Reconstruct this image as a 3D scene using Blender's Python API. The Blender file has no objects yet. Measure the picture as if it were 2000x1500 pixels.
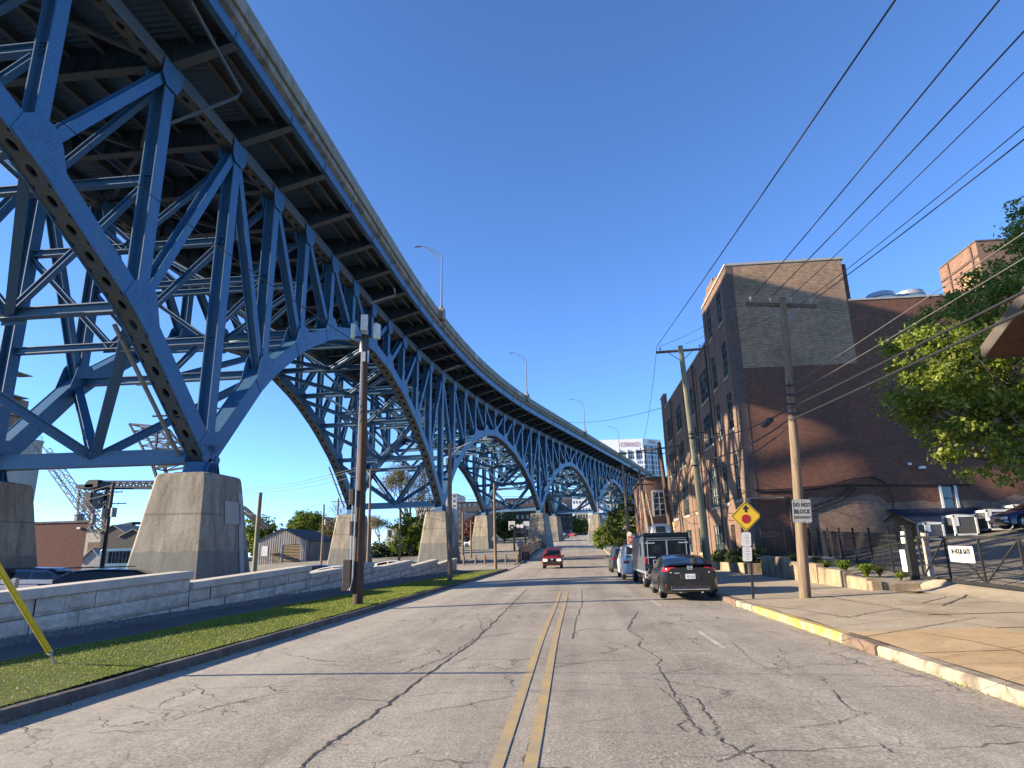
import bpy, bmesh, math, random
import numpy as np
from mathutils import Vector, Matrix, noise as mnoise
C = bpy.context.scene.collection
PI = math.pi
random.seed(7)
RNG = np.random.default_rng(11)

# ---------------------------------------------------------------- camera model (pixels of the 2000x1500 photo -> metres)
EYE = 1.65; FOC = 1250.0
def _basis():
    y = Vector((125.0, 323.0, FOC)).normalized()
    yv = 750 - (FOC*FOC + 125.0*(-100.0))/323.0
    z = Vector((-100.0, yv-750.0, FOC)).normalized()
    if z.y > 0: z = -z
    x = y.cross(z)
    return x, y, z
BX, BY, BZ = _basis()
def ray(px, py):
    d = Vector((px-1000.0, py-750.0, FOC))
    return Vector((BX.dot(d), BY.dot(d), BZ.dot(d)))
def atz(px, py, z=0.0):
    r = ray(px, py); t = (z-EYE)/r.z; return Vector((r.x*t, r.y*t, z))
def aty(px, py, Y):
    r = ray(px, py); t = Y/r.y; return Vector((r.x*t, Y, EYE+r.z*t))
def atx(px, py, X):
    r = ray(px, py); t = X/r.x; return Vector((X, r.y*t, EYE+r.z*t))

# ---------------------------------------------------------------- objects
ORG = {}
def thing(name, label, cat, loc=(0,0,0), rotz=0.0, group=None):
    o = bpy.data.objects.new(name, None); C.objects.link(o)
    o.empty_display_size = 0.3
    o.location = loc; o.rotation_euler = (0, 0, rotz)
    o['label'] = label; o['category'] = cat
    if group: o['group'] = group
    ORG[o.name] = Vector(loc)
    return o
def tag(o, label, cat, group=None):
    o['label'] = label; o['category'] = cat
    if group: o['group'] = group
    return o
def kind(o, k):
    o['kind'] = k; return o
def dup(root, loc, rotz=None, label=None, group=None):
    r = root.copy(); C.objects.link(r); r.location = loc
    if rotz is not None: r.rotation_euler = (0, 0, rotz)
    if label: r['label'] = label
    if group: r['group'] = group
    for ch in list(root.children):
        c = ch.copy(); C.objects.link(c); c.parent = r
        for g in list(ch.children):
            d = g.copy(); C.objects.link(d); d.parent = c
    return r

class MB:
    """collects shapes; build() links them as one mesh object"""
    def __init__(s): s.v = []; s.f = []; s.m = []; s.mi = 0
    def add(s, vs, fs):
        b = len(s.v); s.v.extend([tuple(p) for p in vs])
        for f in fs: s.f.append(tuple(i+b for i in f)); s.m.append(s.mi)
        return s
    def box(s, c, size, rz=0.0, rx=0.0):
        hx, hy, hz = size[0]/2, size[1]/2, size[2]/2
        R = Matrix.Rotation(rz, 3, 'Z') @ Matrix.Rotation(rx, 3, 'X'); c = Vector(c)
        vs = [c + R @ Vector((x*hx, y*hy, z*hz)) for z in (-1,1) for y in (-1,1) for x in (-1,1)]
        return s.add(vs, [(0,2,3,1),(4,5,7,6),(0,1,5,4),(2,6,7,3),(0,4,6,2),(1,3,7,5)])
    def bx(s, x0, x1, y0, y1, z0, z1):
        return s.box(((x0+x1)/2,(y0+y1)/2,(z0+z1)/2), (abs(x1-x0),abs(y1-y0),abs(z1-z0)))
    def frame(s, p, q, up):
        d = (Vector(q)-Vector(p)); d.normalize(); up = Vector(up)
        a = d.cross(up)
        if a.length < 1e-4: a = d.cross(Vector((1,0,0)))
        a.normalize(); b = a.cross(d); b.normalize()
        return d, a, b
    def beam(s, p, q, w, h, up=(0,0,1), off=(0,0)):
        p, q = Vector(p), Vector(q); d, a, b = s.frame(p, q, up)
        o = a*off[0] + b*off[1]
        vs = [e + o + a*(x*w/2) + b*(y*h/2) for e in (p, q) for y in (-1,1) for x in (-1,1)]
        return s.add(vs, [(0,1,3,2),(4,6,7,5),(0,4,5,1),(2,3,7,6),(0,2,6,4),(1,5,7,3)])
    def hbeam(s, p, q, w, h, t, up):
        """H section: flanges face along a (width h), web between"""
        s.beam(p, q, t, h, up, (w/2-t/2, 0)); s.beam(p, q, t, h, up, (-w/2+t/2, 0))
        return s.beam(p, q, w-2*t, t, up)
    def ibeam(s, p, q, w, h, t, up=(0,0,1)):
        s.beam(p, q, w, t, up, (0, h/2-t/2)); s.beam(p, q, w, t, up, (0, -h/2+t/2))
        return s.beam(p, q, t, h-2*t, up)
    def cyl(s, p, q, r0, r1=None, n=10, caps=True):
        r1 = r0 if r1 is None else r1
        p, q = Vector(p), Vector(q); d, a, b = s.frame(p, q, (0,0,1) if abs((q-p).normalized().z) < .95 else (0,1,0))
        vs = []
        for e, r in ((p, r0), (q, r1)):
            for i in range(n):
                t = 2*PI*i/n; vs.append(e + a*(math.cos(t)*r) + b*(math.sin(t)*r))
        fs = [(i, (i+1) % n, n+(i+1) % n, n+i) for i in range(n)]
        if caps: fs += [tuple(reversed(range(n))), tuple(range(n, 2*n))]
        return s.add(vs, fs)
    def tube(s, pts, r, n=6):
        pts = [Vector(p) for p in pts]; rings = []
        for i, p in enumerate(pts):
            d = (pts[min(i+1, len(pts)-1)] - pts[max(i-1, 0)]).normalized()
            up = Vector((0,0,1)) if abs(d.z) < .9 else Vector((0,1,0))
            a = d.cross(up).normalized(); b = a.cross(d)
            rr = r[i] if isinstance(r, (list, tuple)) else r
            rings.append([p + a*(math.cos(2*PI*k/n)*rr) + b*(math.sin(2*PI*k/n)*rr) for k in range(n)])
        vs = [v for R in rings for v in R]; fs = []
        for i in range(len(pts)-1):
            for k in range(n): fs.append((i*n+k, i*n+(k+1) % n, (i+1)*n+(k+1) % n, (i+1)*n+k))
        fs += [tuple(reversed(range(n))), tuple(range((len(pts)-1)*n, len(pts)*n))]
        return s.add(vs, fs)
    def prism(s, poly, o, u, v, w):
        """polygon poly (2d) in basis u,v at origin o, extruded by vector w"""
        o, u, v, w = Vector(o), Vector(u), Vector(v), Vector(w); n = len(poly)
        a = [o + u*x + v*y for x, y in poly]; b = [p + w for p in a]
        return s.add(a+b, [tuple(reversed(range(n))), tuple(range(n, 2*n))] + [(i, (i+1) % n, n+(i+1) % n, n+i) for i in range(n)])
    def quad(s, a, b, c, d): return s.add([a,b,c,d], [(0,1,2,3)])
    def lathe(s, prof, o=(0,0,0), n=24, axis='Z', arc=2*PI):
        o = Vector(o); vs = []; k = len(prof)
        for i in range(n):
            t = arc*i/n; c_, s_ = math.cos(t), math.sin(t)
            for r, h in prof:
                vs.append(o + (Vector((r*c_, r*s_, h)) if axis == 'Z' else Vector((h, r*c_, r*s_)) if axis == 'X' else Vector((r*s_, h, r*c_))))
        fs = []
        for i in range(n):
            j = (i+1) % n
            for m in range(k-1): fs.append((i*k+m, j*k+m, j*k+m+1, i*k+m+1))
        return s.add(vs, fs)
    def loft(s, rings, close=True, caps=True):
        n = len(rings[0]); vs = [p for r in rings for p in r]; fs = []
        for i in range(len(rings)-1):
            for k in range(n if close else n-1):
                fs.append((i*n+k, i*n+(k+1) % n, (i+1)*n+(k+1) % n, (i+1)*n+k))
        if caps: fs += [tuple(reversed(range(n))), tuple(range((len(rings)-1)*n, len(rings)*n))]
        return s.add(vs, fs)
    def build(s, name, mats, parent=None, smooth=False, bevel=0.0, sub=0, angle=35, org=None):
        if not isinstance(mats, (list, tuple)): mats = [mats]
        me = bpy.data.meshes.new(name)
        o = bpy.data.objects.new(name, me); C.objects.link(o)
        if org is None: org = ORG.get(parent.name, Vector((0,0,0))) if parent else Vector((0,0,0))
        org = Vector(org)
        me.from_pydata([(x-org.x, y-org.y, z-org.z) for x, y, z in s.v], [], s.f)
        for m in mats: me.materials.append(m)
        if len(mats) > 1: me.polygons.foreach_set('material_index', s.m)
        me.update()
        bm = bmesh.new(); bm.from_mesh(me)
        bmesh.ops.recalc_face_normals(bm, faces=bm.faces); bm.to_mesh(me); bm.free()
        if parent: o.parent = parent; ORG[o.name] = org
        else: o.location = org
        if bevel:
            b = o.modifiers.new('bevel', 'BEVEL'); b.width = bevel; b.segments = 2; b.limit_method = 'ANGLE'; b.angle_limit = math.radians(40)
        if sub:
            b = o.modifiers.new('sub', 'SUBSURF'); b.levels = sub; b.render_levels = sub
        if smooth:
            me.shade_smooth()
            if not sub: me.set_sharp_from_angle(angle=math.radians(angle))
        return o
def nmesh(name, V, F, mat, parent=None, smooth=False):
    """mesh straight from numpy arrays (leaves, grass)"""
    me = bpy.data.meshes.new(name); k = F.shape[1]
    me.vertices.add(len(V)); me.vertices.foreach_set('co', V.astype(np.float32).ravel())
    me.loops.add(F.size); me.loops.foreach_set('vertex_index', F.astype(np.int32).ravel())
    me.polygons.add(len(F)); me.polygons.foreach_set('loop_start', np.arange(0, F.size, k, dtype=np.int32))
    me.polygons.foreach_set('loop_total', np.full(len(F), k, dtype=np.int32))
    me.update(calc_edges=True); me.materials.append(mat)
    o = bpy.data.objects.new(name, me); C.objects.link(o)
    if parent: o.parent = parent; ORG[o.name] = ORG[parent.name]
    if smooth: me.shade_smooth()
    return o
def text_mb(name, body, size, mat, parent, origin, u, v, n, align='CENTER', sx=1.0, thick=0.004, bold=0.0, spacing=1.0):
    """lettering as a mesh standing on the plane (u, v) with normal n"""
    cu = bpy.data.curves.new(name, 'FONT'); cu.body = body; cu.size = size; cu.align_x = align; cu.align_y = 'CENTER'
    cu.extrude = thick; cu.offset = bold; cu.resolution_u = 2; cu.space_character = spacing
    ob = bpy.data.objects.new('tmp', cu); C.objects.link(ob)
    dg = bpy.context.evaluated_depsgraph_get(); me = bpy.data.meshes.new_from_object(ob.evaluated_get(dg))
    bpy.data.objects.remove(ob); bpy.data.curves.remove(cu)
    u, v, n, o = Vector(u).normalized(), Vector(v).normalized(), Vector(n).normalized(), Vector(origin)
    org = ORG.get(parent.name, Vector((0,0,0)))
    for p in me.vertices:
        c = p.co; p.co = o + u*(c.x*sx) + v*c.y + n*(c.z+thick) - org
    me.materials.clear(); me.materials.append(mat); me.update()
    r = bpy.data.objects.new(name, me); C.objects.link(r); r.parent = parent; ORG[r.name] = org
    return r
def sstep(x, a, b):
    t = min(1.0, max(0.0, (x-a)/(b-a))); return t*t*(3-2*t)
# ---------------------------------------------------------------- materials
def nodes(name):
    m = bpy.data.materials.new(name); m.use_nodes = True
    nt = m.node_tree; b = nt.nodes['Principled BSDF']
    return m, nt, b
def N(nt, t, **kw):
    n = nt.nodes.new(t)
    for k, v in kw.items():
        if k in n.inputs: n.inputs[k].default_value = v
        else: setattr(n, k, v)
    return n
def coord(nt, scale=(1,1,1), rot=(0,0,0), kind_='Object'):
    tc = N(nt, 'ShaderNodeTexCoord'); mp = N(nt, 'ShaderNodeMapping')
    mp.inputs['Scale'].default_value = scale; mp.inputs['Rotation'].default_value = rot
    nt.links.new(tc.outputs[kind_], mp.inputs['Vector']); return mp.outputs['Vector']
def noise(nt, vec, scale, detail=4, rough=.6, dist=0.0):
    n = N(nt, 'ShaderNodeTexNoise'); n.inputs['Scale'].default_value = scale; n.inputs['Detail'].default_value = detail
    n.inputs['Roughness'].default_value = rough; n.inputs['Distortion'].default_value = dist
    nt.links.new(vec, n.inputs['Vector']); return n.outputs['Fac']
def ramp(nt, fac, stops):
    r = N(nt, 'ShaderNodeValToRGB'); e = r.color_ramp.elements
    while len(e) < len(stops): e.new(.5)
    for i, (p, c) in enumerate(stops):
        e[i].position = p; e[i].color = (c[0], c[1], c[2], 1) if isinstance(c, (tuple, list)) else (c, c, c, 1)
    nt.links.new(fac, r.inputs['Fac']); return r.outputs['Color']
def mix(nt, a, b, fac, mode='MIX'):
    m = N(nt, 'ShaderNodeMix', data_type='RGBA', blend_type=mode)
    for s, v in ((6, a), (7, b), (0, fac)):
        if isinstance(v, (int, float)): m.inputs[s].default_value = v if s == 0 else (v, v, v, 1)
        elif isinstance(v, (tuple, list)): m.inputs[s].default_value = (v[0], v[1], v[2], 1)
        else: nt.links.new(v, m.inputs[s])
    return m.outputs[2]
def bump(nt, b, h, strength=.4, dist=.02):
    n = N(nt, 'ShaderNodeBump'); n.inputs['Strength'].default_value = strength; n.inputs['Distance'].default_value = dist
    nt.links.new(h, n.inputs['Height']); nt.links.new(n.outputs['Normal'], b.inputs['Normal'])
def paint(name, c, rough=.5, metal=0.0, var=.12, scale=6.0, spec=.5, coat=0.0):
    m, nt, b = nodes(name); v = coord(nt)
    f = noise(nt, v, scale, 5, .65)
    lo = tuple(x*(1-var*1.6) for x in c); hi = tuple(min(1, x*(1+var)) for x in c)
    col = ramp(nt, f, [(.3, lo), (.7, hi)])
    nt.links.new(col, b.inputs['Base Color']); b.inputs['Roughness'].default_value = rough; b.inputs['Metallic'].default_value = metal
    b.inputs['Specular IOR Level'].default_value = spec; b.inputs['Coat Weight'].default_value = coat
    return m
def stained(name, c, c2, scale=(1,1,.15), amount=(.45,.7), rough=.7, nscale=1.5, fine=.15, fscale=18.0, bmp=.15):
    """base colour with streaky weathering in c2"""
    m, nt, b = nodes(name); v = coord(nt, scale); v2 = coord(nt)
    f = noise(nt, v, nscale, 6, .65, .3); k = ramp(nt, f, [(amount[0], 0.0), (amount[1], 1.0)])
    col = mix(nt, c, c2, k); g = noise(nt, v2, fscale, 5, .7)
    col = mix(nt, col, ramp(nt, g, [(.25, 1-fine*2), (.75, 1+fine)]), 1.0, 'MULTIPLY')
    nt.links.new(col, b.inputs['Base Color']); b.inputs['Roughness'].default_value = rough
    if bmp: bump(nt, b, g, bmp, .01)
    return m
def glass(name, c=(.02,.025,.03), rough=.05, spec=.8):
    m, nt, b = nodes(name); v = coord(nt)
    f = noise(nt, v, 1.3, 2); nt.links.new(ramp(nt, f, [(.35, tuple(x*.6 for x in c)), (.65, tuple(x*1.5 for x in c))]), b.inputs['Base Color'])
    b.inputs['Roughness'].default_value = rough; b.inputs['Specular IOR Level'].default_value = spec; return m
def brick(name, c1, c2, mortar, plane='YZ', scale=1.0, dirt=(.05,.04,.035), dirt_amt=(.55,.8), msize=.012, var=1.0):
    """running-bond brickwork in metres on a vertical plane"""
    m, nt, b = nodes(name)
    tc = N(nt, 'ShaderNodeTexCoord'); sp = N(nt, 'ShaderNodeSeparateXYZ'); cb = N(nt, 'ShaderNodeCombineXYZ')
    nt.links.new(tc.outputs['Object'], sp.inputs[0])
    nt.links.new(sp.outputs['Y' if plane == 'YZ' else 'X'], cb.inputs['X']); nt.links.new(sp.outputs['Z'], cb.inputs['Y'])
    br = N(nt, 'ShaderNodeTexBrick'); nt.links.new(cb.outputs[0], br.inputs['Vector'])
    br.inputs['Scale'].default_value = 1.0/scale; br.inputs['Brick Width'].default_value = .23; br.inputs['Row Height'].default_value = .075
    br.inputs['Mortar Size'].default_value = msize; br.inputs['Bias'].default_value = 0.0
    br.inputs['Color1'].default_value = (*c1, 1); br.inputs['Color2'].default_value = (*c2, 1); br.inputs['Mortar'].default_value = (*mortar, 1)
    v = tc.outputs['Object']
    n1 = noise(nt, v, .35, 6, .7, .4); n2 = noise(nt, v, 3.0, 6, .75)
    col = mix(nt, br.outputs['Color'], ramp(nt, n2, [(.3, .62), (.7, 1.25)]), .8*var, 'MULTIPLY')
    col = mix(nt, col, dirt, ramp(nt, n1, [(dirt_amt[0], 0.0), (dirt_amt[1], .75)]))
    nt.links.new(col, b.inputs['Base Color']); b.inputs['Roughness'].default_value = .85
    bump(nt, b, br.outputs['Fac'], -.35, .01)
    return m
M = {}
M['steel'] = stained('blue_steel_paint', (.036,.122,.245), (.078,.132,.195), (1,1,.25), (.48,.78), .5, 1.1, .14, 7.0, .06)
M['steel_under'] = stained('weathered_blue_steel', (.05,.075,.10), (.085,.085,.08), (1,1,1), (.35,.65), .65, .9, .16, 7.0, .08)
M['steel_dark'] = stained('shaded_blue_steel', (.022,.046,.085), (.033,.046,.066), (1,1,1), (.4,.7), .6, .5, .14, 5.0, .05)  # the blue paint with shade put in, for deck underside and chord insides
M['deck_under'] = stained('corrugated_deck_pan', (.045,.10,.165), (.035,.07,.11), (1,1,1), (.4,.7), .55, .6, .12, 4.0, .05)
M['parapet'] = stained('weathered_parapet_concrete', (.27,.245,.19), (.17,.145,.105), (1,1,.4), (.42,.66), .85, 1.4, .16, 8.0, .2)
M['slab_edge'] = stained('stained_slab_edge', (.27,.235,.18), (.12,.10,.075), (1,1,.2), (.40,.62), .9, 1.1, .2, 6.0, .2)
def pier_mat():
    m, nt, b = nodes('pier_concrete'); v = coord(nt); vs = coord(nt, (1.2,1.2,.16))
    f = noise(nt, vs, 1.6, 7, .7, .4); g = noise(nt, v, 9, 6, .7); w = noise(nt, v, .45, 4, .6)
    c = ramp(nt, f, [(.30, (.135,.11,.082)), (.48, (.265,.23,.178)), (.70, (.37,.335,.275))])
    c = mix(nt, c, (.22,.14,.075), ramp(nt, w, [(.52, 0.0), (.75, .55)]))
    st_ = coord(nt, (3.2,3.2,.09)); c = mix(nt, c, (.10,.085,.065), ramp(nt, noise(nt, st_, 1.5, 5, .6), [(.55, 0.0), (.72, .7)]))
    wv = N(nt, 'ShaderNodeTexWave', wave_type='BANDS', bands_direction='Z'); wv.inputs['Scale'].default_value = .155; wv.inputs['Distortion'].default_value = .15; nt.links.new(v, wv.inputs['Vector'])
    c = mix(nt, c, (.10,.09,.07), ramp(nt, wv.outputs['Fac'], [(0.0, .55), (.012, 0.0)]))
    sp = N(nt, 'ShaderNodeSeparateXYZ'); nt.links.new(v, sp.inputs[0])
    zn = N(nt, 'ShaderNodeMath', operation='ADD'); nt.links.new(sp.outputs['Z'], zn.inputs[0])
    sc = N(nt, 'ShaderNodeMath', operation='MULTIPLY', ); nt.links.new(noise(nt, v, 1.2, 3), sc.inputs[0]); sc.inputs[1].default_value = .35
    nt.links.new(sc.outputs[0], zn.inputs[1])
    band = ramp(nt, zn.outputs[0], [(0.0, 1.0), (1.0, 0.0)])
    cmp = N(nt, 'ShaderNodeMath', operation='LESS_THAN'); nt.links.new(zn.outputs[0], cmp.inputs[0]); cmp.inputs[1].default_value = 2.55
    c = mix(nt, c, mix(nt, (.235,.23,.205), (.16,.155,.135), ramp(nt, f, [(.45, 1.0), (.7, 0.0)])), cmp.outputs[0])
    c = mix(nt, c, ramp(nt, g, [(.25,.72), (.75,1.15)]), 1.0, 'MULTIPLY')
    nt.links.new(c, b.inputs['Base Color']); b.inputs['Roughness'].default_value = .9; bump(nt, b, g, .25, .02); return m
M['pier'] = pier_mat()
M['pier_patch'] = stained('patch_mortar', (.40,.385,.34), (.33,.31,.27), (1,1,.4), (.4,.7), .9, 1.2, .1, 9.0, .1)
M['galv'] = paint('galvanised_steel', (.42,.44,.46), .42, .55, .1, 8.0)
M['alu'] = paint('dull_aluminium', (.5,.5,.5), .38, .6, .08, 5.0)
M['pipe'] = stained('rusty_grey_pipe', (.26,.25,.23), (.20,.13,.08), (1,1,1), (.5,.75), .7, 2.0, .1, 9, .05)
M['blackmetal'] = paint('black_metal', (.022,.022,.024), .45, 0, .2, 7.0)
M['greymetal'] = paint('grey_metal', (.22,.22,.22), .5, .2, .12, 7.0)
M['lampmetal'] = paint('dull_lamp_metal', (.10,.105,.11), .6, 0, .12, 7.0)
M['ironwork'] = paint('dark_ironwork', (.016,.017,.018), .6, 0, .25, 3.0)
M['rubber'] = paint('tyre_rubber', (.018,.018,.019), .8, 0, .2, 14.0)
M['rivet'] = paint('dirty_rivet_heads', (.03,.075,.135), .6, 0, .2, 9)
M['white'] = paint('white_paint', (.74,.74,.72), .45, 0, .05, 5.0)
M['offwhite'] = stained('weathered_white_paint', (.62,.62,.58), (.45,.43,.38), (1,1,.3), (.5,.75), .6, 2.0, .08, 9, .03)
M['redpaint'] = paint('red_sign_paint', (.42,.018,.022), .45, 0, .08, 9.0)
M['yellowsign'] = stained('yellow_sign_sheeting', (.86,.55,.03), (.78,.52,.06), (1,1,1), (.55,.8), .4, 3.0, .06, 20, 0)
M['blackink'] = paint('black_sign_ink', (.012,.012,.012), .5, 0, .1, 6.0)
M['greyink'] = paint('faded_sign_ink', (.42,.40,.40), .6, 0, .1, 6.0)
M['redink'] = paint('faded_red_ink', (.55,.28,.26), .6, 0, .1, 6.0)
M['signgrey'] = stained('dull_white_sign', (.50,.51,.46), (.40,.40,.36), (1,1,1), (.5,.8), .55, 6.0, .06, 20, 0)
def wood_mat(name, c, c2, c3, sc=1.0):
    m, nt, b = nodes(name); v = coord(nt, (14*sc,14*sc,.55*sc)); v2 = coord(nt, (3*sc,3*sc,.7*sc))
    f = noise(nt, v, 1.0, 8, .75, .25); g = noise(nt, v2, 1.3, 6, .7, .5)
    col = ramp(nt, f, [(.28, c2), (.5, c), (.72, c3)])
    col = mix(nt, col, tuple(x*.45 for x in c2), ramp(nt, g, [(.52, 0.0), (.7, .75)]))
    nt.links.new(col, b.inputs['Base Color']); b.inputs['Roughness'].default_value = .85; bump(nt, b, f, .5, .02); return m
M['pole_dark'] = wood_mat('tarred_pole_wood', (.075,.045,.03), (.035,.022,.016), (.16,.10,.065))
M['pole_grey'] = wood_mat('weathered_pole_wood', (.185,.135,.09), (.095,.068,.045), (.285,.22,.155))
M['pole_green'] = wood_mat('greenish_pole_wood', (.20,.19,.13), (.13,.12,.08), (.30,.29,.21))
M['pole_mid'] = wood_mat('brown_pole_wood', (.20,.155,.115), (.11,.085,.06), (.31,.26,.20))
M['crossarm'] = wood_mat('crossarm_wood', (.11,.085,.065), (.06,.045,.035), (.19,.155,.12))
M['wire'] = paint('black_cable', (.02,.02,.021), .5, 0, .1, 3.0)
M['wire_grey'] = paint('grey_cable', (.13,.125,.115), .55, 0, .1, 3.0)
M['insul'] = paint('porcelain', (.35,.36,.35), .25, 0, .1, 9.0)
M['yguard'] = stained('yellow_plastic_guard', (.72,.50,.03), (.55,.36,.03), (1,1,1), (.5,.8), .45, 3.0, .08, 12, .03)
M['brick_dark'] = brick('dark_brown_brick', (.20,.115,.078), (.155,.085,.06), (.13,.10,.08), 'YZ', dirt=(.07,.05,.04), dirt_amt=(.5,.85))
M['brick_light'] = brick('salmon_brick', (.235,.135,.088), (.15,.08,.052), (.20,.155,.115), 'YZ', 1.3, dirt=(.09,.055,.042), dirt_amt=(.5,.85))
M['brick_side'] = brick('painted_red_brick', (.21,.085,.05), (.15,.058,.036), (.11,.06,.042), 'XZ', 1.4, dirt=(.075,.045,.035), dirt_amt=(.45,.75))
M['brick_tan'] = brick('tan_painted_brick', (.44,.285,.175), (.30,.19,.12), (.21,.135,.09), 'XZ', 1.4, dirt=(.10,.075,.055), dirt_amt=(.5,.7))
M['brick_low'] = brick('exposed_old_brick', (.30,.165,.105), (.15,.08,.055), (.27,.21,.16), 'XZ', 1.4, dirt=(.07,.05,.04), dirt_amt=(.45,.8))
M['brick_quoin'] = brick('dark_corner_brick', (.115,.065,.05), (.05,.03,.027), (.17,.135,.11), 'YZ', 1.8, dirt=(.05,.035,.03))
M['brick_quoin_x'] = brick('dark_corner_brick_end', (.115,.065,.05), (.07,.045,.038), (.15,.12,.10), 'XZ', dirt=(.05,.035,.03))
M['brick_red'] = brick('plain_red_brick', (.13,.045,.033), (.11,.038,.028), (.10,.045,.035), 'XZ', dirt=(.07,.03,.025))
M['brick_far'] = brick('old_red_brick', (.28,.13,.085), (.22,.10,.065), (.22,.17,.13), 'XZ')
M['brick_far_y'] = brick('old_red_brick_side', (.28,.13,.085), (.22,.10,.065), (.22,.17,.13), 'YZ')
M['stone_sill'] = stained('pale_stone', (.42,.375,.30), (.28,.24,.18), (1,1,.4), (.4,.7), .85, 2.0, .12, 14, .1)
M['stone_cap'] = stained('sawn_cap_stone', (.66,.60,.50), (.52,.47,.38), (1,1,1), (.4,.7), .85, 1.1, .08, 16, .12)
M['stone_block'] = stained('split_face_stone', (.70,.63,.52), (.50,.45,.37), (1,1,1), (.38,.66), .9, 1.5, .16, 7.0, .6)
M['coping'] = paint('pale_coping', (.36,.35,.33), .7, 0, .12, 4.0)
M['plantwall'] = stained('old_retaining_concrete', (.40,.31,.20), (.17,.125,.085), (1,1,.5), (.42,.66), .9, 1.6, .18, 10.0, .3)
M['winframe'] = paint('dark_green_window_steel', (.06,.075,.07), .5, 0, .2, 9.0)
M['glass'] = glass('factory_glass', (.06,.075,.085), .06, .9)
M['glass_pale'] = glass('sky_reflection_glass', (.30,.33,.35), .15, .6)  # pale colour stands in for sky reflected in some panes
M['carglass'] = glass('tinted_car_glass', (.012,.015,.018), .04, .5)
M['coilgrey'] = paint('grey_coil', (.14,.145,.15), .6, 0, .15, 30)
M['darkglass'] = glass('dark_door_glass', (.006,.007,.009), .12, .2)
M['tarp'] = paint('navy_tarpaulin', (.012,.018,.04), .55, 0, .25, 2.5)
M['asph_lot'] = stained('lot_asphalt', (.20,.185,.16), (.13,.12,.105), (1,1,1), (.4,.7), .9, .5, .2, 30.0, .4)
M['gravel'] = stained('pale_gravel', (.24,.235,.225), (.13,.125,.12), (1,1,1), (.40,.6), .9, 11.0, .35, 26.0, 1.0)
M['path'] = stained('path_asphalt', (.10,.098,.095), (.15,.145,.135), (1,1,1), (.4,.75), .9, .6, .14, 40.0, .3)
M['earth'] = stained('dusty_ground', (.34,.30,.235), (.22,.195,.15), (1,1,1), (.4,.65), .95, .25, .2, 6.0, .3)
M['scrub'] = stained('rough_ground', (.10,.115,.055), (.17,.15,.09), (1,1,1), (.4,.65), .95, .05, .25, 2.0, .3)
M['soil'] = stained('planter_soil', (.20,.17,.125), (.40,.36,.29), (1,1,1), (.42,.58), .95, 5.0, .3, 22.0, .8)
SKY, SUNE, EXPO, SKY_DUST, SKY_OZ = .15, 5.0, 1.38, 0.0, 5.5
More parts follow.
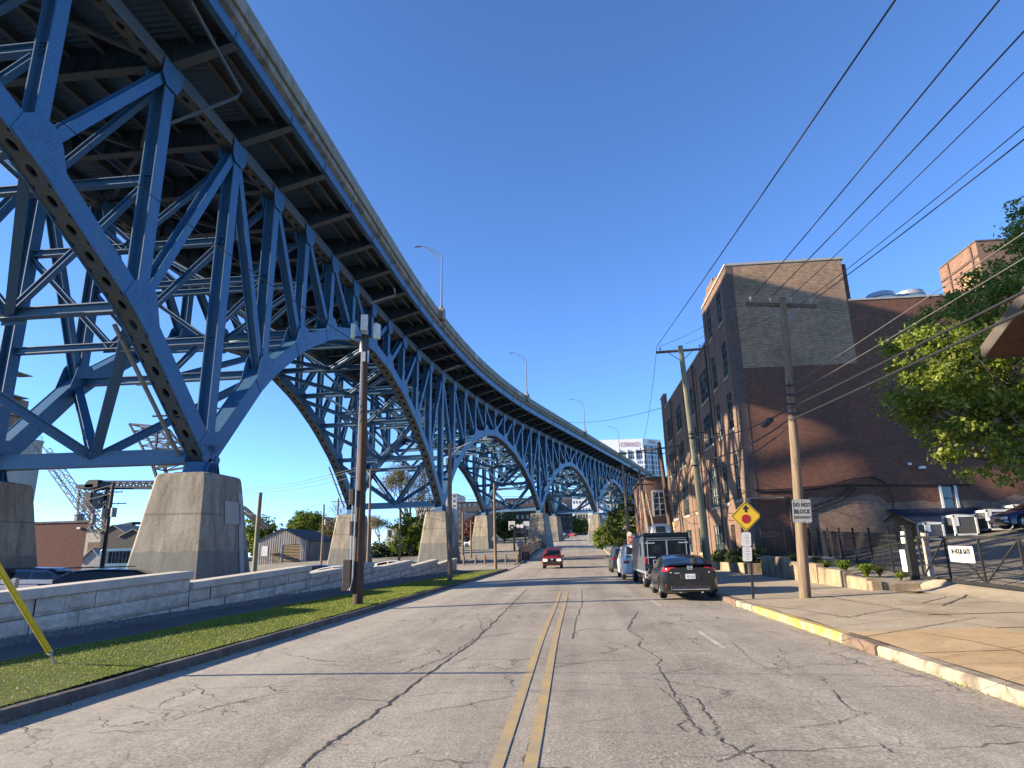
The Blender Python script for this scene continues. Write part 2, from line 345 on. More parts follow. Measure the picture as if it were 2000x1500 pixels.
# ---------------------------------------------------------------- ground, road, pavements
def ramp_z(Y):
    return 0.0 if Y < 62 else .036*((Y-62)**2/32 if Y < 78 else (Y-70)) if Y < 330 else .036*260
def gz(X, Y):
    w = 1 - sstep(-X, 60, 110)
    low = .45*sstep(-X, 11.0, 13.0)*(1 - sstep(Y, 48, 74)*(1 - sstep(-X, 20, 28))) + .6*sstep(-X, 35, 60)
    return ramp_z(Y)*w - low
def asphalt():
    m, nt, b = nodes('cracked_asphalt'); v = coord(nt)
    n1 = noise(nt, v, 34, 5, .9); n2 = noise(nt, v, .5, 6, .7, .5); n3 = noise(nt, v, 7, 5, .75); n4 = noise(nt, v, 190, 2, .6)
    base = ramp(nt, n2, [(.25, (.275,.245,.20)), (.5, (.35,.312,.255)), (.75, (.44,.395,.328))])
    vs = coord(nt, (.9,.035,1)); n5 = noise(nt, vs, 1.4, 5, .6, .2)
    base = mix(nt, base, ramp(nt, n5, [(.3, .80), (.6, 1.14)]), 1.0, 'MULTIPLY')
    base = mix(nt, base, ramp(nt, n3, [(.25, .80), (.75, 1.18)]), 1.0, 'MULTIPLY')
    base = mix(nt, base, ramp(nt, n1, [(.34, .36), (.5, .95), (.66, 1.75)]), 1.0, 'MULTIPLY')
    base = mix(nt, base, ramp(nt, n4, [(.3, .74), (.7, 1.3)]), 1.0, 'MULTIPLY')
    sx_ = N(nt, 'ShaderNodeSeparateXYZ'); nt.links.new(v, sx_.inputs[0]); ad = N(nt, 'ShaderNodeMath', operation='MULTIPLY_ADD'); nt.links.new(n2, ad.inputs[0]); ad.inputs[1].default_value = 2.4; nt.links.new(sx_.outputs['X'], ad.inputs[2])
    mr = N(nt, 'ShaderNodeMapRange'); mr.inputs['From Min'].default_value = -6.4; mr.inputs['From Max'].default_value = 4.6; nt.links.new(ad.outputs[0], mr.inputs['Value'])
    base = mix(nt, base, (.50,.455,.38), mix(nt, ramp(nt, mr.outputs[0], [(.05, .0), (.14, .62), (.24, .55), (.34, 0.0)]), ramp(nt, n3, [(.3, .3), (.7, 1.0)]), 1.0, 'MULTIPLY'))
    base = mix(nt, base, ramp(nt, mr.outputs[0], [(.30, 1.0), (.40, .86), (.47, 1.0), (.62, .88), (.70, 1.0), (.80, .86), (.88, 1.0)]), .8, 'MULTIPLY')
    # fine crazing in worn areas and long joints
    dv = N(nt, 'ShaderNodeVectorMath', operation='ADD'); nz = N(nt, 'ShaderNodeTexNoise'); nz.inputs['Scale'].default_value = 1.6; nz.inputs['Detail'].default_value = 5
    nt.links.new(v, nz.inputs['Vector']); sc = N(nt, 'ShaderNodeVectorMath', operation='SCALE'); sc.inputs['Scale'].default_value = .9
    nt.links.new(nz.outputs['Color'], sc.inputs[0]); nt.links.new(v, dv.inputs[0]); nt.links.new(sc.outputs[0], dv.inputs[1])
    dark = None
    for scl, wd, lo, hi, seed in ((.42, .010, .48, .58, 0), (1.7, .017, .54, .62, 3)):
        vo = N(nt, 'ShaderNodeTexVoronoi', feature='DISTANCE_TO_EDGE'); vo.inputs['Scale'].default_value = scl
        nt.links.new(dv.outputs[0], vo.inputs['Vector'])
        k = ramp(nt, vo.outputs['Distance'], [(0.0, 1.0), (wd*.45, .85), (wd, 0.0)])
        mk = ramp(nt, noise(nt, coord(nt, (1,1,1), (0,0,seed)), .33, 3, .6), [(lo, 0.0), (hi, 1.0)])
        k = mix(nt, k, mk, 1.0, 'MULTIPLY')
        dark = k if dark is None else mix(nt, dark, k, 1.0, 'LIGHTEN')
    col = mix(nt, base, (.085,.075,.062), dark)
    nt.links.new(col, b.inputs['Base Color']); b.inputs['Roughness'].default_value = .88
    h = mix(nt, n1, n4, .4); h = mix(nt, h, (0,0,0), dark); bump(nt, b, h, .55, .012); return m
def concrete_walk(name, ca, cb_, cc, slab=(1.5,1.5)):
    m, nt, b = nodes(name); v = coord(nt)
    n1 = noise(nt, v, 26, 6, .75); n2 = noise(nt, v, .55, 5, .65, .4); n3 = noise(nt, v, 90, 2, .6); n4 = noise(nt, v, 3.2, 5, .7)
    c = ramp(nt, n2, [(.28, ca), (.5, cb_), (.74, cc)])
    c = mix(nt, c, ramp(nt, n4, [(.3, .84), (.7, 1.12)]), 1.0, 'MULTIPLY')
    c = mix(nt, c, ramp(nt, n1, [(.28, .80), (.72, 1.16)]), 1.0, 'MULTIPLY'); c = mix(nt, c, ramp(nt, n3, [(.3, .85), (.7, 1.15)]), 1.0, 'MULTIPLY')
    nt.links.new(c, b.inputs['Base Color']); b.inputs['Roughness'].default_value = .9; bump(nt, b, n1, .3, .01); return m
M['asphalt'] = asphalt()
M['walk'] = concrete_walk('aged_walk_concrete', (.29,.235,.16), (.39,.325,.235), (.45,.39,.30))
M['apron'] = concrete_walk('tan_apron_concrete', (.40,.275,.135), (.47,.335,.18), (.52,.39,.23))
M['kerbstone'] = stained('worn_kerb_stone', (.43,.37,.28), (.20,.165,.125), (1,1,1), (.42,.65), .9, 2.2, .2, 16, .4)
M['kerbdark'] = stained('dark_kerb_concrete', (.17,.15,.13), (.09,.08,.07), (1,1,1), (.4,.65), .9, 2.0, .2, 16, .4)
M['kerbyellow'] = stained('worn_yellow_kerb', (.60,.42,.06), (.40,.34,.25), (1,1,1), (.42,.56), .7, 4.0, .1, 22, .2)
M['kerbred'] = stained('brown_kerb_stone', (.24,.165,.125), (.14,.10,.075), (1,1,1), (.4,.7), .9, 3.0, .2, 18, .4)
def worn_paint(name, c, c2=(.30,.27,.225)):
    m, nt, b = nodes(name); v = coord(nt); n1 = noise(nt, v, 60, 3, .8); n2 = noise(nt, v, 2.2, 5, .75)
    k = ramp(nt, mix(nt, n1, n2, .5), [(.42, 0.0), (.58, .9)])
    col = mix(nt, c, c2, k); col = mix(nt, col, ramp(nt, n1, [(.3, .7), (.7, 1.25)]), .8, 'MULTIPLY')
    nt.links.new(col, b.inputs['Base Color']); b.inputs['Roughness'].default_value = .8; return m
M['lineyellow'] = worn_paint('worn_yellow_line', (.52,.365,.13)); M['linewhite'] = worn_paint('worn_white_line', (.62,.60,.55))
M['crack'] = paint('open_crack', (.06,.052,.042), .95, 0, .3, 30)
M['crackfill'] = paint('tarred_joint', (.085,.078,.068), .8, 0, .3, 20)

def sheet(name, xs, ys, zf, mat, k='structure'):
    mb = MB(); nx = len(xs); ny = len(ys)
    vs = [(x, y, zf(x, y)) for y in ys for x in xs]
    fs = [(j*nx+i, j*nx+i+1, (j+1)*nx+i+1, (j+1)*nx+i) for j in range(ny-1) for i in range(nx-1)]
    mb.add(vs, fs); o = mb.build(name, mat, smooth=True); return kind(o, k)
def lin(a, b, n): return [a+(b-a)*i/(n-1) for i in range(n)]
XS = [-2600,-1500,-900,-600,-400,-300,-220,-170,-140,-120,-110]+lin(-105,-20,18)+[-17,-14]+[-13,-12.5,-12,-11.5,-11,-9,-6.3,-3,0,4.6,9,12]+lin(16,60,12)+[80,110,160,240,400,700,1200,2600]
YS = [-60,-30,-10]+lin(0,140,57)+lin(146,350,35)+[420,520,700,1000,1600,3000]
sheet('ground', XS, YS, lambda x, y: gz(x, y)-.06, M['scrub'])
YR = [-12,-6]+lin(0,110,56)+lin(115,345,47)
RL, RR = -6.25, 4.62
def crown(x): return .05*(1-((x-(RL+RR)/2)/((RR-RL)/2))**2) - .05
def rz(x, y): return ramp_z(y)+crown(max(RL, min(RR, x)))
sheet('road', lin(RL, RR, 15), YR, lambda x, y: rz(x, y), M['asphalt'])
# side street on the left and cross street on the right
sheet('side_street', lin(-60, RL, 24), lin(60.4, 73.5, 9), lambda x, y: gz(x, y)-.012, M['asphalt'])
sheet('cross_street', lin(RR, 60, 20), lin(80, 91, 6), lambda x, y: ramp_z(y)-.012, M['asphalt'])
# lots
sheet('parking_lot', [-100,-80,-60,-45,-35,-28,-22,-18,-15,-13.2,-12.6,-12,-11.6,-11.2], lin(-12, 60.3, 30), lambda x, y: gz(x, y)+.0, M['asph_lot'])
sheet('gravel_lot', lin(-75, RL-.7, 20), lin(73.6, 150, 26), lambda x, y: gz(x, y)-.008, M['earth'])
sheet('far_lot', lin(-130, -22, 14), lin(74, 150, 14), lambda x, y: gz(x, y)-.03, M['asph_lot'])
# left verge: kerb, lawn, path, gravel strip (falls gently away from the camera)
def vz(Y): return .20 - .0045*max(0, Y-20)
def lawn_z(x, y): return .10 + (vz(y)-.10)*sstep(-x, 6.4, 8.7) + .025*mnoise.noise((x*.8, y*.5, 0))
LY = [-8,-4]+lin(0, 60, 61)
sheet('lawn', lin(-8.72, -6.42, 7), LY, lawn_z, None or paint('turf_soil', (.10,.125,.02), .95, 0, .35, 9))
sheet('path', lin(-10.25, -8.72, 3), LY, lambda x, y: vz(y)-.015, M['path'])
sheet('gravel_strip', lin(-10.95, -10.25, 4), LY, lambda x, y: vz(y)-.01+.06*sstep(-x, 10.2, 10.9)+.02*mnoise.noise((x*5, y*5, 2)), M['gravel'])
def kerb_run(name, pts, w, h, mat, zb=-.15, side=1, wob=.012):
    mb = MB(); rings = []
    for i, (x, y, z) in enumerate(pts):
        n1 = mnoise.noise((x*3, y*1.3, 5))*wob; n2 = mnoise.noise((x*3, y*1.7, 9))*wob
        a = x - side*n1
        rings.append([(a, y, z+zb), (a, y, z+h-.03+n2), (a+side*.03, y, z+h+n2), (a+side*w, y, z+h+n2*.5), (a+side*w, y, z+zb)])
    mb.loft(rings); return kind(mb.build(name, mat, smooth=True, angle=30), 'structure')
kerb_run('kerb', [(-6.24, y, -.04+ramp_z(y)) for y in lin(-8, 60, 110)], .17, .125, M['kerbdark'], side=-1)
ke = MB()
for i in range(24):
    pass
K = 4.62
def kz(y): return -.045+ramp_z(y)
kerb_run('kerb', [(K, y, kz(y)) for y in lin(-8, 11.2, 48)], .2, .145, M['kerbstone'], side=1, wob=.02)
kerb_run('kerb', [(K-.02, y, kz(y)) for y in lin(11.25, 12.6, 8)], .2, .15, M['kerbred'], side=1, wob=.03)
kerb_run('kerb', [(K, y, kz(y)) for y in lin(12.65, 18.6, 30)], .19, .15, M['kerbyellow'], side=1, wob=.02)
kerb_run('kerb', [(K-.01, y, kz(y)) for y in lin(18.65, 20.4, 8)], .2, .15, M['kerbstone'], side=1, wob=.02)
kerb_run('kerb', [(K-.02, y, kz(y)) for y in lin(20.45, 22.2, 8)], .2, .15, M['kerbred'], side=1, wob=.03)
kerb_run('kerb', [(K, y, kz(y)) for y in lin(22.25, 79.5, 60)], .2, .15, M['kerbstone'], side=1, wob=.01)
kerb_run('kerb', [(K, y, kz(y)) for y in lin(91.5, 300, 80)], .2, .15, M['kerbstone'], side=1, wob=.01)
kerb_run('kerb', [(RL, y, kz(y)) for y in lin(76, 300, 80)], .2, .15, M['kerbdark'], side=-1, wob=.01)
def swz(x, y):
    z = .115 + .02*(x-4.8)
    return z + ramp_z(y) + .012*mnoise.noise((x*.7, y*.7, 3))
sheet('pavement', lin(K+.2, 9.6, 8), lin(20.5, 79.5, 70), swz, M['walk'])
# driveway apron: slabs laid beside each other, tan nearest the camera
def apz(x, y): return swz(x, y)
def lot_z(x, y):
    return .25 + .06*max(0, x-9.8) + .02*max(0, y-17) + .07*max(0, x-14)
sl = MB(); sl2 = MB(); xs = [K+.2, 7.3, 10.2]; ys = [-8,-3.2,1.4,6.0,10.4,12.8,15.1,17.4,20.5]
for i in range(len(xs)-1):
    for j in range(len(ys)-1):
        d = sl2 if (ys[j+1] <= 12.9 and not (i == 1 and ys[j+1] > 10.5)) else sl; g = .012
        t = .008*math.sin(i*3.1+j*5.3)
        x0, x1, y0, y1 = xs[i]+g*(i > 0), xs[i+1]-g*(i == 0), ys[j]+g, ys[j+1]-g
        n = 6; vs = []; fs = []
        for b_ in range(n+1):
            for a_ in range(n+1):
                X = x0+(x1-x0)*a_/n; Y = y0+(y1-y0)*b_/n
                edge = (a_ in (0, n) or b_ in (0, n))
                vs.append((X, Y, apz(X, Y)+t*(Y-y0)/(y1-y0)+.004-(0.0 if not edge else .008)))
        for b_ in range(n):
            for a_ in range(n): q = b_*(n+1)+a_; fs.append((q, q+1, q+n+2, q+n+1))
        d.add(vs, fs)
kind(sl.build('pavement', M['walk'], smooth=True), 'structure'); kind(sl2.build('driveway', M['apron'], smooth=True), 'structure')
sheet('pavement_bed', lin(K+.15, 10.3, 6), lin(-8, 20.6, 24), lambda x, y: apz(x, y)-.03, M['crackfill'])
sheet('driveway', [10.15,10.5,10.9,11.4,12.2,13.6], lin(-8, 22.0, 24), lambda x, y: apz(10.2, y)*(1-sstep(x, 10.2, 11.5))+(lot_z(x, y)+.014)*sstep(x, 10.2, 11.5), M['walk'])
sheet('side_lot', [11.5,12,13,14,16,18,20,23,26,30,40], lin(12, 41.5, 24), lambda x, y: lot_z(x, y)+.012, M['asph_lot'])
sheet('grass_strip', lin(17.5, 40, 12), lin(39.2, 41.55, 4), lambda x, y: lot_z(x, y)+.05, paint('rough_turf', (.10,.13,.03), .95, 0, .4, 6))
# far right corner: pavement and lawn beyond the cross street
sheet('pavement', lin(K+.2, 7.6, 4), lin(91.4, 300, 60), lambda x, y: ramp_z(y)+.11, M['walk'])
M['turf_far'] = paint('bright_turf', (.13,.20,.03), .95, 0, .3, 2)  # brighter green than the other turf
sheet('lawn', lin(7.6, 30, 9), lin(91.4, 150, 24), lambda x, y: ramp_z(y)+.12, M['turf_far'])
# painted lines and cracks
def strip(mb, pts, w, dz=.006):
    P = [Vector(p) for p in pts]
    for i in range(len(P)-1):
        a, b = P[i], P[i+1]; d = (b-a); d.z = 0; d.normalize(); n = Vector((-d.y, d.x, 0))
        wa = w[i] if isinstance(w, list) else w; wb = w[i+1] if isinstance(w, list) else w
        mb.quad(a-n*wa/2, b-n*wb/2, b+n*wb/2, a+n*wa/2)
def onroad(x, y, dz=.006): return (x, y, rz(x, y)+dz)
yl = MB()
for off in (-.135, .135):
    for (a, b) in ((-2, 27), (64, 96)):
        ys_ = lin(a, b, int((b-a)*2)+1)
        strip(yl, [onroad(-.585+off+.02*math.sin(y*.35), y) for y in ys_], .11)
kind(yl.build('lane_marking', M['lineyellow']), 'structure')
wl = MB()
strip(wl, [onroad(2.42, y) for y in lin(11.9, 14.3, 6)], .1); strip(wl, [onroad(2.42, y) for y in lin(20.3, 22.6, 6)], .1)
kind(wl.build('lane_marking', M['linewhite']), 'structure')
def jag(pts, n, amp, seed):
    out = []
    for i in range(len(pts)-1):
        a, b = Vector((*pts[i], 0)), Vector((*pts[i+1], 0))
        for k in range(n):
            t = k/n; p = a.lerp(b, t); d = (b-a).normalized()
            o = mnoise.noise((seed, (i*n+k)*.55, 1.0))*amp+mnoise.noise((seed, (i*n+k)*1.9, 4.0))*amp*.5
            out.append((p.x-d.y*o, p.y+d.x*o))
    out.append(pts[-1]); return out
CR = MB(); CF = MB()
def crack(pix, n=14, amp=.06, w=.02, seed=0, mb=None, dz=.005):
    pts = [tuple(atz(x, y, -.01)[:2]) for x, y in pix]; q = jag(pts, n, amp, seed)
    ws = [max(.004, w*.62*(.45+1.1*abs(mnoise.noise((seed+3, i*.4, 0))))) for i in range(len(q))]; ws[0] = ws[-1] = .003
    strip(mb or CR, [onroad(x, y, dz) for x, y in q], ws)
# long joint left of the lines, widening towards the camera
crack([(560,1520),(640,1455),(720,1405),(825,1325),(925,1255),(985,1195),(1030,1150)], 18, .05, .06, 1)
crack([(790,1315),(870,1285),(925,1250),(1030,1232)], 14, .07, .04, 2); crack([(945,1240),(930,1195),(960,1175),(1010,1150)], 12, .08, .02, 3)
crack([(1118,1250),(1124,1215),(1137,1180),(1136,1150)], 14, .05, .035, 4); crack([(935,1228),(1010,1224),(1115,1226),(1235,1224)], 14, .06, .016, 5)
crack([(860,1252),(980,1250),(1115,1250)], 12, .03, .010, 6); crack([(830,1328),(1010,1332),(1180,1338),(1290,1345)], 16, .06, .013, 7)
crack([(1245,1195),(1225,1230),(1255,1248),(1245,1262),(1292,1288),(1282,1300),(1305,1335),(1315,1355),(1340,1390),(1345,1405),(1375,1440)], 9, .05, .035, 8)
crack([(1315,1355),(1360,1365),(1385,1400),(1400,1420),(1398,1440)], 10, .06, .03, 9); crack([(1290,1345),(1320,1370),(1338,1400)], 10, .05, .02, 10)
crack([(1000,1195),(1120,1198),(1190,1200)], 10, .05, .012, 11); crack([(1625,1345),(1645,1370),(1663,1385)], 10, .03, .03, 12)
crack([(1663,1385),(1690,1390),(1640,1410),(1545,1422)], 12, .06, .02, 13); crack([(1425,1250),(1470,1290),(1500,1305),(1545,1320)], 14, .06, .018, 14)
crack([(1385,1385),(1500,1382)], 16, .05, .013, 15); crack([(1715,1450),(1745,1470)], 10, .03, .025, 16); crack([(1020,1500),(1035,1450),(1040,1440)], 10, .03, .03, 17)
crack([(958,1420),(1015,1432)], 10, .03, .014, 18); crack([(700,1235),(800,1215),(900,1190)], 16, .12, .012, 19); crack([(640,1270),(760,1230),(860,1195)], 16, .12, .012, 20)
crack([(1590,1220),(1440,1215),(1400,1228)], 14, .08, .014, 21); crack([(1040,1435),(1180,1432),(1330,1436)], 14, .03, .010, 22)
crack([(1345,1405),(1322,1418),(1342,1432)], 8, .05, .03, 23); crack([(1470,1455),(1440,1475),(1400,1490)], 10, .06, .03, 24); crack([(1395,1440),(1500,1495),(1540,1520)], 12, .08, .04, 25)
rr = random.Random(5)
for i in range(70):
    x, y = rr.uniform(RL+.4, RR-.4), rr.choice((rr.uniform(4, 14), rr.uniform(6, 34)))
    a = rr.choice((0, PI/2, rr.uniform(0, PI)))+rr.uniform(-.25, .25); L = rr.uniform(.5, 2.6)
    q = jag([(x, y), (min(RR-.1, max(RL+.1, x+math.cos(a)*L)), y+math.sin(a)*L)], 14, .12, i+40)
    strip(CR, [onroad(p[0], p[1], .005) for p in q], [max(.003, .013*(1-abs(2*k/(len(q)-1)-1))) for k in range(len(q))])
kind(CR.build('road_crack', M['crack']), 'structure')
# crumbled patch at the lower right of the lines: loose stones
st = MB(); rr = random.Random(9)
for i in range(260):
    px = rr.gauss(1240, 130); py = rr.gauss(1475, 28)
    if py > 1530 or py < 1425: continue
    p = atz(px, py, 0); s = rr.uniform(.004, .010); z = rz(p.x, p.y)
    a = rr.uniform(0, PI)
    st.add([(p.x+s*math.cos(a+k*2.1), p.y+s*math.sin(a+k*2.1), z) for k in range(3)]+[(p.x, p.y, z+s*.8)], [(0,1,3),(1,2,3),(2,0,3)])
WJ = MB()
def wcrack(pix, w, seed):
    pts = [tuple(atz(x, y, .17)[:2]) for x, y in pix]; q = jag(pts, 12, .035, seed)
    strip(WJ, [(x, y, apz(x, y)+.012) for x, y in q], [w*(.5+abs(mnoise.noise((seed, i*.5, 2)))) for i in range(len(q))])
for i, (pp, w_) in enumerate((([(1440,1172),(1505,1180),(1574,1190),(1655,1203)], .035), ([(1655,1203),(1700,1196),(1760,1188)], .03), ([(1600,1170),(1685,1175),(1760,1191),(1858,1204)], .03), ([(1640,1245),(1730,1232),(1830,1219),(1905,1207)], .025), ([(1795,1232),(1905,1250),(2005,1274)], .02), ([(1840,1185),(1880,1172),(1915,1156)], .05), ([(1500,1210),(1600,1196)], .012), ([(1900,1172),(1850,1170),(1800,1180),(1760,1176)], .03), ([(1560,1225),(1660,1217),(1760,1208)], .012), ([(1700,1290),(1850,1275),(2005,1258)], .010), ([(1900,1340),(2005,1312)], .010))): wcrack(pp, w_*1.6, 70+i)
kind(WJ.build('pavement_crack', M['crackfill']), 'structure')
tf_ = MB(); rr = random.Random(12)
for i in range(260):
    px, py = rr.choice(((1600,1170),(1650,1172),(1745,1178),(1760,1160),(1660,1203),(1900,1168),(1840,1165),(1700,1166),(1420,1172),(1640,1247)))
    p = atz(px+rr.gauss(0, 16), py+rr.gauss(0, 2.5), .17); a = rr.uniform(0, 2*PI); z = apz(p.x, p.y); h = rr.uniform(.02, .07)
    tf_.add([(p.x-.008*math.cos(a), p.y-.008*math.sin(a), z), (p.x+.008*math.cos(a), p.y+.008*math.sin(a), z), (p.x+rr.gauss(0, .03), p.y+rr.gauss(0, .03), z+h)], [(0,1,2)])
for i in range(900):
    y = 5+50*rr.random()**1.7; x = rr.choice((-6.22+abs(rr.gauss(0, .05)), -6.44+rr.gauss(0, .05), K-.02-abs(rr.gauss(0, .04)))); a = rr.uniform(0, 2*PI); z = rz(x, y) if x > -6.3 else .12; h = rr.uniform(.02, .08)*(1 if mnoise.noise((x*3, y*.9, 1)) > .05 else .25)
    tf_.add([(x-.01*math.cos(a), y-.01*math.sin(a), z), (x+.01*math.cos(a), y+.01*math.sin(a), z), (x+rr.gauss(0, .05), y+rr.gauss(0, .05), z+h)], [(0,1,2)])
WEEDS = tf_
LT = MB()
for i in range(420):
    y = 5+30*rr.random()**1.5; x = rr.choice((rr.uniform(4.9, 10), rr.uniform(4.9, 10), K-rr.random()**2*.6, RL+rr.random()**2*.7)); z = (apz(x, y)+.012) if x > K+.2 else rz(x, y)+.006
    if K < x < K+.25: continue
    s = rr.uniform(.008, .028); a = rr.uniform(0, PI); LT.add([(x+s*math.cos(a), y+s*math.sin(a), z), (x+s*.5*math.cos(a+1.6), y+s*.5*math.sin(a+1.6), z+s*.3), (x-s*math.cos(a), y-s*math.sin(a), z+.002), (x+s*.5*math.cos(a-1.6), y+s*.5*math.sin(a-1.6), z+s*.15)], [(0,1,2,3)])
kind(LT.build('leaf_litter', paint('dead_leaves', (.13,.085,.045), .9, 0, .35, 40)), 'stuff')
kind(st.build('loose_stones', M['asphalt']), 'stuff')
# grass blades on the near verge
def blades(name, n, xf, yf, zf, hmin, hmax, mat, wid=.006):
    X = xf(n); Y = yf(n); Z = np.array([zf(x, y) for x, y in zip(X, Y)]); a = RNG.uniform(0, 2*PI, n); h = RNG.uniform(hmin, hmax, n)*(.6+.4*np.clip(Y/12, 0.5, 2.2))
    w = wid*(.7+np.clip(Y/9, .4, 4)); lx = RNG.normal(0, .35, n)*h; ly = RNG.normal(0, .35, n)*h
    V = np.zeros((n, 3, 3)); V[:,0] = np.stack([X-np.cos(a)*w, Y-np.sin(a)*w, Z-.01], 1); V[:,1] = np.stack([X+np.cos(a)*w, Y+np.sin(a)*w, Z-.01], 1)
    V[:,2] = np.stack([X+lx, Y+ly, Z+h], 1)
    return kind(nmesh(name, V.reshape(-1,3), np.arange(3*n).reshape(n,3), mat), 'stuff')
def leaf_mat(name, stops, trans=.35, scale=1.6, rough=.5):
    m, nt, b = nodes(name); v = coord(nt); f = noise(nt, v, scale, 4, .7)
    g = N(nt, 'ShaderNodeTexWhiteNoise'); nt.links.new(v, g.inputs['Vector'])
    gi = N(nt, 'ShaderNodeNewGeometry'); f2 = mix(nt, f, gi.outputs['Random Per Island'], .5)
    c = ramp(nt, f2, stops); nt.links.new(c, b.inputs['Base Color']); b.inputs['Roughness'].default_value = rough; b.inputs['Specular IOR Level'].default_value = .35
    t = N(nt, 'ShaderNodeBsdfTranslucent'); nt.links.new(c, t.inputs['Color']); mx = N(nt, 'ShaderNodeMixShader'); mx.inputs[0].default_value = trans
    out = nt.nodes['Material Output']; nt.links.new(b.outputs[0], mx.inputs[1]); nt.links.new(t.outputs[0], mx.inputs[2]); nt.links.new(mx.outputs[0], out.inputs['Surface']); return m
M['blade'] = leaf_mat('grass_blades', [(.25, (.13,.18,.014)), (.5, (.22,.28,.03)), (.78, (.35,.39,.075))], .3, .8)
n_ = 90000
yy = lambda n: 5.5 + 54*RNG.beta(1.0, 2.6, n)
kind(WEEDS.build('weeds', M['blade']), 'stuff')
blades('grass', n_, lambda n: RNG.uniform(-8.72, -6.4, n), yy, lawn_z, .008, .028, M['blade'], .0045)
dn = MB(); rr = random.Random(3)
for i in range(420):
    y = 6+26*rr.random()**1.6; x = rr.uniform(-8.5, -6.45); z = lawn_z(x, y)+.045
    s = rr.uniform(.008, .015); dn.add([(x-s, y, z), (x, y-s, z+.004), (x+s, y, z), (x, y+s, z+.004)], [(0,1,2,3)])
kind(dn.build('clover_flowers', M['white']), 'stuff')
sg = MB(); rr = random.Random(8)
for i in range(2600):
    y = 8+40*rr.random()**1.8; x = rr.uniform(-10.85, -10.2); s = rr.uniform(.02, .06); z = vz(y)-.01+.06*sstep(-x, 10.2, 10.9)
    a = rr.uniform(0, PI); sg.add([(x+s*math.cos(a+k*1.57)*rr.uniform(.7,1.2), y+s*math.sin(a+k*1.57), z-.01) for k in range(4)]+[(x+rr.uniform(-.2,.2)*s, y, z+s*.55)], [(0,1,4),(1,2,4),(2,3,4),(3,0,4)])
kind(sg.build('gravel', M['gravel']), 'stuff')
# ---------------------------------------------------------------- the blue steel viaduct
PR, PY0, PX0, PA0, PA1 = 270.0, 52.0, -14.6, math.atan(.01), .26
def plan(t):
    if t < 0: return PX0+math.sin(PA0)*t, PY0+math.cos(PA0)*t, PA0
    L = PR*(PA1-PA0); tt = min(t, L); a = PA0+tt/PR
    x = PX0-PR*(math.cos(a)-math.cos(PA0)); y = PY0+PR*(math.sin(a)-math.sin(PA0))
    if t > L: x += math.sin(a)*(t-L); y += math.cos(a)*(t-L)
    return x, y, a
def bp(t, off, z):
    """point at arclength t, off metres in from the right parapet face, z above the level part of the deck"""
    x, y, a = plan(t); yy = y
    dz = max(0.0, (y-85)*.012)
    return Vector((x-off*math.cos(a), y+off*math.sin(a), z+dz))
def bax(t): a = plan(t)[2]; return Vector((math.sin(a), math.cos(a), 0)), Vector((math.cos(a), -math.sin(a), 0))
PAN = 4.9; T0 = -21.5
def tk(k): return T0+(PAN if k >= 0 else 6.2)*k
TR = (3.75, 15.5)                        # right and left truss
Z0 = {-1: 6.4, 0: 6.4, 1: 7.3, 2: 8.9, 3: 10.2, 4: 11.4, 5: 12.6}   # bearing height above the level deck datum
def zlow(k):
    m = k % 10; i = k//10; u = min(m, 10-m); z0 = Z0[i if m <= 5 else min(5, i+1)]
    return 20.2-(20.2-z0)*(1.0, .60, .34, .16, .05, 0.0)[u]
KA, KB = -10, 50
br = thing('viaduct', 'long curving blue steel arch truss road bridge on concrete piers', 'bridge', (plan(tk(0))[0]-9.5, plan(tk(0))[1], 0))
def perf_plate(mb, p, q, w, up, n, hl=.27, hw=.15, th=.03):
    """plate from p to q, w wide, n oval holes along it"""
    d, a, b = mb.frame(p, q, up); L = (q-p).length; c = L/n
    for i in range(n):
        o = p+d*(c*(i+.5))
        outer = []; inner = []
        for k in range(16):
            t = 2*PI*(k+.5)/16; cx, sy = math.cos(t), math.sin(t); s = max(abs(cx), abs(sy))
            outer.append(o+d*(cx/s*c/2)+a*(sy/s*w/2)); inner.append(o+d*(cx*hl)+a*(sy*hw))
        inn2 = [v+b*.12 for v in inner]
        mb.add(outer+inner+inn2, [(k, (k+1) % 16, 16+(k+1) % 16, 16+k) for k in range(16)]+[(16+k, 16+(k+1) % 16, 32+(k+1) % 16, 32+k) for k in range(16)])
def hull(pts):
    pts = sorted(set((round(x, 4), round(y, 4)) for x, y in pts))
    def half(ps):
        h = []
        for p in ps:
            while len(h) > 1 and (h[-1][0]-h[-2][0])*(p[1]-h[-2][1])-(h[-1][1]-h[-2][1])*(p[0]-h[-2][0]) <= 0: h.pop()
            h.append(p)
        return h
    a = half(pts); b = half(pts[::-1]); return a[:-1]+b[:-1]
def rivet(mb, p, n, r=.028):
    u = n.orthogonal().normalized(); v = n.cross(u)
    mb.add([p+u*r*math.cos(t)+v*r*math.sin(t) for t in (0, 1.57, 3.14, 4.71)]+[p+n*r*.7], [(0,1,4),(1,2,4),(2,3,4),(3,0,4)])
def side_up(p, q, lat):
    return lat.cross((q-p).normalized())
def cnt(cls, seq):
    """first 95 nearest members as parts, the rest together as one part"""
    pass
def node_lo(k, s): return bp(tk(k), TR[s], zlow(k)+.2)
def node_hi(k, s): return bp(tk(k), TR[s], 24.2)
verts, diags = [], []
for k in range(KA, KB+1):
    for s in (0, 1):
        verts.append((abs(tk(k)-T0)+s*6, k, s))
        if k < KB:
            m = k % 10
            diags.append((abs(tk(k)-T0)+s*6, k, s, (node_hi(k, s), node_lo(k+1, s)) if m < 5 else (node_lo(k, s), node_hi(k+1, s))))
verts.sort(); diags.sort(key=lambda d: d[0])
rest = MB()
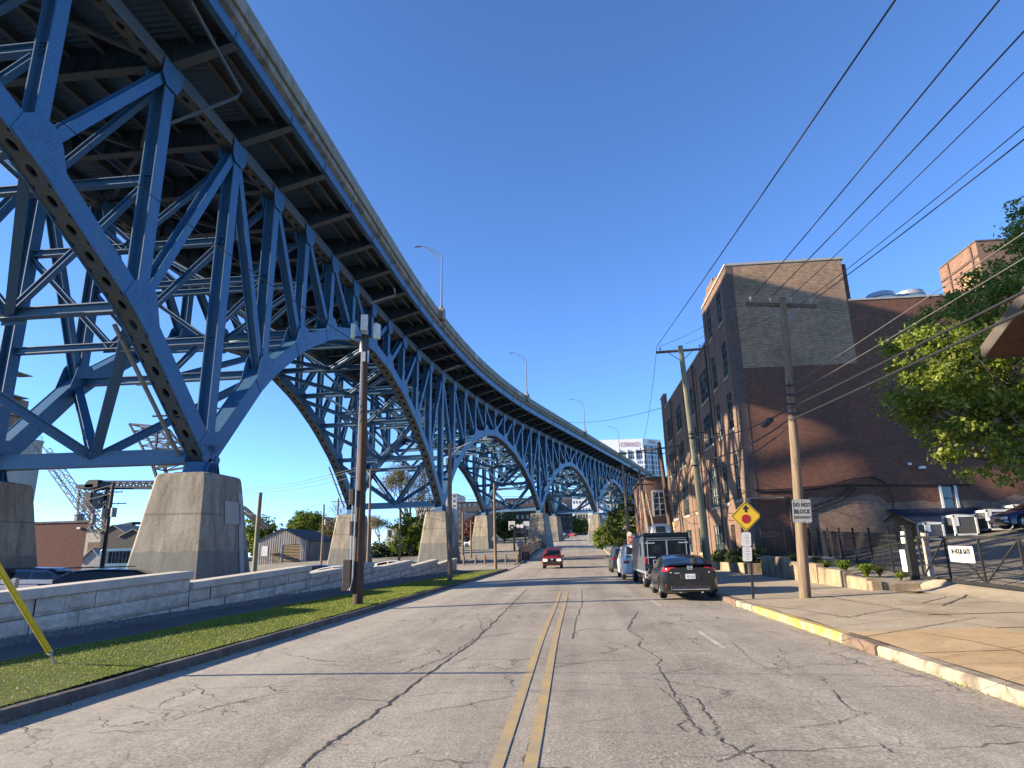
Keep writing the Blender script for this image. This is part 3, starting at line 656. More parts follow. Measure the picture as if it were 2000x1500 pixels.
for i, (_, k, s) in enumerate(verts):
    p, q = node_lo(k, s), node_hi(k, s); ax, lat = bax(tk(k)); mb = MB() if i < 96 else rest
    near = -3 <= k <= 6 and s == 0
    w = .66 if k % 10 in (0, 1, 9) else .58
    if k % 10 == 0: p = p-Vector((0,0,.2))
    mb.hbeam(p, q, w, w+.04, .05, side_up(p, q, lat))
    if near:                                        # rivet lines down both edges of the outer flange
        L = (q-p).length; n = int(L/.22)
        for j in range(n):
            mb.mi = 1
            for e in (-.28, .28): rivet(mb, p+(q-p)*(j+.5)/n+lat*(w/2)+ax*e, lat)
    if i < 96: mb.build('vertical_member', [M['steel'], M['rivet']] if near else M['steel'], br)
kind(rest.build('vertical_member', M['steel'], br), 'stuff')
rest = MB()
for i, (_, k, s, (p, q)) in enumerate(diags):
    ax, lat = bax(tk(k)+PAN/2); mb = MB() if i < 96 else rest
    mb.hbeam(p, q, .52, .46, .045, side_up(p, q, lat))
    if i < 96: mb.build('diagonal_member', M['steel'], br)
kind(rest.build('diagonal_member', M['steel'], br), 'stuff')
# lower (arch) chords, one part for every span and side: top and side plates, perforated bottom plate
for s in (0, 1):
    for sp in range(-1, 5):
        mb = MB(); W, Hh = .86, .98
        for k in range(sp*10, sp*10+10):
            p, q = node_lo(k, s), node_lo(k+1, s); ax, lat = bax(tk(k)+PAN/2)
            up = side_up(p, q, lat)
            if up.z < 0: up = -up
            e = (q-p).normalized()*.06; p = p-e; q = q+e
            d, a, b = mb.frame(p, q, up)
            mb.mi = 0
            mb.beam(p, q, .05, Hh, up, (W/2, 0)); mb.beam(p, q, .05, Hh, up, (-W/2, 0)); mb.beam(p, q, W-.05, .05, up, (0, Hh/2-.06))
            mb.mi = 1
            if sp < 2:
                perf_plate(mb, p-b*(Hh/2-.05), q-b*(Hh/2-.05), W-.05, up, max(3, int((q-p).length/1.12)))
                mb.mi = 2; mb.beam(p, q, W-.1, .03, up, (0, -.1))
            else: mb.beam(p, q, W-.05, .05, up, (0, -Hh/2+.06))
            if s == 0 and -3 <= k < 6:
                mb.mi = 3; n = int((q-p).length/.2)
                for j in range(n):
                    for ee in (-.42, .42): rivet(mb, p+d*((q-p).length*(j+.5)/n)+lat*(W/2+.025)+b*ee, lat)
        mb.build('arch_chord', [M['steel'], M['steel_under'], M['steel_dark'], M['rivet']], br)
    mb = MB()
    for k in range(KA, KB):
        p, q = node_hi(k, s), node_hi(k+1, s); mb.mi = 0
        z = Vector((0,0,.18)); up = (0,0,1)
        mb.beam(p+z, q+z, .05, .74, up, (.31, 0)); mb.beam(p+z, q+z, .05, .74, up, (-.31, 0)); mb.beam(p+z, q+z, .57, .05, up, (0, .34))
        mb.mi = 1
        if -6 <= k < 14:
            e = (q-p).normalized()*.9
            perf_plate(mb, p-Vector((0,0,.2))+e, q-Vector((0,0,.2))-e, .57, up, 3, .24, .13)
            mb.beam(p-Vector((0,0,.2)), p-Vector((0,0,.2))+e, .57, .03, up); mb.beam(q-Vector((0,0,.2))-e, q-Vector((0,0,.2)), .57, .03, up)
            mb.mi = 2; mb.beam(p+Vector((0,0,.05)), q+Vector((0,0,.05)), .5, .03, up)
        else: mb.beam(p-Vector((0,0,.2)), q-Vector((0,0,.2)), .57, .03, up)
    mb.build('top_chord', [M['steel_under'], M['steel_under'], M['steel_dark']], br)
# gusset plates where members meet
rest = MB()
for s in (0, 1):
    for k in range(KA, KB+1):
        if k > 30 and s == 1: continue
        ax, lat = bax(tk(k)); outw = lat if s == 0 else -lat
        for hi in (0, 1):
            own = -8 <= k <= (24 if s == 0 else 12); mb = MB() if own else rest
            o = node_hi(k, s) if hi else node_lo(k, s)
            mem = []
            if hi: mem.append(((0, -1), .38, 1.0))
            else: mem.append(((0, 1), .36, 1.25))
            for (_, kk, ss, (p, q)) in diags:
                if ss != s: continue
                for e, f in ((p, q), (q, p)):
                    if (e-o).length < .05: v = (f-e).normalized(); mem.append(((v.dot(ax), v.z), .28, 1.1 if not hi else .9))
            for dk in (-1, 1):
                if not (KA <= k+dk <= KB): continue
                f = node_hi(k+dk, s) if hi else node_lo(k+dk, s); v = (f-o).normalized()
                mem.append(((v.dot(ax), v.z), .44 if not hi else .3, 1.15 if not hi else .7))
            pts = []
            for (dx, dz), hw, L in mem:
                pts += [(dx*L-dz*hw, dz*L+dx*hw), (dx*L+dz*hw, dz*L-dx*hw)]
            pl = hull(pts); W = .86 if not hi else .76
            for sd in (1, -1):
                mb.prism(pl, o+lat*(sd*(W/2+.028)), ax, Vector((0,0,1)), lat*(sd*.03))
            if s == 0 and -4 <= k <= 7:
                mb.mi = 1
                for (dx, dz), hw, L in mem:
                    for a_ in range(int(L/.13)):
                        for b_ in (-.2, -.08, .08, .2):
                            if a_*.13 < .3 or abs(b_) > hw*.8: continue
                            x, y = dx*(a_*.13)-dz*b_, dz*(a_*.13)+dx*b_
                            rivet(mb, o+lat*(W/2+.058)+ax*x+Vector((0,0,y)), lat, .03)
            if own: mb.build('gusset_plate', [M['steel'], M['rivet']], br)
kind(rest.build('gusset_plate', M['steel'], br), 'stuff')
# sway frames between the trusses
for k in range(KA, KB+1):
    mb = MB(); ax, lat = bax(tk(k)); a, b = node_lo(k, 0), node_lo(k, 1); m = k % 10
    c = (a+b)/2; top = 23.6+max(0, (plan(tk(k))[1]-85)*.012)
    h = top-a.z
    if m == 0:
        mb.beam(a, b, .62, .75); a2, b2 = a, b
    else: mb.ibeam(a+Vector((0,0,.1)), b+Vector((0,0,.1)), .42, .46, .05)
    def at(v, z): return Vector((v.x, v.y, z))
    if h > 6:
        lev = [a.z+h*f for f in ((.36, .70) if h > 13 else (.55,))]
        for i, z in enumerate(lev):
            p, q, cc = at(a, z), at(b, z), at(c, z)
            mb.ibeam(p, q, .36, .38, .045)
            mb.prism([(-.55,-.28),(.55,-.28),(.55,.22),(.3,.45),(-.3,.45),(-.55,.22)], cc+ax*.2, lat, Vector((0,0,1)), ax*.03)
            zt = lev[i+1] if i+1 < len(lev) else top
            mb.ibeam(cc, at(a, zt), .3, .30, .04); mb.ibeam(cc, at(b, zt), .3, .30, .04)
        if m != 0:
            mb.ibeam(c+Vector((0,0,.2)), at(a, lev[0]), .28, .28, .04); mb.ibeam(c+Vector((0,0,.2)), at(b, lev[0]), .28, .28, .04)
    else:
        mb.ibeam(c, at(a, top), .26, .26, .04); mb.ibeam(c, at(b, top), .26, .26, .04)
    mb.prism([(-.6,-.3),(.6,-.3),(.6,.3),(-.6,.3)], c+ax*.25, lat, Vector((0,0,1)), ax*.03)
    mb.build('sway_frame', M['steel'], br)
# K bracing in the surface of the arch
for k in range(KA, KB):
    m = k % 10; mb = MB()
    f, t = (k, k+1) if m < 5 else (k+1, k)
    c = (node_lo(f, 0)+node_lo(f, 1))/2; c.z += .05
    for s in (0, 1):
        e = node_lo(t, s); mb.ibeam(c, e+Vector((0,0,-.1)), .46 if m in (0, 9) else .36, .44 if m in (0, 9) else .36, .05)
    mb.build('lateral_brace', M['steel'], br)
# floor beams with tapered brackets, stiffeners
for k in range(KA, KB+1):
    mb = MB(); t = tk(k); ax, lat = bax(t); z = Vector((0,0,1)); o = bp(t, 0, 0)
    prof = [(-.35, 26.15), (-.35, 25.35), (-3.3, 24.55), (-15.7, 24.55), (-18.65, 25.35), (-18.65, 26.15)]
    mb.mi = 0; mb.prism(prof, o-ax*.03, lat, z, ax*.06)
    mb.mi = 1
    for (x0, z0_), (x1, z1) in (((-.35, 25.35), (-3.3, 24.55)), ((-3.3, 24.55), (-15.7, 24.55)), ((-15.7, 24.55), (-18.65, 25.35))):
        mb.beam(o+lat*x0+z*z0_, o+lat*x1+z*z1, .48, .06)
    mb.mi = 0
    if k < 16:
        x = -1.2
        while x > -18:
            zb = 24.6 if -15.7 < x < -3.3 else 25.4-(25.4-24.6)*min(1, (-x-.35)/2.95 if x > -4 else (x+18.65)/2.95)
            for sg in (-1, 1): mb.beam(o+lat*x+z*zb+ax*sg*.1, o+lat*x+z*26.1+ax*sg*.1, .03, .15, lat.cross(z))
            x -= 1.05
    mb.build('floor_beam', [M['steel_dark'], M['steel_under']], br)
for off in (1.35, 2.5, 5.4, 7.2, 9.0, 10.8, 12.6, 14.0, 16.7, 17.7):
    mb = MB()
    for k in range(KA, KB): mb.ibeam(bp(tk(k), off, 25.93), bp(tk(k+1), off, 25.93), .24, .48, .03)
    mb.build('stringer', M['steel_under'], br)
mb = MB()
for k in range(KA, KB):
    e = Vector((0,0,.0))
    a0, a1, b0, b1 = bp(tk(k), 3.9, 24.8), bp(tk(k), 15.1, 24.8), bp(tk(k+1), 3.9, 24.8), bp(tk(k+1), 15.1, 24.8)
    if k % 2: mb.ibeam(a0, (b0+b1)/2, .22, .22, .03); mb.ibeam(a1, (b0+b1)/2, .22, .22, .03)
    else: mb.ibeam((a0+a1)/2, b0, .22, .22, .03); mb.ibeam((a0+a1)/2, b1, .22, .22, .03)
kind(mb.build('deck_brace', M['steel_under'], br), 'stuff')
# corrugated deck pan, slab, fascia girders, parapets
mb = MB(); rows = []
t = tk(KA)
while t < tk(KB):
    near = t < tk(14); st = .34 if near else PAN
    if near:
        for dt, z in ((0, 26.19), (.10, 26.26), (.17, 26.26), (.27, 26.19)): rows.append((t+dt, z))
    else: rows.append((t, 26.22))
    t += st
rows.append((tk(KB), 26.22))
vs = []; n = 5
for t, z in rows:
    for i in range(n): vs.append(bp(t, .5+18*i/(n-1), z))
mb.add(vs, [(j*n+i, j*n+i+1, (j+1)*n+i+1, (j+1)*n+i) for j in range(len(rows)-1) for i in range(n-1)])
mb.build('deck_pan', M['deck_under'], br)
TT = lin(tk(KA), tk(KB), 181)
def extr(name, sec, mat, ts=TT):
    mb = MB(); mb.loft([[bp(t, o, z) for o, z in sec] for t in ts]); return mb.build(name, mat, br)
extr('deck_slab', [(0.12, 26.55), (0.12, 27.0), (18.88, 27.0), (18.88, 26.55), (18.4, 26.30), (.6, 26.30)], M['slab_edge'])
for f in (lambda o: o, lambda o: 19-o):
    extr('parapet', [(f(0.0), 27.0), (f(-.05), 27.04), (f(-.05), 27.12), (f(0), 27.17), (f(.03), 27.95), (f(.03), 28.0), (f(.28), 28.0), (f(.34), 27.2), (f(.5), 27.0)], M['parapet'])
    mb = MB()
    for k in range(KA, KB):
        mb.beam(bp(tk(k)+.02, f(.42), 25.98), bp(tk(k+1)-.02, f(.42), 25.98), .05, .98); mb.beam(bp(tk(k), f(.36), 25.48), bp(tk(k+1), f(.36), 25.48), .34, .05)
    mb.build('fascia_girder', M['steel'], br)
for t in [-40+5.9*i for i in range(46)]:      # lighter repair panels and the open joints of the parapet
    if (i_ := int(t*7) % 5) == 0: mb = MB(); mb.beam(bp(t, .012, 27.22), bp(t+1.7, .012, 27.22), .03, .02); mb.prism([(0,0),(1.5,0),(1.5,.72),(0,.72)], bp(t, -.004, 27.21), bax(t)[0], Vector((0,0,1)), -bax(t)[1]*.02); mb.build('parapet_patch', M['coping'], br)
# bearings
for k in range(KA, KB+1, 10):
    for s in (0, 1):
        mb = MB(); o = node_lo(k, s); ax, lat = bax(tk(k)); z = Vector((0,0,1)); b = o-z*.98
        mb.prism([(-.75,0),(.75,0),(.55,.62),(-.55,.62)], b-lat*.5, ax, z, lat)
        for x in (-.6, -.3, 0, .3, .6): mb.prism([(x-.02,0),(x+.02,0),(x*.6+.02,.6),(x*.6-.02,.6)], b+lat*.5, ax, z, lat*.18)
        mb.prism([(-1.0,0),(1.0,0),(1.0,.09),(-1.0,.09)], b-lat*.75-z*.02, ax, z, lat*1.5)
        for sd in (-1, 1):
            for x in (-.55, .55): mb.cyl(o+lat*sd*.45+ax*x-z*.18, o+lat*sd*.52+ax*x-z*.18, .2, n=14)
        mb.build('bearing', M['steel'], br)
# drain pipes and the ladder pipes beside the arch chords
mb = MB(); mb.tube([atx(372, 2, -15.5), atx(408, 68, -15.6), atx(440, 125, -15.7), atx(470, 178, -15.8), atx(462, 190, -16.0), atx(335, 240, -18.3)], .09, 8); mb.build('drain_pipe', M['steel_under'], br)
mb = MB(); mb.tube([bp(tk(5)-2.2, .8, 24.9), bp(tk(5)-1.2, 1.0, 24.7), bp(tk(5)-1.6, 3.2, 23.9)], .10, 8); mb.build('drain_pipe', M['pipe'], br)
mb = MB(); mb.tube([bp(tk(10)-1, .9, 25.0), bp(tk(10)-1.4, 3.2, 24.2)], .10, 8)
mb.build('drain_pipe', M['pipe'], br)
for k0, s in ((-1, 0), (0, 0), (-1, 1), (0, 1), (9, 0), (9, 1), (10, 0)):
    mb = MB(); ax, lat = bax(tk(k0)); o = -lat*1.0-Vector((0,0,.35))
    p, q = node_lo(k0, s)+o, node_lo(k0+1, s)+o
    mb.tube([p+(q-p)*.04, p+(q-p)*.5, p+(q-p)*.93], .10, 8)
    for f in (.2, .42, .64, .84):
        c = p+(q-p)*f; mb.beam(c-lat*.35, c+lat*1.25, .08, .08)
    mb.build('drain_pipe', M['pipe'], br)
# ---------------------------------------------------------------- concrete piers, each a thing of its own
def pier(k, s, label):
    ax, lat = bax(tk(k)); o = node_lo(k, s); zt = o.z-1.0; zb = gz(o.x, o.y)-.3; g = zb+.3
    base = Vector((o.x, o.y, g)); r = thing('bridge_pier', label, 'bridge pier', base, 0, 'concrete piers carrying the blue bridge')
    H_ = zt-g; mb = MB(); rings = []
    def ring(hx, hy, z, ch):
        pts = [(hx-ch,-hy),(hx,-hy+ch),(hx,hy-ch),(hx-ch,hy),(-hx+ch,hy),(-hx,hy-ch),(-hx,-hy+ch),(-hx+ch,-hy)]
        return [Vector((o.x, o.y, z))+lat*x+ax*y for x, y in pts]
    for i in range(9):
        f = i/8; z = zb+(zt-.22-zb)*f; rings.append(ring(2.1+(1.42-2.1)*f, 2.55+(1.62-2.55)*f, z, .22))
    rings.append(ring(1.38, 1.58, zt-.06, .26)); rings.append(ring(1.25, 1.45, zt, .3))
    mb.loft(rings); mb.build('shaft', M['pier'], r, smooth=True, angle=25)
    return r, o, lat, ax, g, zt
PN = {(-10,0): None, (0,0): 'big tapered concrete pier nearest the road, standing behind the stone wall', (0,1): 'tapered concrete pier cut off by the left edge, beside the red brick shed',
      (10,0): 'tapered concrete pier with a pole shadow down its front, behind the grey street pole', (10,1): 'rust stained concrete pier half hidden by the tall dark utility pole',
      (20,0): 'tapered concrete pier beside the brown timber fence at the road edge', (20,1): 'pale tapered concrete pier left of the far billboard, behind the bollards',
      (30,0): 'slim concrete pier in the distance on the right verge of the rising road', (30,1): 'rusty streaked far pier just left of the road, behind the timber fence',
      (40,0): 'distant concrete pier hidden behind the street trees', (40,1): 'small distant pier under the fourth arch, beside the right verge'}
for (k, s), lab in PN.items():
    if not lab: continue
    r, o, lat, ax, g, zt = pier(k, s, lab)
    if k == 0 and s == 0:
        def pface(u, v, f):  # point on a face of the shaft: f=0 front(-ax), f=1 right(+lat)
            fr = (v-g)/(zt-g); hx = 2.1+(1.42-2.1)*fr; hy = 2.55+(1.62-2.55)*fr
            return Vector((o.x, o.y, v))+(lat*u-ax*(hy+.012) if f == 0 else lat*(hx+.012)+ax*u)
        for (u0, u1, v0, v1, f) in ((-.3, 1.2, 3.2, 4.3, 1), (1.0, 1.42, .2, 4.8, 1)):
            a, b, c, d = pface(u0, v0, f), pface(u1, v0, f), pface(u1, v1, f), pface(u0, v1, f)
            mb = MB(); mb.quad(a, b, c, d); mb.build('repair_patch', M['pier_patch'], r)
# ---------------------------------------------------------------- street lamps on the parapet
def bridge_lamp(t, label):
    b = bp(t, -.05, 28.0); ax, lat = bax(t); z = Vector((0,0,1))
    r = thing('street_lamp', label, 'street lamp', b, 0, 'lamps along the bridge parapet')
    mb = MB(); mb.prism([(-.55,-1.0),(.55,-1.0),(.55,.12),(.4,.3),(-.4,.3),(-.55,.12)], b-lat*.28, ax, z, lat*.62); mb.build('pedestal', M['parapet'], r)
    mb = MB(); mb.cyl(b+z*.3, b+z*.75, .19, .15, 10); mb.cyl(b+z*.7, b+z*6.9, .10, .065, 10); mb.build('pole', M['lampmetal'], r, smooth=True)
    mb = MB(); h = b+z*6.85
    up = [h-lat*(2.6*f)+z*(1.45*(1-(1-f)**1.7)) for f in (0, .2, .4, .6, .8, 1)]
    lo = [h-z*.75-lat*(1.95*f)+z*(1.85*(f**.85)) for f in (0, .25, .5, .75, 1)]
    mb.tube(up, .045, 6); mb.tube(lo, .04, 6); mb.tube([up[1]+z*.05, lo[1]], .03, 5); mb.tube([up[2], lo[3]], .03, 5); mb.build('arm', M['lampmetal'], r, smooth=True)
    mb = MB(); e = up[-1]; mb.loft([[e+lat*x+ax*(w*c)+z*(hh*s_) for c, s_ in ((1,0),(.7,.7),(0,1),(-.7,.7),(-1,0),(0,-.6))] for x, w, hh in ((.1,.06,.06),(-.15,.14,.10),(-.5,.16,.11),(-.75,.05,.04))]); mb.build('lamp_head', M['lampmetal'], r, smooth=True)
def tofY(Y):
    t = -60
    while plan(t)[1] < Y: t += .2
    return t
for Y, lab in ((66.8, 'tall grey street lamp nearest the camera on the bridge parapet'), (110.5, 'grey street lamp second along the bridge parapet, left of the sky gap'), (152, 'small grey street lamp third along the bridge parapet'), (193, 'tiny far street lamp on the parapet in front of the white tower')):
    bridge_lamp(tofY(Y), lab)
# ---------------------------------------------------------------- stone wall along the path
ws = thing('stone_wall', 'long low wall of split grey stone blocks with stepped pale caps', 'wall', (-11.0, 30, 0))
rr = random.Random(21)
SEG = [(-6, 17.86, .56, 1.28), (17.9, 26.23, .97, 1.24), (26.27, 34.65, .92, 1.20), (34.69, 42.9, .89, 1.18), (42.94, 51.2, .80, 1.13), (51.24, 59.6, .76, 1.10)]
for y0, y1, z0, z1 in SEG:
    sl_ = (z1-z0)/(y1-y0) if y0 > 0 else .031
    if y0 < 0: z0 = z1-.031*(y1-y0)
    mb = MB(); n = max(1, round((y1-y0)/2.7)); L = (y1-y0)/n
    for i in range(n):
        a, b = y0+i*L+.006, y0+(i+1)*L-.006
        za, zb_ = z0+(a-y0)*sl_, z0+(b-y0)*sl_
        mb.loft([[(-10.74, y, z), (-11.34, y, z), (-11.34, y, z-.2), (-10.74, y, z-.2)] for y, z in ((a, za), (b, zb_))])
    mb.build('cap', M['stone_cap'], ws, bevel=.02)
    mb = MB(); ch = .36
    for c in range(6):
        y = y0 - rr.uniform(0, .8)*(c % 2)
        while y < y1-.01:
            L = rr.uniform(.75, 1.35); a, b = max(y, y0)+.006, min(y+L, y1)-.006; y += L
            if b-a < .08: continue
            zt = z0-.2-c*ch; g = .006; nx, nz = max(2, int((b-a)/.16)), 4; dpt = rr.uniform(-.015, .02); vs = []
            for j in range(nz+1):
                for i in range(nx+1):
                    yy_ = a+(b-a)*i/nx; z = zt-g-(ch-2*g)*j/nz+(yy_-y0)*sl_; e = i in (0, nx) or j in (0, nz)
                    bul = 0 if e else .045+.035*mnoise.noise((yy_*3.1, z*4.3, c))
                    vs.append((-10.83+bul+dpt, yy_, z))
            fs = [(j*(nx+1)+i, j*(nx+1)+i+1, (j+1)*(nx+1)+i+1, (j+1)*(nx+1)+i) for j in range(nz) for i in range(nx)]
            mb.add(vs, fs)
    mb.mi = 1
    mb.loft([[(-10.86, y, z), (-11.25, y, z), (-11.25, y, z-2.2), (-10.86, y, z-2.2)] for y, z in ((y0+.01, z0-.19), (y1-.01, z1-.19))])
    mb.build('block_work', [M['stone_block'], M['kerbdark']], ws)
# low pale guard rail of the car park behind the wall
gr = thing('guard_rail', 'two pale horizontal rails in the car park behind the stone wall', 'railing', (-14.6, 16, gz(-14.6, 16)))
mb = MB()
for p1, p2 in (((-60, 1136), (100, 1136)), ((-60, 1147), (70, 1146))):
    a, b = atx(*p1, -13.2), atx(*p2, -13.2); mb.beam(a, b, .06, .10)
mb.build('rail', M['white'], gr)
mb = MB()
for y in (10.5, 12.6, 14.6): mb.bx(-13.26, -13.16, y-.05, y+.05, gz(-13.2, y), 1.26)
mb.build('post', M['greymetal'], gr)

# ---------------------------------------------------------------- utility poles
def pole(label, base, top, r0, r1, mat, arms=(), group='utility poles', n=12):
    base, top = Vector(base), Vector(top)
    r = thing('utility_pole', label, 'utility pole', base, 0, group)
    mb = MB(); k = 9; pts = []; rad = []
    for i in range(k+1):
        f = i/k; p = base.lerp(top, f); w = math.sin(f*PI)*.03
        pts.append(p+Vector((w*math.sin(base.y), w*.5, 0))); rad.append(r0+(r1-r0)*f)
    mb.tube([pts[0]-Vector((0,0,.4))]+pts, [rad[0]]+rad, n); mb.build('shaft', mat, r, smooth=True, angle=40)
    for (z, half, d, nin) in arms:
        d = Vector(d).normalized(); f = (z-base.z)/(top.z-base.z); c = base.lerp(top, f); side = d.cross(Vector((0,0,1)))*-1
        mb = MB(); o = c+side*(r1+.06); mb.beam(o-d*half, o+d*half, .10, .12)
        ca = mb.build('crossarm', M['crossarm'], r)
        mb = MB(); mb.beam(o-d*half*.55, c-Vector((0,0,.65)), .03, .04); mb.beam(o+d*half*.55, c-Vector((0,0,.65)), .03, .04); mb.build('brace', M['greymetal'], r)
        for j in range(nin):
            t = -1+2*(j+.15)/(nin-.7) if nin > 1 else 0
            mb = MB(); q = o+d*half*.94*max(-1, min(1, t)); mb.lathe([(.0,.22),(.035,.21),(.05,.16),(.035,.13),(.055,.10),(.03,.06),(.015,.05),(.015,0)], q+Vector((0,0,.05)), 8); mb.build('insulator', M['insul'], ca, smooth=True)
    return r
X1 = (1, 0, 0)
# the tall dark pole on the left verge with antenna boxes at its head
pd = pole('tall dark tarred pole with white antenna boxes on top, standing in the lawn', (-6.91, 20.65, .1), (-7.03, 20.65, 9.05), .165, .115, M['pole_dark'])
def obox(mb, c, s, rz=0): mb.box(c, s, rz)
for (dx, dy, dz, s, rz) in ((.04, -.2, 9.42, (.24, .20, .58), .25), (-.42, .02, 9.2, (.14, .24, .55), .1), (.42, .04, 9.18, (.16, .24, .55), -.35), (-.12, .32, 9.3, (.2, .14, .4), .1)):
    mb = MB(); mb.box((-7.03+dx, 20.65+dy, dz), s, rz); mb.build('antenna_box', M['offwhite'], pd, bevel=.02)
mb = MB(); mb.beam((-7.5, 20.65, 8.98), (-6.55, 20.65, 8.98), .08, .06); mb.beam((-7.03, 20.4, 9.0), (-7.03, 21.0, 9.0), .08, .06); mb.cyl((-7.03, 20.65, 8.4), (-7.03, 20.65, 8.9), .16); mb.build('mounting_bracket', M['blackmetal'], pd)
mb = MB(); mb.box((-6.96, 20.47, 8.2), (.1, .06, .35)); mb.box((-6.82, 20.5, 8.2), (.05, .05, .42)); mb.build('junction_box', M['galv'], pd)
for (x, z, s) in ((-7.2, 3.45, (.14, .26, .52)), (-7.17, 2.45, (.1, .22, .46)), (-7.24, 1.0, (.26, .3, .95))):
    mb = MB(); mb.box((x, 20.58, z), s); mb.build('meter_box', paint('brown_metal_box', (.05,.035,.028), .6), pd, bevel=.015)
mb = MB(); mb.tube([(-7.15, 20.5, 3.2), (-7.14, 20.5, 1.4)], .03, 6); mb.tube([(-7.28, 20.48, .62), (-7.1, 20.42, .55), (-7.03, 20.42, .9), (-7.03, 20.44, 4.8), (-7.05, 20.5, 8.5)], .025, 6); mb.build('conduit', M['galv'], pd)
mb = MB()
for z in (6.5, 6.7, 6.2): mb.tube([(-7.1, 20.5, z), (-7.3+.05*(z-6), 20.4, z+.1), (-7.36, 20.5, z-.2), (-7.1, 20.6, z-.4)], .018, 5)
mb.build('cable_loop', M['wire'], pd)
# street pole 2 on the lawn with a cobra head lamp
p2 = pole('grey street pole with a curved lamp arm on the lawn, second from the camera', (-6.83, 35.55, .1), (-6.85, 35.55, 7.6), .15, .11, M['pole_grey'])
mb = MB(); mb.tube([(-6.8, 35.5, 6.9), (-6.3, 35.4, 7.35), (-5.6, 35.3, 7.62), (-5.0, 35.2, 7.68)], .028, 6); mb.beam((-6.8, 35.5, 7.3), (-6.0, 35.4, 7.45), .02, .02); mb.build('lamp_arm', M['galv'], p2, smooth=True)
mb = MB(); mb.loft([[(x, 35.2+w*a, 7.68+h*b) for a, b in ((1,0),(.6,.8),(0,1),(-.6,.8),(-1,0),(0,-.7))] for x, w, h in ((-5.05,.05,.05),(-4.85,.13,.09),(-4.5,.14,.10),(-4.3,.04,.04))]); mb.build('lamp_head', M['galv'], p2, smooth=True)
mb = MB(); mb.box((-6.63, 35.42, 2.3), (.14, .16, .7)); mb.box((-7.0, 35.4, 6.6), (.12, .14, .35)); mb.build('meter_box', M['greymetal'], p2)
p3 = pole('pale slim pole at the far tip of the lawn, third along the left kerb', (-7.5, 61.5, 0), (-7.6, 62, 7.95), .15, .10, M['pole_grey'])
mb = MB(); mb.tube([(-7.5, 62, 7.3), (-7.1, 61.9, 7.5), (-6.7, 61.9, 7.4)], .03, 5); mb.build('lamp_arm', M['galv'], p3)
# poles in the lots on the left
def lotpole(label, pb, pt, Y, r, mat, arms=(), ext=None):
    b = aty(*pb, Y); t = aty(*pt, Y); b.z = gz(b.x, b.y)
    b.x = t.x
    return pole(label, b, t, r*1.15, r*.85, mat, arms)
lotpole('dark headless pole standing close in front of the metal shed', (497, 1118), (509, 962), 42, .15, M['pole_green'])
lotpole('slim pale pole with a small crossarm in front of the rust stained pier', (727, 1100), (724, 918), 58, .12, M['pole_grey'], ((9.2, .9, X1, 3),))
lotpole('slim bare pole between the two middle piers, beside the green bush', (783, 1090), (782, 985), 84, .15, M['pole_grey'])
q = lotpole('thin pole with a transformer in front of the grey shed roof', (628, 1108), (633, 985), 84, .14, M['pole_mid'])
mb = MB(); b_ = ORG[q.name]; mb.cyl(b_+Vector((.35, 0, 5.4)), b_+Vector((.35, 0, 6.1)), .2, n=10); mb.build('transformer', M['greymetal'], q)
lotpole('pole with one crossarm rising beside the leafless tree left of the pier', (657, 1105), (661, 973), 98, .16, M['pole_mid'], ((9.6, 1.2, X1, 3),))
q = lotpole('leaning pole with two transformers and two crossarms beside the red brick shed', (197, 1112), (222, 942), 74, .22, M['pole_dark'], ((9.6, 1.1, (1,.2,0), 4), (8.2, 1.7, (1,.2,0), 5)))
b_ = aty(222, 942, 74)
for dx in (-.65, .65):
    mb = MB(); mb.cyl(b_+Vector((dx, -.15, -4.2)), b_+Vector((dx, -.15, -3.1)), .33, n=12); mb.build('transformer', M['greymetal'], q, smooth=True)
lotpole('bare straight pole right of the second pier, taller of the close pair', (908, 1092), (904, 1000), 100, .16, M['pole_grey'])
lotpole('bare straight pole right of the second pier, shorter of the close pair', (922, 1090), (920, 1015), 92, .12, M['pole_grey'])
# right side poles
pA = pole('weathered grey wooden pole carrying the do not block driveway sign', (6.6, 20.38, .17), (7.1, 20.38, 9.5), .165, .10, M['pole_grey'], ((9.3, 1.12, (1,.03,-.08), 4),), n=14)
mb = MB()
for z in (6.5, 6.2, 5.9, 5.6): mb.box((6.9, 20.22, z), (.34, .06, .05))
mb.build('clamp', M['blackmetal'], pA)
mb = MB(); mb.tube([(6.55, 21.2, 5.62), (6.52, 21.4, 5.62), (6.5, 21.9, 5.58), (6.48, 22.1, 5.58)], [.06, .11, .11, .06], 10); mb.build('splice_case', M['blackmetal'], pA, smooth=True)
pB = pole('smooth greenish pole with a crossarm before the brick factory windows', (6.35, 33, .15), (5.96, 33, 11.95), .20, .13, M['pole_green'], ((11.75, 1.27, (1,0,.03), 3),))
mb = MB()
for z in (7.2, 7.0, 5.6): mb.box((6.1, 32.82, z), (.3, .06, .06))
mb.beam((6.05, 32.8, 7.3), (8.2, 36.0, 7.7), .05, .05); mb.build('clamp', M['blackmetal'], pB)
pC = pole('dark pole with a crossarm and long lamp arm against the white tower', (7.35, 50.4, .25), (7.0, 51.8, 9.8), .20, .15, M['pole_dark'], ((9.35, 1.9, (1,-.25,.06), 3),))
mb = MB(); mb.tube([(7.05, 51.5, 8.9), (5.8, 52.5, 9.15), (4.9, 53.4, 9.35), (4.4, 53.6, 9.3)], .04, 6); mb.tube([(7.05, 51.5, 8.9), (8.5, 49.6, 8.5)], .03, 6); mb.build('lamp_arm', M['blackmetal'], pC)
mb = MB(); mb.box((4.2, 53.6, 9.28), (.7, .26, .14)); mb.build('lamp_head', M['blackmetal'], pC, bevel=.03)
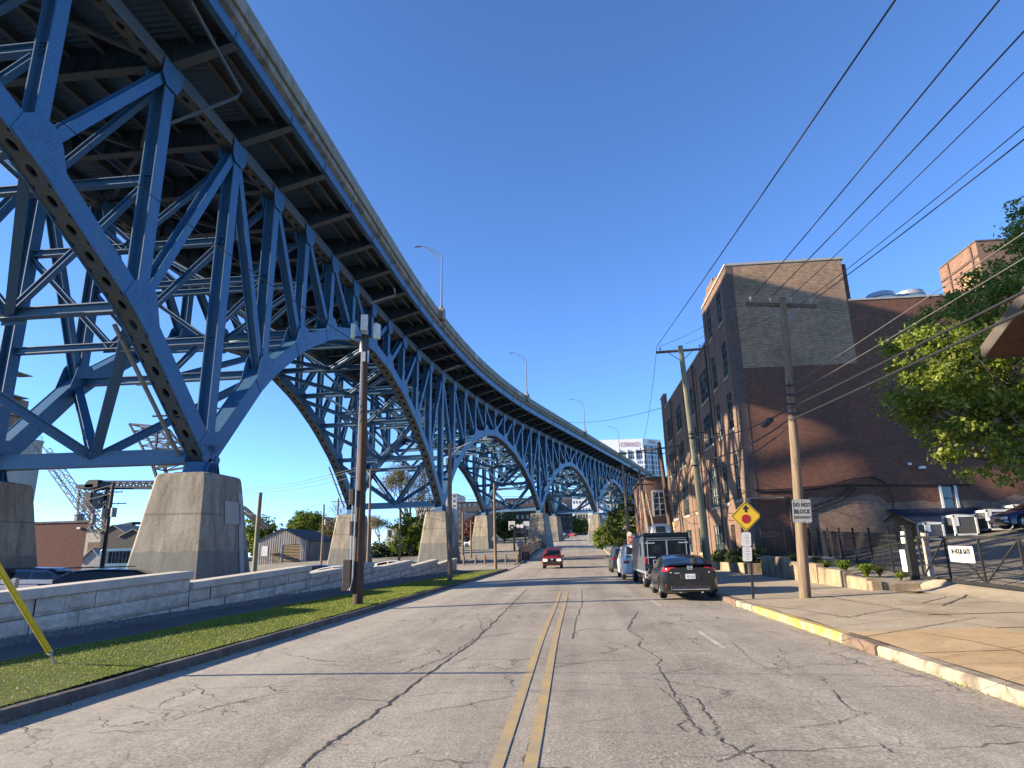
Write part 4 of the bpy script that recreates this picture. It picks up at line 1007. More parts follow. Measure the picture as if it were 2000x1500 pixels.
pD = pole('tall weathered pole with two crossarms beside the small brick house', (7.4, 65.5, .3), (7.0, 68.9, 9.6), .20, .15, M['pole_mid'], ((9.1, 1.3, X1, 3), (8.1, 1.5, (1,.2,0), 2)))
pE = pole('brown pole with a crossarm rising out of the street trees', (6.35, 79.4, .9), (6.2, 80, 11.7), .2, .15, M['pole_mid'], ((11.3, 1.5, X1, 3),))
pF = pole('distant pole with a crossarm in front of the fourth arch', (6.1, 107, 1.6), (6.0, 107.2, 13.2), .2, .15, M['pole_mid'], ((12.9, 1.8, X1, 3),))
pG = pole('faint far pole without arms between the trees and the slim pier', aty(1172, 1062, 150), aty(1166, 960, 150), .2, .15, M['pole_mid'])
pH = pole('slim grey service pole in front of the small brick house', (8.6, 60, .3), (8.2, 60, 7.0), .1, .08, M['pole_grey'])
pI = pole('brown leaning pole next to the tall weathered pole with two crossarms', (7.9, 63, .3), (7.35, 66.5, 6.9), .13, .11, M['pole_mid'])
# ---------------------------------------------------------------- overhead wires, each a thing of its own
def wire(p, q, sag, r, label, mat='wire', group='overhead wires', cat='cable', n=22):
    p, q = Vector(p), Vector(q); mb = MB()
    mb.tube([p.lerp(q, i/n)-Vector((0,0,sag*4*(i/n)*(1-i/n))) for i in range(n+1)], r, 5)
    o = mb.build('overhead_cable', M[mat], None, smooth=True, org=p); return tag(o, label, cat, group)
wire((4.75, -14, 6.5), (4.75, 33, 12.0), .1, .016, 'leftmost overhead wire, steep across the sky to the greenish pole')
wire((6.2, -14, 8.6), (6.18, 20.3, 9.6), .35, .014, 'overhead wire to the left end of the grey pole crossarm')
wire((6.95, -14, 8.6), (6.75, 20.3, 9.55), .45, .014, 'thin overhead wire to the crossarm just left of the grey pole top')
wire((7.2, -14, 8.2), (7.35, 20.3, 9.5), .4, .010, 'faint overhead wire to the crossarm just right of the grey pole top')
wire((7.5, -14, 7.3), (7.9, 20.3, 9.4), .5, .010, 'faint upper wire to the right end of the grey pole crossarm')
wire((7.5, -14, 6.85), (8.1, 20.3, 9.38), .45, .014, 'dark lower wire to the right end of the grey pole crossarm')
wire((6.9, -14, 4.6), (6.85, 20.25, 5.78), .18, .026, 'thick black upper telephone cable ending halfway up the grey pole')
wire((6.95, -14, 4.5), (6.8, 20.25, 5.40), .18, .028, 'thick lower telephone cable ending halfway up the grey pole')
wire((7.3, -14, 6.4), (6.95, 20.3, 6.5), .3, .010, 'thin service wire crossing the tan brick patch to the grey pole', 'wire_grey')
wire((8.6, -14, 6.6), (6.95, 20.3, 6.2), .3, .010, 'thin pale service wire below the tan brick patch', 'wire_grey')
A_, B_ = Vector((6.8, 20.38, 0)), Vector((6.1, 33, 0))
wire((6.18, 20.4, 9.6), (4.9, 33, 12.0), .15, .010, 'wire between the crossarms of the grey and greenish poles, left one')
wire((6.75, 20.4, 9.55), (6.2, 33, 12.05), .15, .010, 'wire between the crossarms of the grey and greenish poles, middle one')
wire((7.9, 20.4, 9.4), (7.1, 33, 12.05), .15, .010, 'wire between the crossarms of the grey and greenish poles, right one')
wire((6.85, 20.35, 5.78), (6.1, 33, 7.1), .35, .022, 'sagging telephone cable between grey and greenish poles, upper one')
wire((6.8, 20.35, 5.45), (6.15, 33, 5.9), .35, .026, 'sagging telephone cable between grey and greenish poles, middle one')
wire((6.8, 20.35, 5.25), (6.2, 33, 5.3), .4, .022, 'sagging telephone cable between grey and greenish poles, lowest one')
wire((4.75, 33, 12.0), (5.7, 51.8, 9.7), .5, .012, 'wire dropping from the greenish pole crossarm to the dark lamp pole, left one')
wire((7.1, 33, 12.0), (8.6, 51.4, 9.8), .5, .012, 'wire dropping from the greenish pole crossarm to the dark lamp pole, right one')
wire((6.1, 33, 7.1), (7.1, 51.5, 7.0), .5, .022, 'telephone cable along the factory front beyond the greenish pole, upper one')
wire((6.15, 33, 5.9), (7.15, 51.2, 5.6), .6, .026, 'telephone cable along the factory front beyond the greenish pole, middle one')
wire((6.2, 33, 5.3), (7.2, 51, 5.1), .6, .022, 'telephone cable along the factory front beyond the greenish pole, lowest one')
wire((7.1, 51.5, 7.0), (7.1, 68, 6.5), .7, .024, 'drooping cable between dark lamp pole and tall weathered pole, upper one', 'wire_grey')
wire((7.15, 51.2, 5.6), (7.1, 67.6, 5.8), .8, .024, 'drooping cable between dark lamp pole and tall weathered pole, lower one', 'wire_grey')
wire((7.1, 68, 6.2), (6.3, 79.7, 5.6), .8, .03, 'drooping cable in front of the street trees, upper one', 'wire_grey')
wire((7.1, 67.6, 5.2), (6.3, 79.6, 4.6), .8, .03, 'drooping cable in front of the street trees, lower one', 'wire_grey')
wire((6.1, 33, 6.6), (10.98, 43.2, 5.9), .15, .016, 'service cable from the greenish pole to the factory corner')
wire((10.95, 42.5, 5.0), (10.95, 76, 4.6), .25, .02, 'dark cable strung low along the factory front')
wire(aty(1080, 820, 160), (10.9, 74, 17.4), 1.2, .03, 'lone thin wire crossing the sky gap to the factory roof')
wire(aty(470, 955, 90), aty(700, 912, 70), .5, .025, 'thin wire over the grey shed roof, upper of three', 'wire_grey')
wire(aty(470, 958, 90), aty(700, 917, 70), .6, .025, 'thin wire over the grey shed roof, middle of three', 'wire_grey')
wire(aty(470, 962, 90), aty(700, 928, 70), .6, .025, 'thin wire over the grey shed roof, lowest of three', 'wire_grey')
wire(aty(480, 1003, 100), aty(633, 982, 84), .6, .03, 'thin wire to the pole with a transformer before the shed', 'wire_grey')
wire(aty(70, 968, 110), aty(222, 946, 74), .6, .03, 'wire to the leaning transformer pole, upper one', 'wire_grey')
wire(aty(70, 977, 110), aty(222, 962, 74), .8, .03, 'wire to the leaning transformer pole, lower one', 'wire_grey')
wire(aty(880, 968, 95), aty(1200, 968, 110), .15, .03, 'pale cable strung level in front of the second and third arches, upper', 'wire_grey')
wire(aty(880, 974, 95), aty(1180, 980, 118), .15, .03, 'pale cable strung level in front of the second and third arches, lower', 'wire_grey')
wire((-6.9, 20.65, 8.5), bp(tk(-2), 2.9, 17.0), .3, .018, 'black wire rising from the tall dark pole past the blue trusses')
# guy wire with a yellow guard on the left lawn
gy = thing('guy_wire', 'guy wire in a yellow plastic guard anchored in the left lawn', 'guy wire', atz(112, 1300, .12))
g0 = atz(113, 1300, .12); g1 = aty(0, 1112, 8.6); d = (g1-g0)
mb = MB(); mb.tube([g0+d*.16, g0+d*.6, g0+d*1.05, g0+d*1.6], .042, 8); mb.build('guard', M['yguard'], gy, smooth=True)
mb = MB(); mb.tube([g0+Vector((.02,.02,-.1)), g0+d*.13], .016, 6); mb.build('anchor_rod', M['galv'], gy)
mb = MB(); mb.lathe([(.035+.016*math.cos(t), .016*math.sin(t)) for t in (0,1.05,2.09,3.14,4.19,5.24,6.28)], g0+d*.15, 12, 'Y'); mb.build('eye', M['galv'], gy)
mb = MB(); mb.tube([g0+d*.15, g0+d*4.0], .01, 5); mb.build('strand', M['galv'], gy)
# ---------------------------------------------------------------- signs
def octo(r): return [(r*math.cos(PI/8+k*PI/4), r*math.sin(PI/8+k*PI/4)) for k in range(8)]
sx, sy = 5.19, 20.68
sg = thing('warning_sign', 'yellow diamond stop ahead sign on a black post by the kerb', 'road sign', (sx, sy, .13))
u = Vector((1, .06, -.012)).normalized(); v = Vector((.07, 0, 1)).normalized(); nrm = u.cross(v).normalized()
if nrm.y > 0: nrm = -nrm
mb = MB(); mb.beam((sx, sy, -.1), (sx+.13, sy, 2.9), .07, .045, (0,1,0)); mb.build('post', M['blackmetal'], sg)
cN = Vector((5.235, sy-.05, 2.53)); D_ = .475
def rdia(r, c=.05): return [(r-c,-c),(r-c,c),(c,r-c),(-c,r-c),(-r+c,c),(-r+c,-c),(-c,-r+c),(c,-r+c)]
mb = MB(); mb.prism(rdia(D_), cN, u, v, -nrm*.004); mb.build('panel', M['yellowsign'], sg)
mb = MB(); w_ = .012
for k in range(4):
    a = [Vector((math.cos(k*PI/2), math.sin(k*PI/2))), Vector((math.cos((k+1)*PI/2), math.sin((k+1)*PI/2)))]
    p, q = (cN+u*(a[i].x*(D_-.045))+v*(a[i].y*(D_-.045))+nrm*.003 for i in (0, 1)); mb.beam(p, q, w_, .003, nrm)
mb.build('border', M['blackink'], sg)
mb = MB(); mb.prism([(-.035,.12),(.035,.12),(.035,.22),(.11,.205),(0,.34),(-.11,.205),(-.035,.22)], cN+nrm*.003, u, v, nrm*.003); mb.build('arrow', M['blackink'], sg)
mb = MB(); mb.prism(octo(.142), cN+nrm*.003-v*.08, u, v, nrm*.003); mb.build('octagon', M['redpaint'], sg)
mb = MB(); mb.cyl(cN-v*.36+nrm*.003, cN-v*.36+nrm*.012, .012); mb.cyl(cN+v*.38+nrm*.003, cN+v*.38+nrm*.012, .012); mb.build('bolt', M['greymetal'], sg)
pk = thing('parking_sign', 'tall narrow white parking sign below the yellow diamond', 'road sign', (5.2, sy-.06, 1.3))
def rrect(w, h, c): return [(w/2-c,-h/2),(w/2,-h/2+c),(w/2,h/2-c),(w/2-c,h/2),(-w/2+c,h/2),(-w/2,h/2-c),(-w/2,-h/2+c),(-w/2+c,-h/2)]
for cz, hh in ((1.84, .42), (1.41, .42)):
    c_ = Vector((5.13+.05*(cz-1), sy-.055, cz)); mb = MB(); mb.prism(rrect(.275, hh, .03), c_, u, v, -nrm*.004); pn = mb.build('panel', M['white'], pk)
    mb = MB(); rr = random.Random(int(cz*10))
    ln = [(.13, .06), (.06, .13), (.0, .05), (-.06, .06), (-.12, .04)] if cz > 1.6 else [(.15, .07), (.08, .11), (.0, .12), (-.08, .05), (-.15, .06)]
    for yy_, ww in ln:
        x = -ww/2
        while x < ww/2:
            wl_ = rr.uniform(.010, .022); mb.prism([(x, yy_-.011), (x+wl_, yy_-.011), (x+wl_, yy_+.012), (x, yy_+.012)], c_+nrm*.002, u, v, nrm*.0015); x += wl_+.008
    mb.build('faded_lettering', M['redink'] if cz < 1.6 else M['greyink'], pk)
dn_ = thing('driveway_sign', 'square white do not block driveway sign nailed to the grey pole', 'sign', (6.75, 20.15, 2.3))
c_ = Vector((6.745, 20.13, 2.62)); u2 = Vector((1, .08, -.02)).normalized(); v2 = Vector((.06, 0, 1)).normalized(); n2 = u2.cross(v2).normalized(); n2 = n2 if n2.y < 0 else -n2
mb = MB(); mb.prism(rrect(.56, .68, .035), c_, u2, v2, -n2*.005); mb.build('panel', M['signgrey'], dn_)
mb = MB()
for s in (1, -1):
    mb.beam(c_+u2*(s*.255)-v2*.31+n2*.002, c_+u2*(s*.255)+v2*.31+n2*.002, .008, .002, n2); mb.beam(c_-u2*.255+v2*(s*.31)+n2*.002, c_+u2*.255+v2*(s*.31)+n2*.002, .008, .002, n2)
mb.build('border', M['greyink'], dn_)
for tx, dy, sz, sxx in (('DO NOT', .175, .17, .74), ('BLOCK', -.02, .17, .82), ('DRIVEWAY', -.19, .118, .78)):
    text_mb('lettering', tx, sz, M['blackink'], dn_, c_+v2*dy+n2*.002, u2, v2, n2, sx=sxx, thick=.001, bold=.004 if sz > .15 else .001, spacing=1.06 if sz > .15 else 1.15)
mb = MB(); mb.cyl(c_+v2*.3, c_+v2*.3+n2*.012, .014); mb.cyl(c_-v2*.3, c_-v2*.3+n2*.012, .014); mb.build('bolt', M['greymetal'], dn_)
st_ = thing('stop_sign', 'red stop sign partly hidden behind the white van', 'road sign', (5.3, 78, ramp_z(78)))
c_ = aty(1234, 1055, 78); mb = MB(); mb.beam((c_.x, 78.05, ramp_z(78)), (c_.x+.05, 78.05, c_.z+.9), .08, .06, (0,1,0)); mb.build('post', M['galv'], st_)
R_ = .52
mb = MB(); mb.prism(octo(R_), c_, (1,0,0), (0,0,1), (0,.006,0)); mb.build('border', M['white'], st_)
mb = MB(); mb.prism(octo(R_*.93), c_-Vector((0,.003,0)), (1,0,0), (0,0,1), (0,-.003,0)); mb.build('panel', M['redpaint'], st_)
text_mb('lettering', 'STOP', .5, M['white'], st_, c_-Vector((0,.008,0)), (1,0,0), (0,0,1), (0,-1,0), sx=.62, thick=.002, bold=.012)
mb = MB(); mb.prism(octo(.26), c_+Vector((-.25,.04,.72)), (1,0,0), (0,0,1), (0,.006,0)); mb.build('round_plate', M['white'], st_)
for nm, lab, px, Y, poly, mat, zp in (('road_sign', 'grey back of an octagonal stop sign beside the bollards', (1017, 1063), 82, octo(.48), 'greymetal', 0), ('road_sign', 'grey back of a diamond warning sign behind the slim pale pole', (968, 1052), 70, rdia(.55), 'greymetal', 0), ('road_sign', 'little white sign on a thin post left of the timber fence', (1038, 1064), 86, rrect(.22, .6, .02), 'white', 0)):
    c_ = aty(*px, Y); g = gz(c_.x, Y); r = thing(nm, lab, 'road sign', (c_.x, Y, g))
    mb = MB(); mb.beam((c_.x, Y-.04, g-.1), (c_.x, Y-.04, c_.z+.3), .06, .05, (0,1,0)); mb.build('post', M['greymetal'], r)
    mb = MB(); mb.prism(poly, c_, (1,0,0), (0,0,1), (0,.006,0)); mb.build('panel', M[mat], r)
# ---------------------------------------------------------------- bollards with chains, timber fence
bx_ = [aty(x, 1101, 76).x for x in (906, 929, 947, 988, 1011)]
for i, x in enumerate(bx_):
    r = thing('bollard', ['rusty brown chained bollard nearest the second pier', 'rusty chained bollard second from the second pier', 'rusty chained bollard in the middle of its row of five', 'rusty chained bollard left of the octagonal sign back', 'rusty chained bollard closest to the octagonal sign back'][i], 'bollard', (x, 76, gz(x, 76)), 0, 'rusty bollards at the side street')
    g = gz(x, 76); mb = MB(); mb.cyl((x, 76, g-.2), (x, 76, g+.95), .11, .10, 10); mb.lathe([(.10,.95),(.08,1.0),(.0,1.02)], (x, 76, g), 10); mb.build('post', paint('rusty_post', (.22,.12,.06), .8), r, smooth=True)
    if i < 4:
        x2 = bx_[i+1]; mb = MB(); mb.tube([(x+(x2-x)*f, 76, g+.85-.45*4*f*(1-f)) for f in lin(0, 1, 9)], .025, 5); mb.build('chain', M['pipe'], r)
for i, px in enumerate((1022, 1027, 1032)):
    p = aty(px, 1096, 84); r = MB(); r.cyl((p.x, 84, gz(p.x, 84)-.1), (p.x, 84, gz(p.x, 84)+1.0), .13, .12, 8); o = r.build('bollard', M['ironwork'], None, org=(p.x, 84, gz(p.x, 84)))
    tag(o, ['black bollard leftmost of the tight trio by the octagonal sign', 'black bollard in the middle of the tight trio', 'black bollard rightmost of the tight trio'][i], 'bollard', 'black bollards in a trio')
tf = thing('timber_fence', 'brown upright timber board fence along the left edge of the rising road', 'fence', (-7.4, 86, gz(-7.4, 86)))
M['fencewood'] = wood_mat('fence_boards', (.30,.165,.075), (.20,.10,.045), (.40,.24,.12))
mb = MB(); rr = random.Random(4); y = 84
while y < 128:
    x = -7.25+(y-84)*.008; g = gz(x, y); h = 1.45+rr.uniform(-.05, .08); mb.box((x, y, g+h/2), (.06, .30, h)); y += .34 if int((y-84)/3.4) % 3 else .36
mb.build('boards', M['fencewood'], tf)
mb = MB()
for zz in (.4, 1.15): mb.beam((-7.32, 84, gz(-7.3, 84)+zz), (-6.97, 128, gz(-7, 128)+zz), .08, .1)
mb.build('rail', M['fencewood'], tf)
# white painted little statue-like post stump near the fence end
# ---------------------------------------------------------------- the brick factory
FX, FY = 11.0, 41.6
fac = thing('brick_factory', 'big old brick factory with a tan painted patch and steel windows along the street', 'building', (15, 50, .5))
NB = [(44.4-.62, 44.4+.62), (47.9-.62, 47.9+.62)]
WB = [(50.4, 53.5), (56.9, 60.1), (63.7, 66.9), (70.6, 73.6)]
ROWS = [(1.15, 3.25), (4.65, 7.65), (9.4, 11.95), (13.1, 15.6), (17.05, 19.4)]
op = []
for r, (z0, z1) in enumerate(ROWS):
    if r > 0: op += [(a, b, z0+(0 if r != 1 else 0), z1) for a, b in NB]
    if r < 4: op += [(a, b, z0, z1) for a, b in WB]
op.append((46.6, 47.9, .7, 3.1))
def wall_open(mb, ops, y0, y1, z0, z1, P, depth):
    ys = sorted({y0, y1, *[o[0] for o in ops], *[o[1] for o in ops]}); zs = sorted({z0, z1, *[o[2] for o in ops], *[o[3] for o in ops]})
    ys = [y for y in ys if y0 <= y <= y1]; zs = [z for z in zs if z0 <= z <= z1]
    for i in range(len(ys)-1):
        for j in range(len(zs)-1):
            cy, cz = (ys[i]+ys[i+1])/2, (zs[j]+zs[j+1])/2
            if any(o[0] < cy < o[1] and o[2] < cz < o[3] for o in ops): continue
            mb.quad(P(ys[i], zs[j], 0), P(ys[i+1], zs[j], 0), P(ys[i+1], zs[j+1], 0), P(ys[i], zs[j+1], 0))
    for a, b, c, d in ops:
        if not (y0 <= a and b <= y1 and z0 <= c and d <= z1): continue
        for (p, q) in (((a, c), (b, c)), ((b, c), (b, d)), ((b, d), (a, d)), ((a, d), (a, c))):
            mb.quad(P(*p, 0), P(*q, 0), P(*q, depth), P(*p, depth))
PF = lambda y, z, d: (FX+d, y, z)
mb = MB(); wall_open(mb, op, 43.0, 49.8, -.5, 20.2, PF, .32); wall_open(mb, op, 49.8, 76.8, -.5, 17.3, PF, .32); mb.bx(FX, FX+.3, 74.0, 76.8, 17.3, 18.9)
mb.build('street_wall', M['brick_light'], fac)
mb = MB(); mb.quad((FX-.02, FY-.02, -.5), (FX-.02, 43.02, -.5), (FX-.02, 43.02, 20.2), (FX-.02, FY-.02, 20.2)); mb.mi = 1; mb.quad((FX-.02, FY-.02, -.5), (FX+.42, FY-.02, -.5), (FX+.42, FY-.02, 20.2), (FX-.02, FY-.02, 20.2)); mb.mi = 0
mb.quad((FX-.02, 43.02, -.5), (FX+.3, 43.02, -.5), (FX+.3, 43.02, 20.2), (FX-.02, 43.02, 20.2)); mb.build('corner_pier', [M['brick_quoin'], M['brick_quoin_x']], fac)
for y in (49.4, 55.2, 61.9, 68.7, 75.6): mb = MB(); mb.bx(FX-.07, FX+.05, y-.34, y+.34, -.5, 16.9 if y > 50 else 19.9); mb.build('pilaster', M['brick_light'], fac)
mb = MB(); mb.bx(FX+.35, 45, FY+.35, 76.7, -1, 17.0); mb.bx(FX+.35, 19.0, FY+.35, 49.75, 17, 20.0); mb.build('core', M['brick_quoin'], fac)  # unseen dark box added inside the walls to block light
mb = MB(); mb.bx(FX-.08, FX+.34, FY-.06, 49.85, 20.2, 20.36); mb.bx(FX+.34, 18.75, FY-.06, FY+.3, 20.2, 20.36); mb.bx(FX-.08, FX+.3, 49.85, 73.95, 17.3, 17.45); mb.bx(FX-.1, FX+.34, 73.95, 76.9, 18.9, 19.05); mb.bx(18.7, 45, FY-.05, FY+.3, 17.2, 17.32)
mb.bx(18.45, 18.75, FY+.3, 49.8, 20.2, 20.36); mb.build('coping', M['coping'], fac)
# stepped parapet blocks of the corner tower
mb = MB(); mb.bx(FX, FX+.3, 44.5, 49.0, 20.36, 20.75); mb.bx(FX, FX+.3, 45.6, 48.0, 20.75, 21.1); mb.build('parapet', M['brick_light'], fac)
PS = lambda x, z, d: (x, FY+d, z)
sw = (22.25, 23.0, 3.45, 4.95)
mb = MB(); wall_open(mb, [], FX+.42, 18.56, -.5, 20.2, PS, .3); wall_open(mb, [sw], 18.56, 45, -.5, 17.2, PS, .3); mb.quad((18.56, FY, 17.2), (18.56, 49.8, 17.2), (18.56, 49.8, 20.2), (18.56, FY, 20.2)); mb.build('side_wall', M['brick_side'], fac)
mb = MB(); mb.quad((FX+.42, FY-.004, 12.92), (18.58, FY-.004, 12.92), (18.58, FY-.004, 20.2), (FX+.42, FY-.004, 20.2)); mb.build('tan_patch', M['brick_tan'], fac)
mb = MB(); rr = random.Random(2); top = [(x, 4.4+.5*mnoise.noise((x*.7, 1, 0))-(.0 if x < 19 else .35)) for x in lin(14.4, 45, 60)]
top = [(14.3, 3.3)]+[p for p in top if not (22.0 < p[0] < 23.3)]
for (a, b) in zip(top[:-1], top[1:]):
    if a[0] < 22.25 < b[0]:
        mb.quad((a[0], FY-.005, -.5), (22.25, FY-.005, -.5), (22.25, FY-.005, 4.0), (a[0], FY-.005, a[1])); mb.quad((23.0, FY-.005, -.5), (b[0], FY-.005, -.5), (b[0], FY-.005, b[1]), (23.0, FY-.005, 4.0)); mb.quad((22.25, FY-.005, -.5), (23.0, FY-.005, -.5), (23.0, FY-.005, 3.4), (22.25, FY-.005, 3.4)); continue
    mb.quad((a[0], FY-.005, -.5), (b[0], FY-.005, -.5), (b[0], FY-.005, b[1]), (a[0], FY-.005, a[1]))
mb.build('bare_brick', M['brick_low'], fac)
rr = random.Random(31)
def win(y0, y1, z0, z1, nc, nr, P, parent, pale=.25, fr='winframe', depth=.05):
    f = MB(); t = .05
    def bar(a0, a1, b0, b1, d=depth):
        p = [P(a0, b0, d-.03), P(a1, b0, d-.03), P(a1, b1, d-.03), P(a0, b1, d-.03)]; q = [P(a0, b0, d+.05), P(a1, b0, d+.05), P(a1, b1, d+.05), P(a0, b1, d+.05)]
        f.add(p+q, [(0,1,2,3),(0,1,5,4),(1,2,6,5),(2,3,7,6),(3,0,4,7)])
    for c in range(nc+1):
        y = y0+(y1-y0)*c/nc; w = .07 if c in (0, nc) else .045 if nc < 4 or c % 2 else .06; bar(max(y0, y-w), min(y1, y+w), z0, z1)
    for r in range(nr+1):
        z = z0+(z1-z0)*r/nr; w = .06 if r in (0, nr) else .032; bar(y0, y1, max(z0, z-w), min(z1, z+w), depth-.004)
    o = f.build('window', M[fr], parent)
    g = MB()
    for c in range(nc):
        for r in range(nr):
            a0, a1 = y0+(y1-y0)*c/nc, y0+(y1-y0)*(c+1)/nc; b0, b1 = z0+(z1-z0)*r/nr, z0+(z1-z0)*(r+1)/nr
            g.mi = 1 if rr.random() < pale else 0; j = rr.uniform(-.012, .012)
            g.quad(P(a0, b0, depth+.06+j), P(a1, b0, depth+.06-j), P(a1, b1, depth+.06-j), P(a0, b1, depth+.06+j))
    g.build('pane', [M['glass'], M['glass_pale']], o); return o
for (a, b, c, d) in op:
    if (a, c) == (46.6, .7): continue
    w_ = b-a; win(a, b, c, d, 2 if w_ < 2 else 4, 4 if d-c > 2.2 else 3, PF, fac, .38)
for (a, b, c, d) in op:
    s = MB(); s.bx(FX-.07, FX+.2, a-.12, b+.12, c-.2, c-.005)
    s.build('sill', M['stone_sill'], fac)
mb = MB(); mb.bx(FX+.25, FX+.31, 46.6, 47.9, .7, 3.1); mb.build('door', paint('dark_door', (.03,.025,.022), .5), fac)
for y in (49.9, 55.75, 69.2):
    mb = MB(); mb.cyl((FX-.1, y, 0), (FX-.1, y, 17.2), .07, n=8)
    for z in (2, 5, 8, 11, 14): mb.bx(FX-.3, FX, y-.1, y+.1, z, z+.07)
    mb.build('downpipe', M['blackmetal'], fac)
win(sw[0], sw[1], sw[2], sw[3], 1, 2, PS, fac, 0)
for x in (22.19, 23.06): mb = MB(); mb.bx(x-.07, x+.07, FY-.05, FY+.02, 3.4, 5.0); mb.build('white_jamb', M['white'], fac)
mb = MB(); mb.bx(FX-.3, FX+1.8, FY-.5, FY-.1, 4.45, 4.52); mb.bx(FX-.12, FX-.02, 41.8, 43, 4.3, 4.5); mb.build('ledge', M['stone_sill'], fac)
mb = MB(); mb.bx(20.55, 20.75, FY-.12, FY, 6.25, 6.4); mb.build('flood_light', M['white'], fac); mb = MB(); mb.bx(21.15, 21.5, FY-.2, FY, 6.0, 6.16); mb.build('flood_light', M['white'], fac)
mb = MB(); mb.bx(FX-.05, FX, 74.2, 76.0, 3.5, 4.35); mb.build('yellow_panel', paint('cream_panel', (.55,.45,.2), .7), fac)
for pts in ([(11.3,4.9),(13.5,4.85),(15.2,5.0),(17.1,5.5),(18.4,5.6),(19.1,5.2),(19.35,4.2),(19.2,3.3),(18.6,2.9)], [(11.2,5.0),(13.0,5.0),(14.6,5.1),(16.5,5.15),(20,5.05),(24,4.95)], [(14.6,3.9),(16.1,4.4),(17.2,5.2)], [(14.4,3.6),(16.4,4.2),(17.3,5.0)]):
    mb = MB(); mb.tube([(x, FY-.08, z) for x, z in pts], .04, 6); mb.build('wall_cable', M['wire'], fac)
mb = MB(); mb.cyl((13.2, FY-.1, .2), (13.2, FY-.1, 4.5), .05); mb.build('downpipe', M['blackmetal'], fac); mb = MB(); mb.cyl((14.15, FY-.1, .4), (14.15, FY-.1, 5), .06); mb.build('downpipe', M['blackmetal'], fac)
# plant on the roof and the stair tower
for x, lab in ((22.6, 'dull metal roof fan drum on the factory roof, the left one of the pair'), (24.6, 'pale metal roof fan drum on the factory roof, the right one of the pair')):
    r = thing('roof_fan', lab, 'roof fan', (x, 45.4, 17), 0, 'roof fans on the factory')
    mb = MB(); mb.lathe([(0,2.1),(.55,2.08),(.9,1.95),(1.0,1.6),(.95,1.55),(.95,1.3),(.8,1.0),(.6,.9),(.6,0)], (x, 45.4, 17), 20); mb.build('drum', M['alu'], r, smooth=True)
pt = thing('stair_tower', 'small square brick rooftop tower above the factory at the far right', 'building', (36, 52, 17))
mb = MB(); mb.quad((30.85, 47, 17), (45, 47, 17), (45, 47, 23.4), (30.85, 47, 23.4)); mb.build('front_wall', M['brick_far'], pt)
mb = MB(); wall_open(mb, [(48.4, 49.7, 18.4, 21.6)], 47, 52.0, 17, 23.4, lambda y, z, d: (30.85+d, y, z), .25); mb.build('side_wall', M['brick_far_y'], pt)
mb = MB(); mb.bx(31.0, 31.05, 48.4, 49.7, 18.4, 21.6); mb.build('boarded_window', paint('plywood_board', (.42,.26,.14), .8, 0, .15, 5), pt)
mb = MB(); mb.bx(30.79, 45, 46.95, 52.05, 23.4, 23.5); mb.build('coping', M['kerbdark'], pt)
mb = MB(); mb.bx(30.75, 30.85, 47.6, 47.75, 17, 23.3); mb.bx(30.75, 30.85, 50.6, 50.75, 17, 23.3); mb.bx(30.78, 30.85, 47, 52, 22.2, 22.35); mb.build('brick_band', M['brick_quoin'], pt)
mb = MB(); mb.bx(31.1, 45, 47.1, 51.9, 17, 23.3); mb.build('core', M['brick_quoin'], pt)
# ---------------------------------------------------------------- awning, cooling units
aw = thing('awning', 'dark navy tarpaulin lean-to hanging on the brick side wall', 'awning', (21.5, 41, 2.3))
mb = MB(); vs = []; nx, ny = 16, 6
for j in range(ny+1):
    for i in range(nx+1):
        x = 18.9+ (5.2)*i/nx; f = j/ny; y = FY-.06-1.5*f; x2 = x if f == 0 else x+ .75*f*(1-i/nx)*1.6
        vs.append((x2, y, 3.62-1.15*f-.06*math.sin(i*1.4)*f+.03*mnoise.noise((i*.6, j, 0))))
mb.add(vs, [(j*(nx+1)+i, j*(nx+1)+i+1, (j+1)*(nx+1)+i+1, (j+1)*(nx+1)+i) for j in range(ny) for i in range(nx)]); mb.build('canvas', M['tarp'], aw, smooth=True)
mb = MB()
for x in (20.0, 24.0): mb.cyl((x, FY-1.5, lot_z(x, 40)), (x, FY-1.5, 2.5), .04, n=6)
mb.tube([(18.9, FY-.06, 3.6), (20.15, FY-1.56, 2.45), (24.1, FY-1.56, 2.45)], .035, 6); mb.build('frame', M['blackmetal'], aw)
def ac_unit(x, y, s, lab):
    g = lot_z(x, y)+.06; r = thing('cooling_unit', lab, 'air conditioner', (x, y, g), 0, 'cooling units by the side wall')
    mb = MB(); w, d, h = s
    for cx in (-1, 1):
        for cy in (-1, 1): mb.box((x+cx*(w/2-.05), y+cy*(d/2-.05), g+h/2), (.1, .1, h))
    mb.box((x, y, g+h-.05), (w, d, .12)); mb.box((x, y, g+.05), (w, d, .1)); mb.box((x-w/2+.14, y-d/2+.02, g+h*.72), (.3, .03, h*.5)); mb.build('cabinet', M['white'], r)
    mb = MB(); n = 22
    for i in range(n):
        z = g+.12+(h-.26)*i/(n-1); mb.box((x, y-d/2+.04, z), (w-.18, .025, .02)); mb.box((x-w/2+.04, y, z), (.025, d-.18, .02)); mb.box((x+w/2-.04, y, z), (.025, d-.18, .02))
    mb.build('grille', M['greymetal'], r)
    mb = MB(); mb.box((x, y, g+h/2), (w-.2, d-.2, h-.2)); mb.build('coil', M['coilgrey'], r)
    mb = MB(); mb.lathe([(.36,.02),(.38,.06),(.34,.06)], (x, y, g+h), 18); mb.build('fan_ring', M['greymetal'], r)
ac_unit(19.75, 38.7, (1.0, .9, .95), 'smallest grey cooling unit, half hidden behind the gate post')
ac_unit(21.4, 38.8, (1.25, 1.1, 1.1), 'white and grey cooling unit in the middle of the row, under the awning')
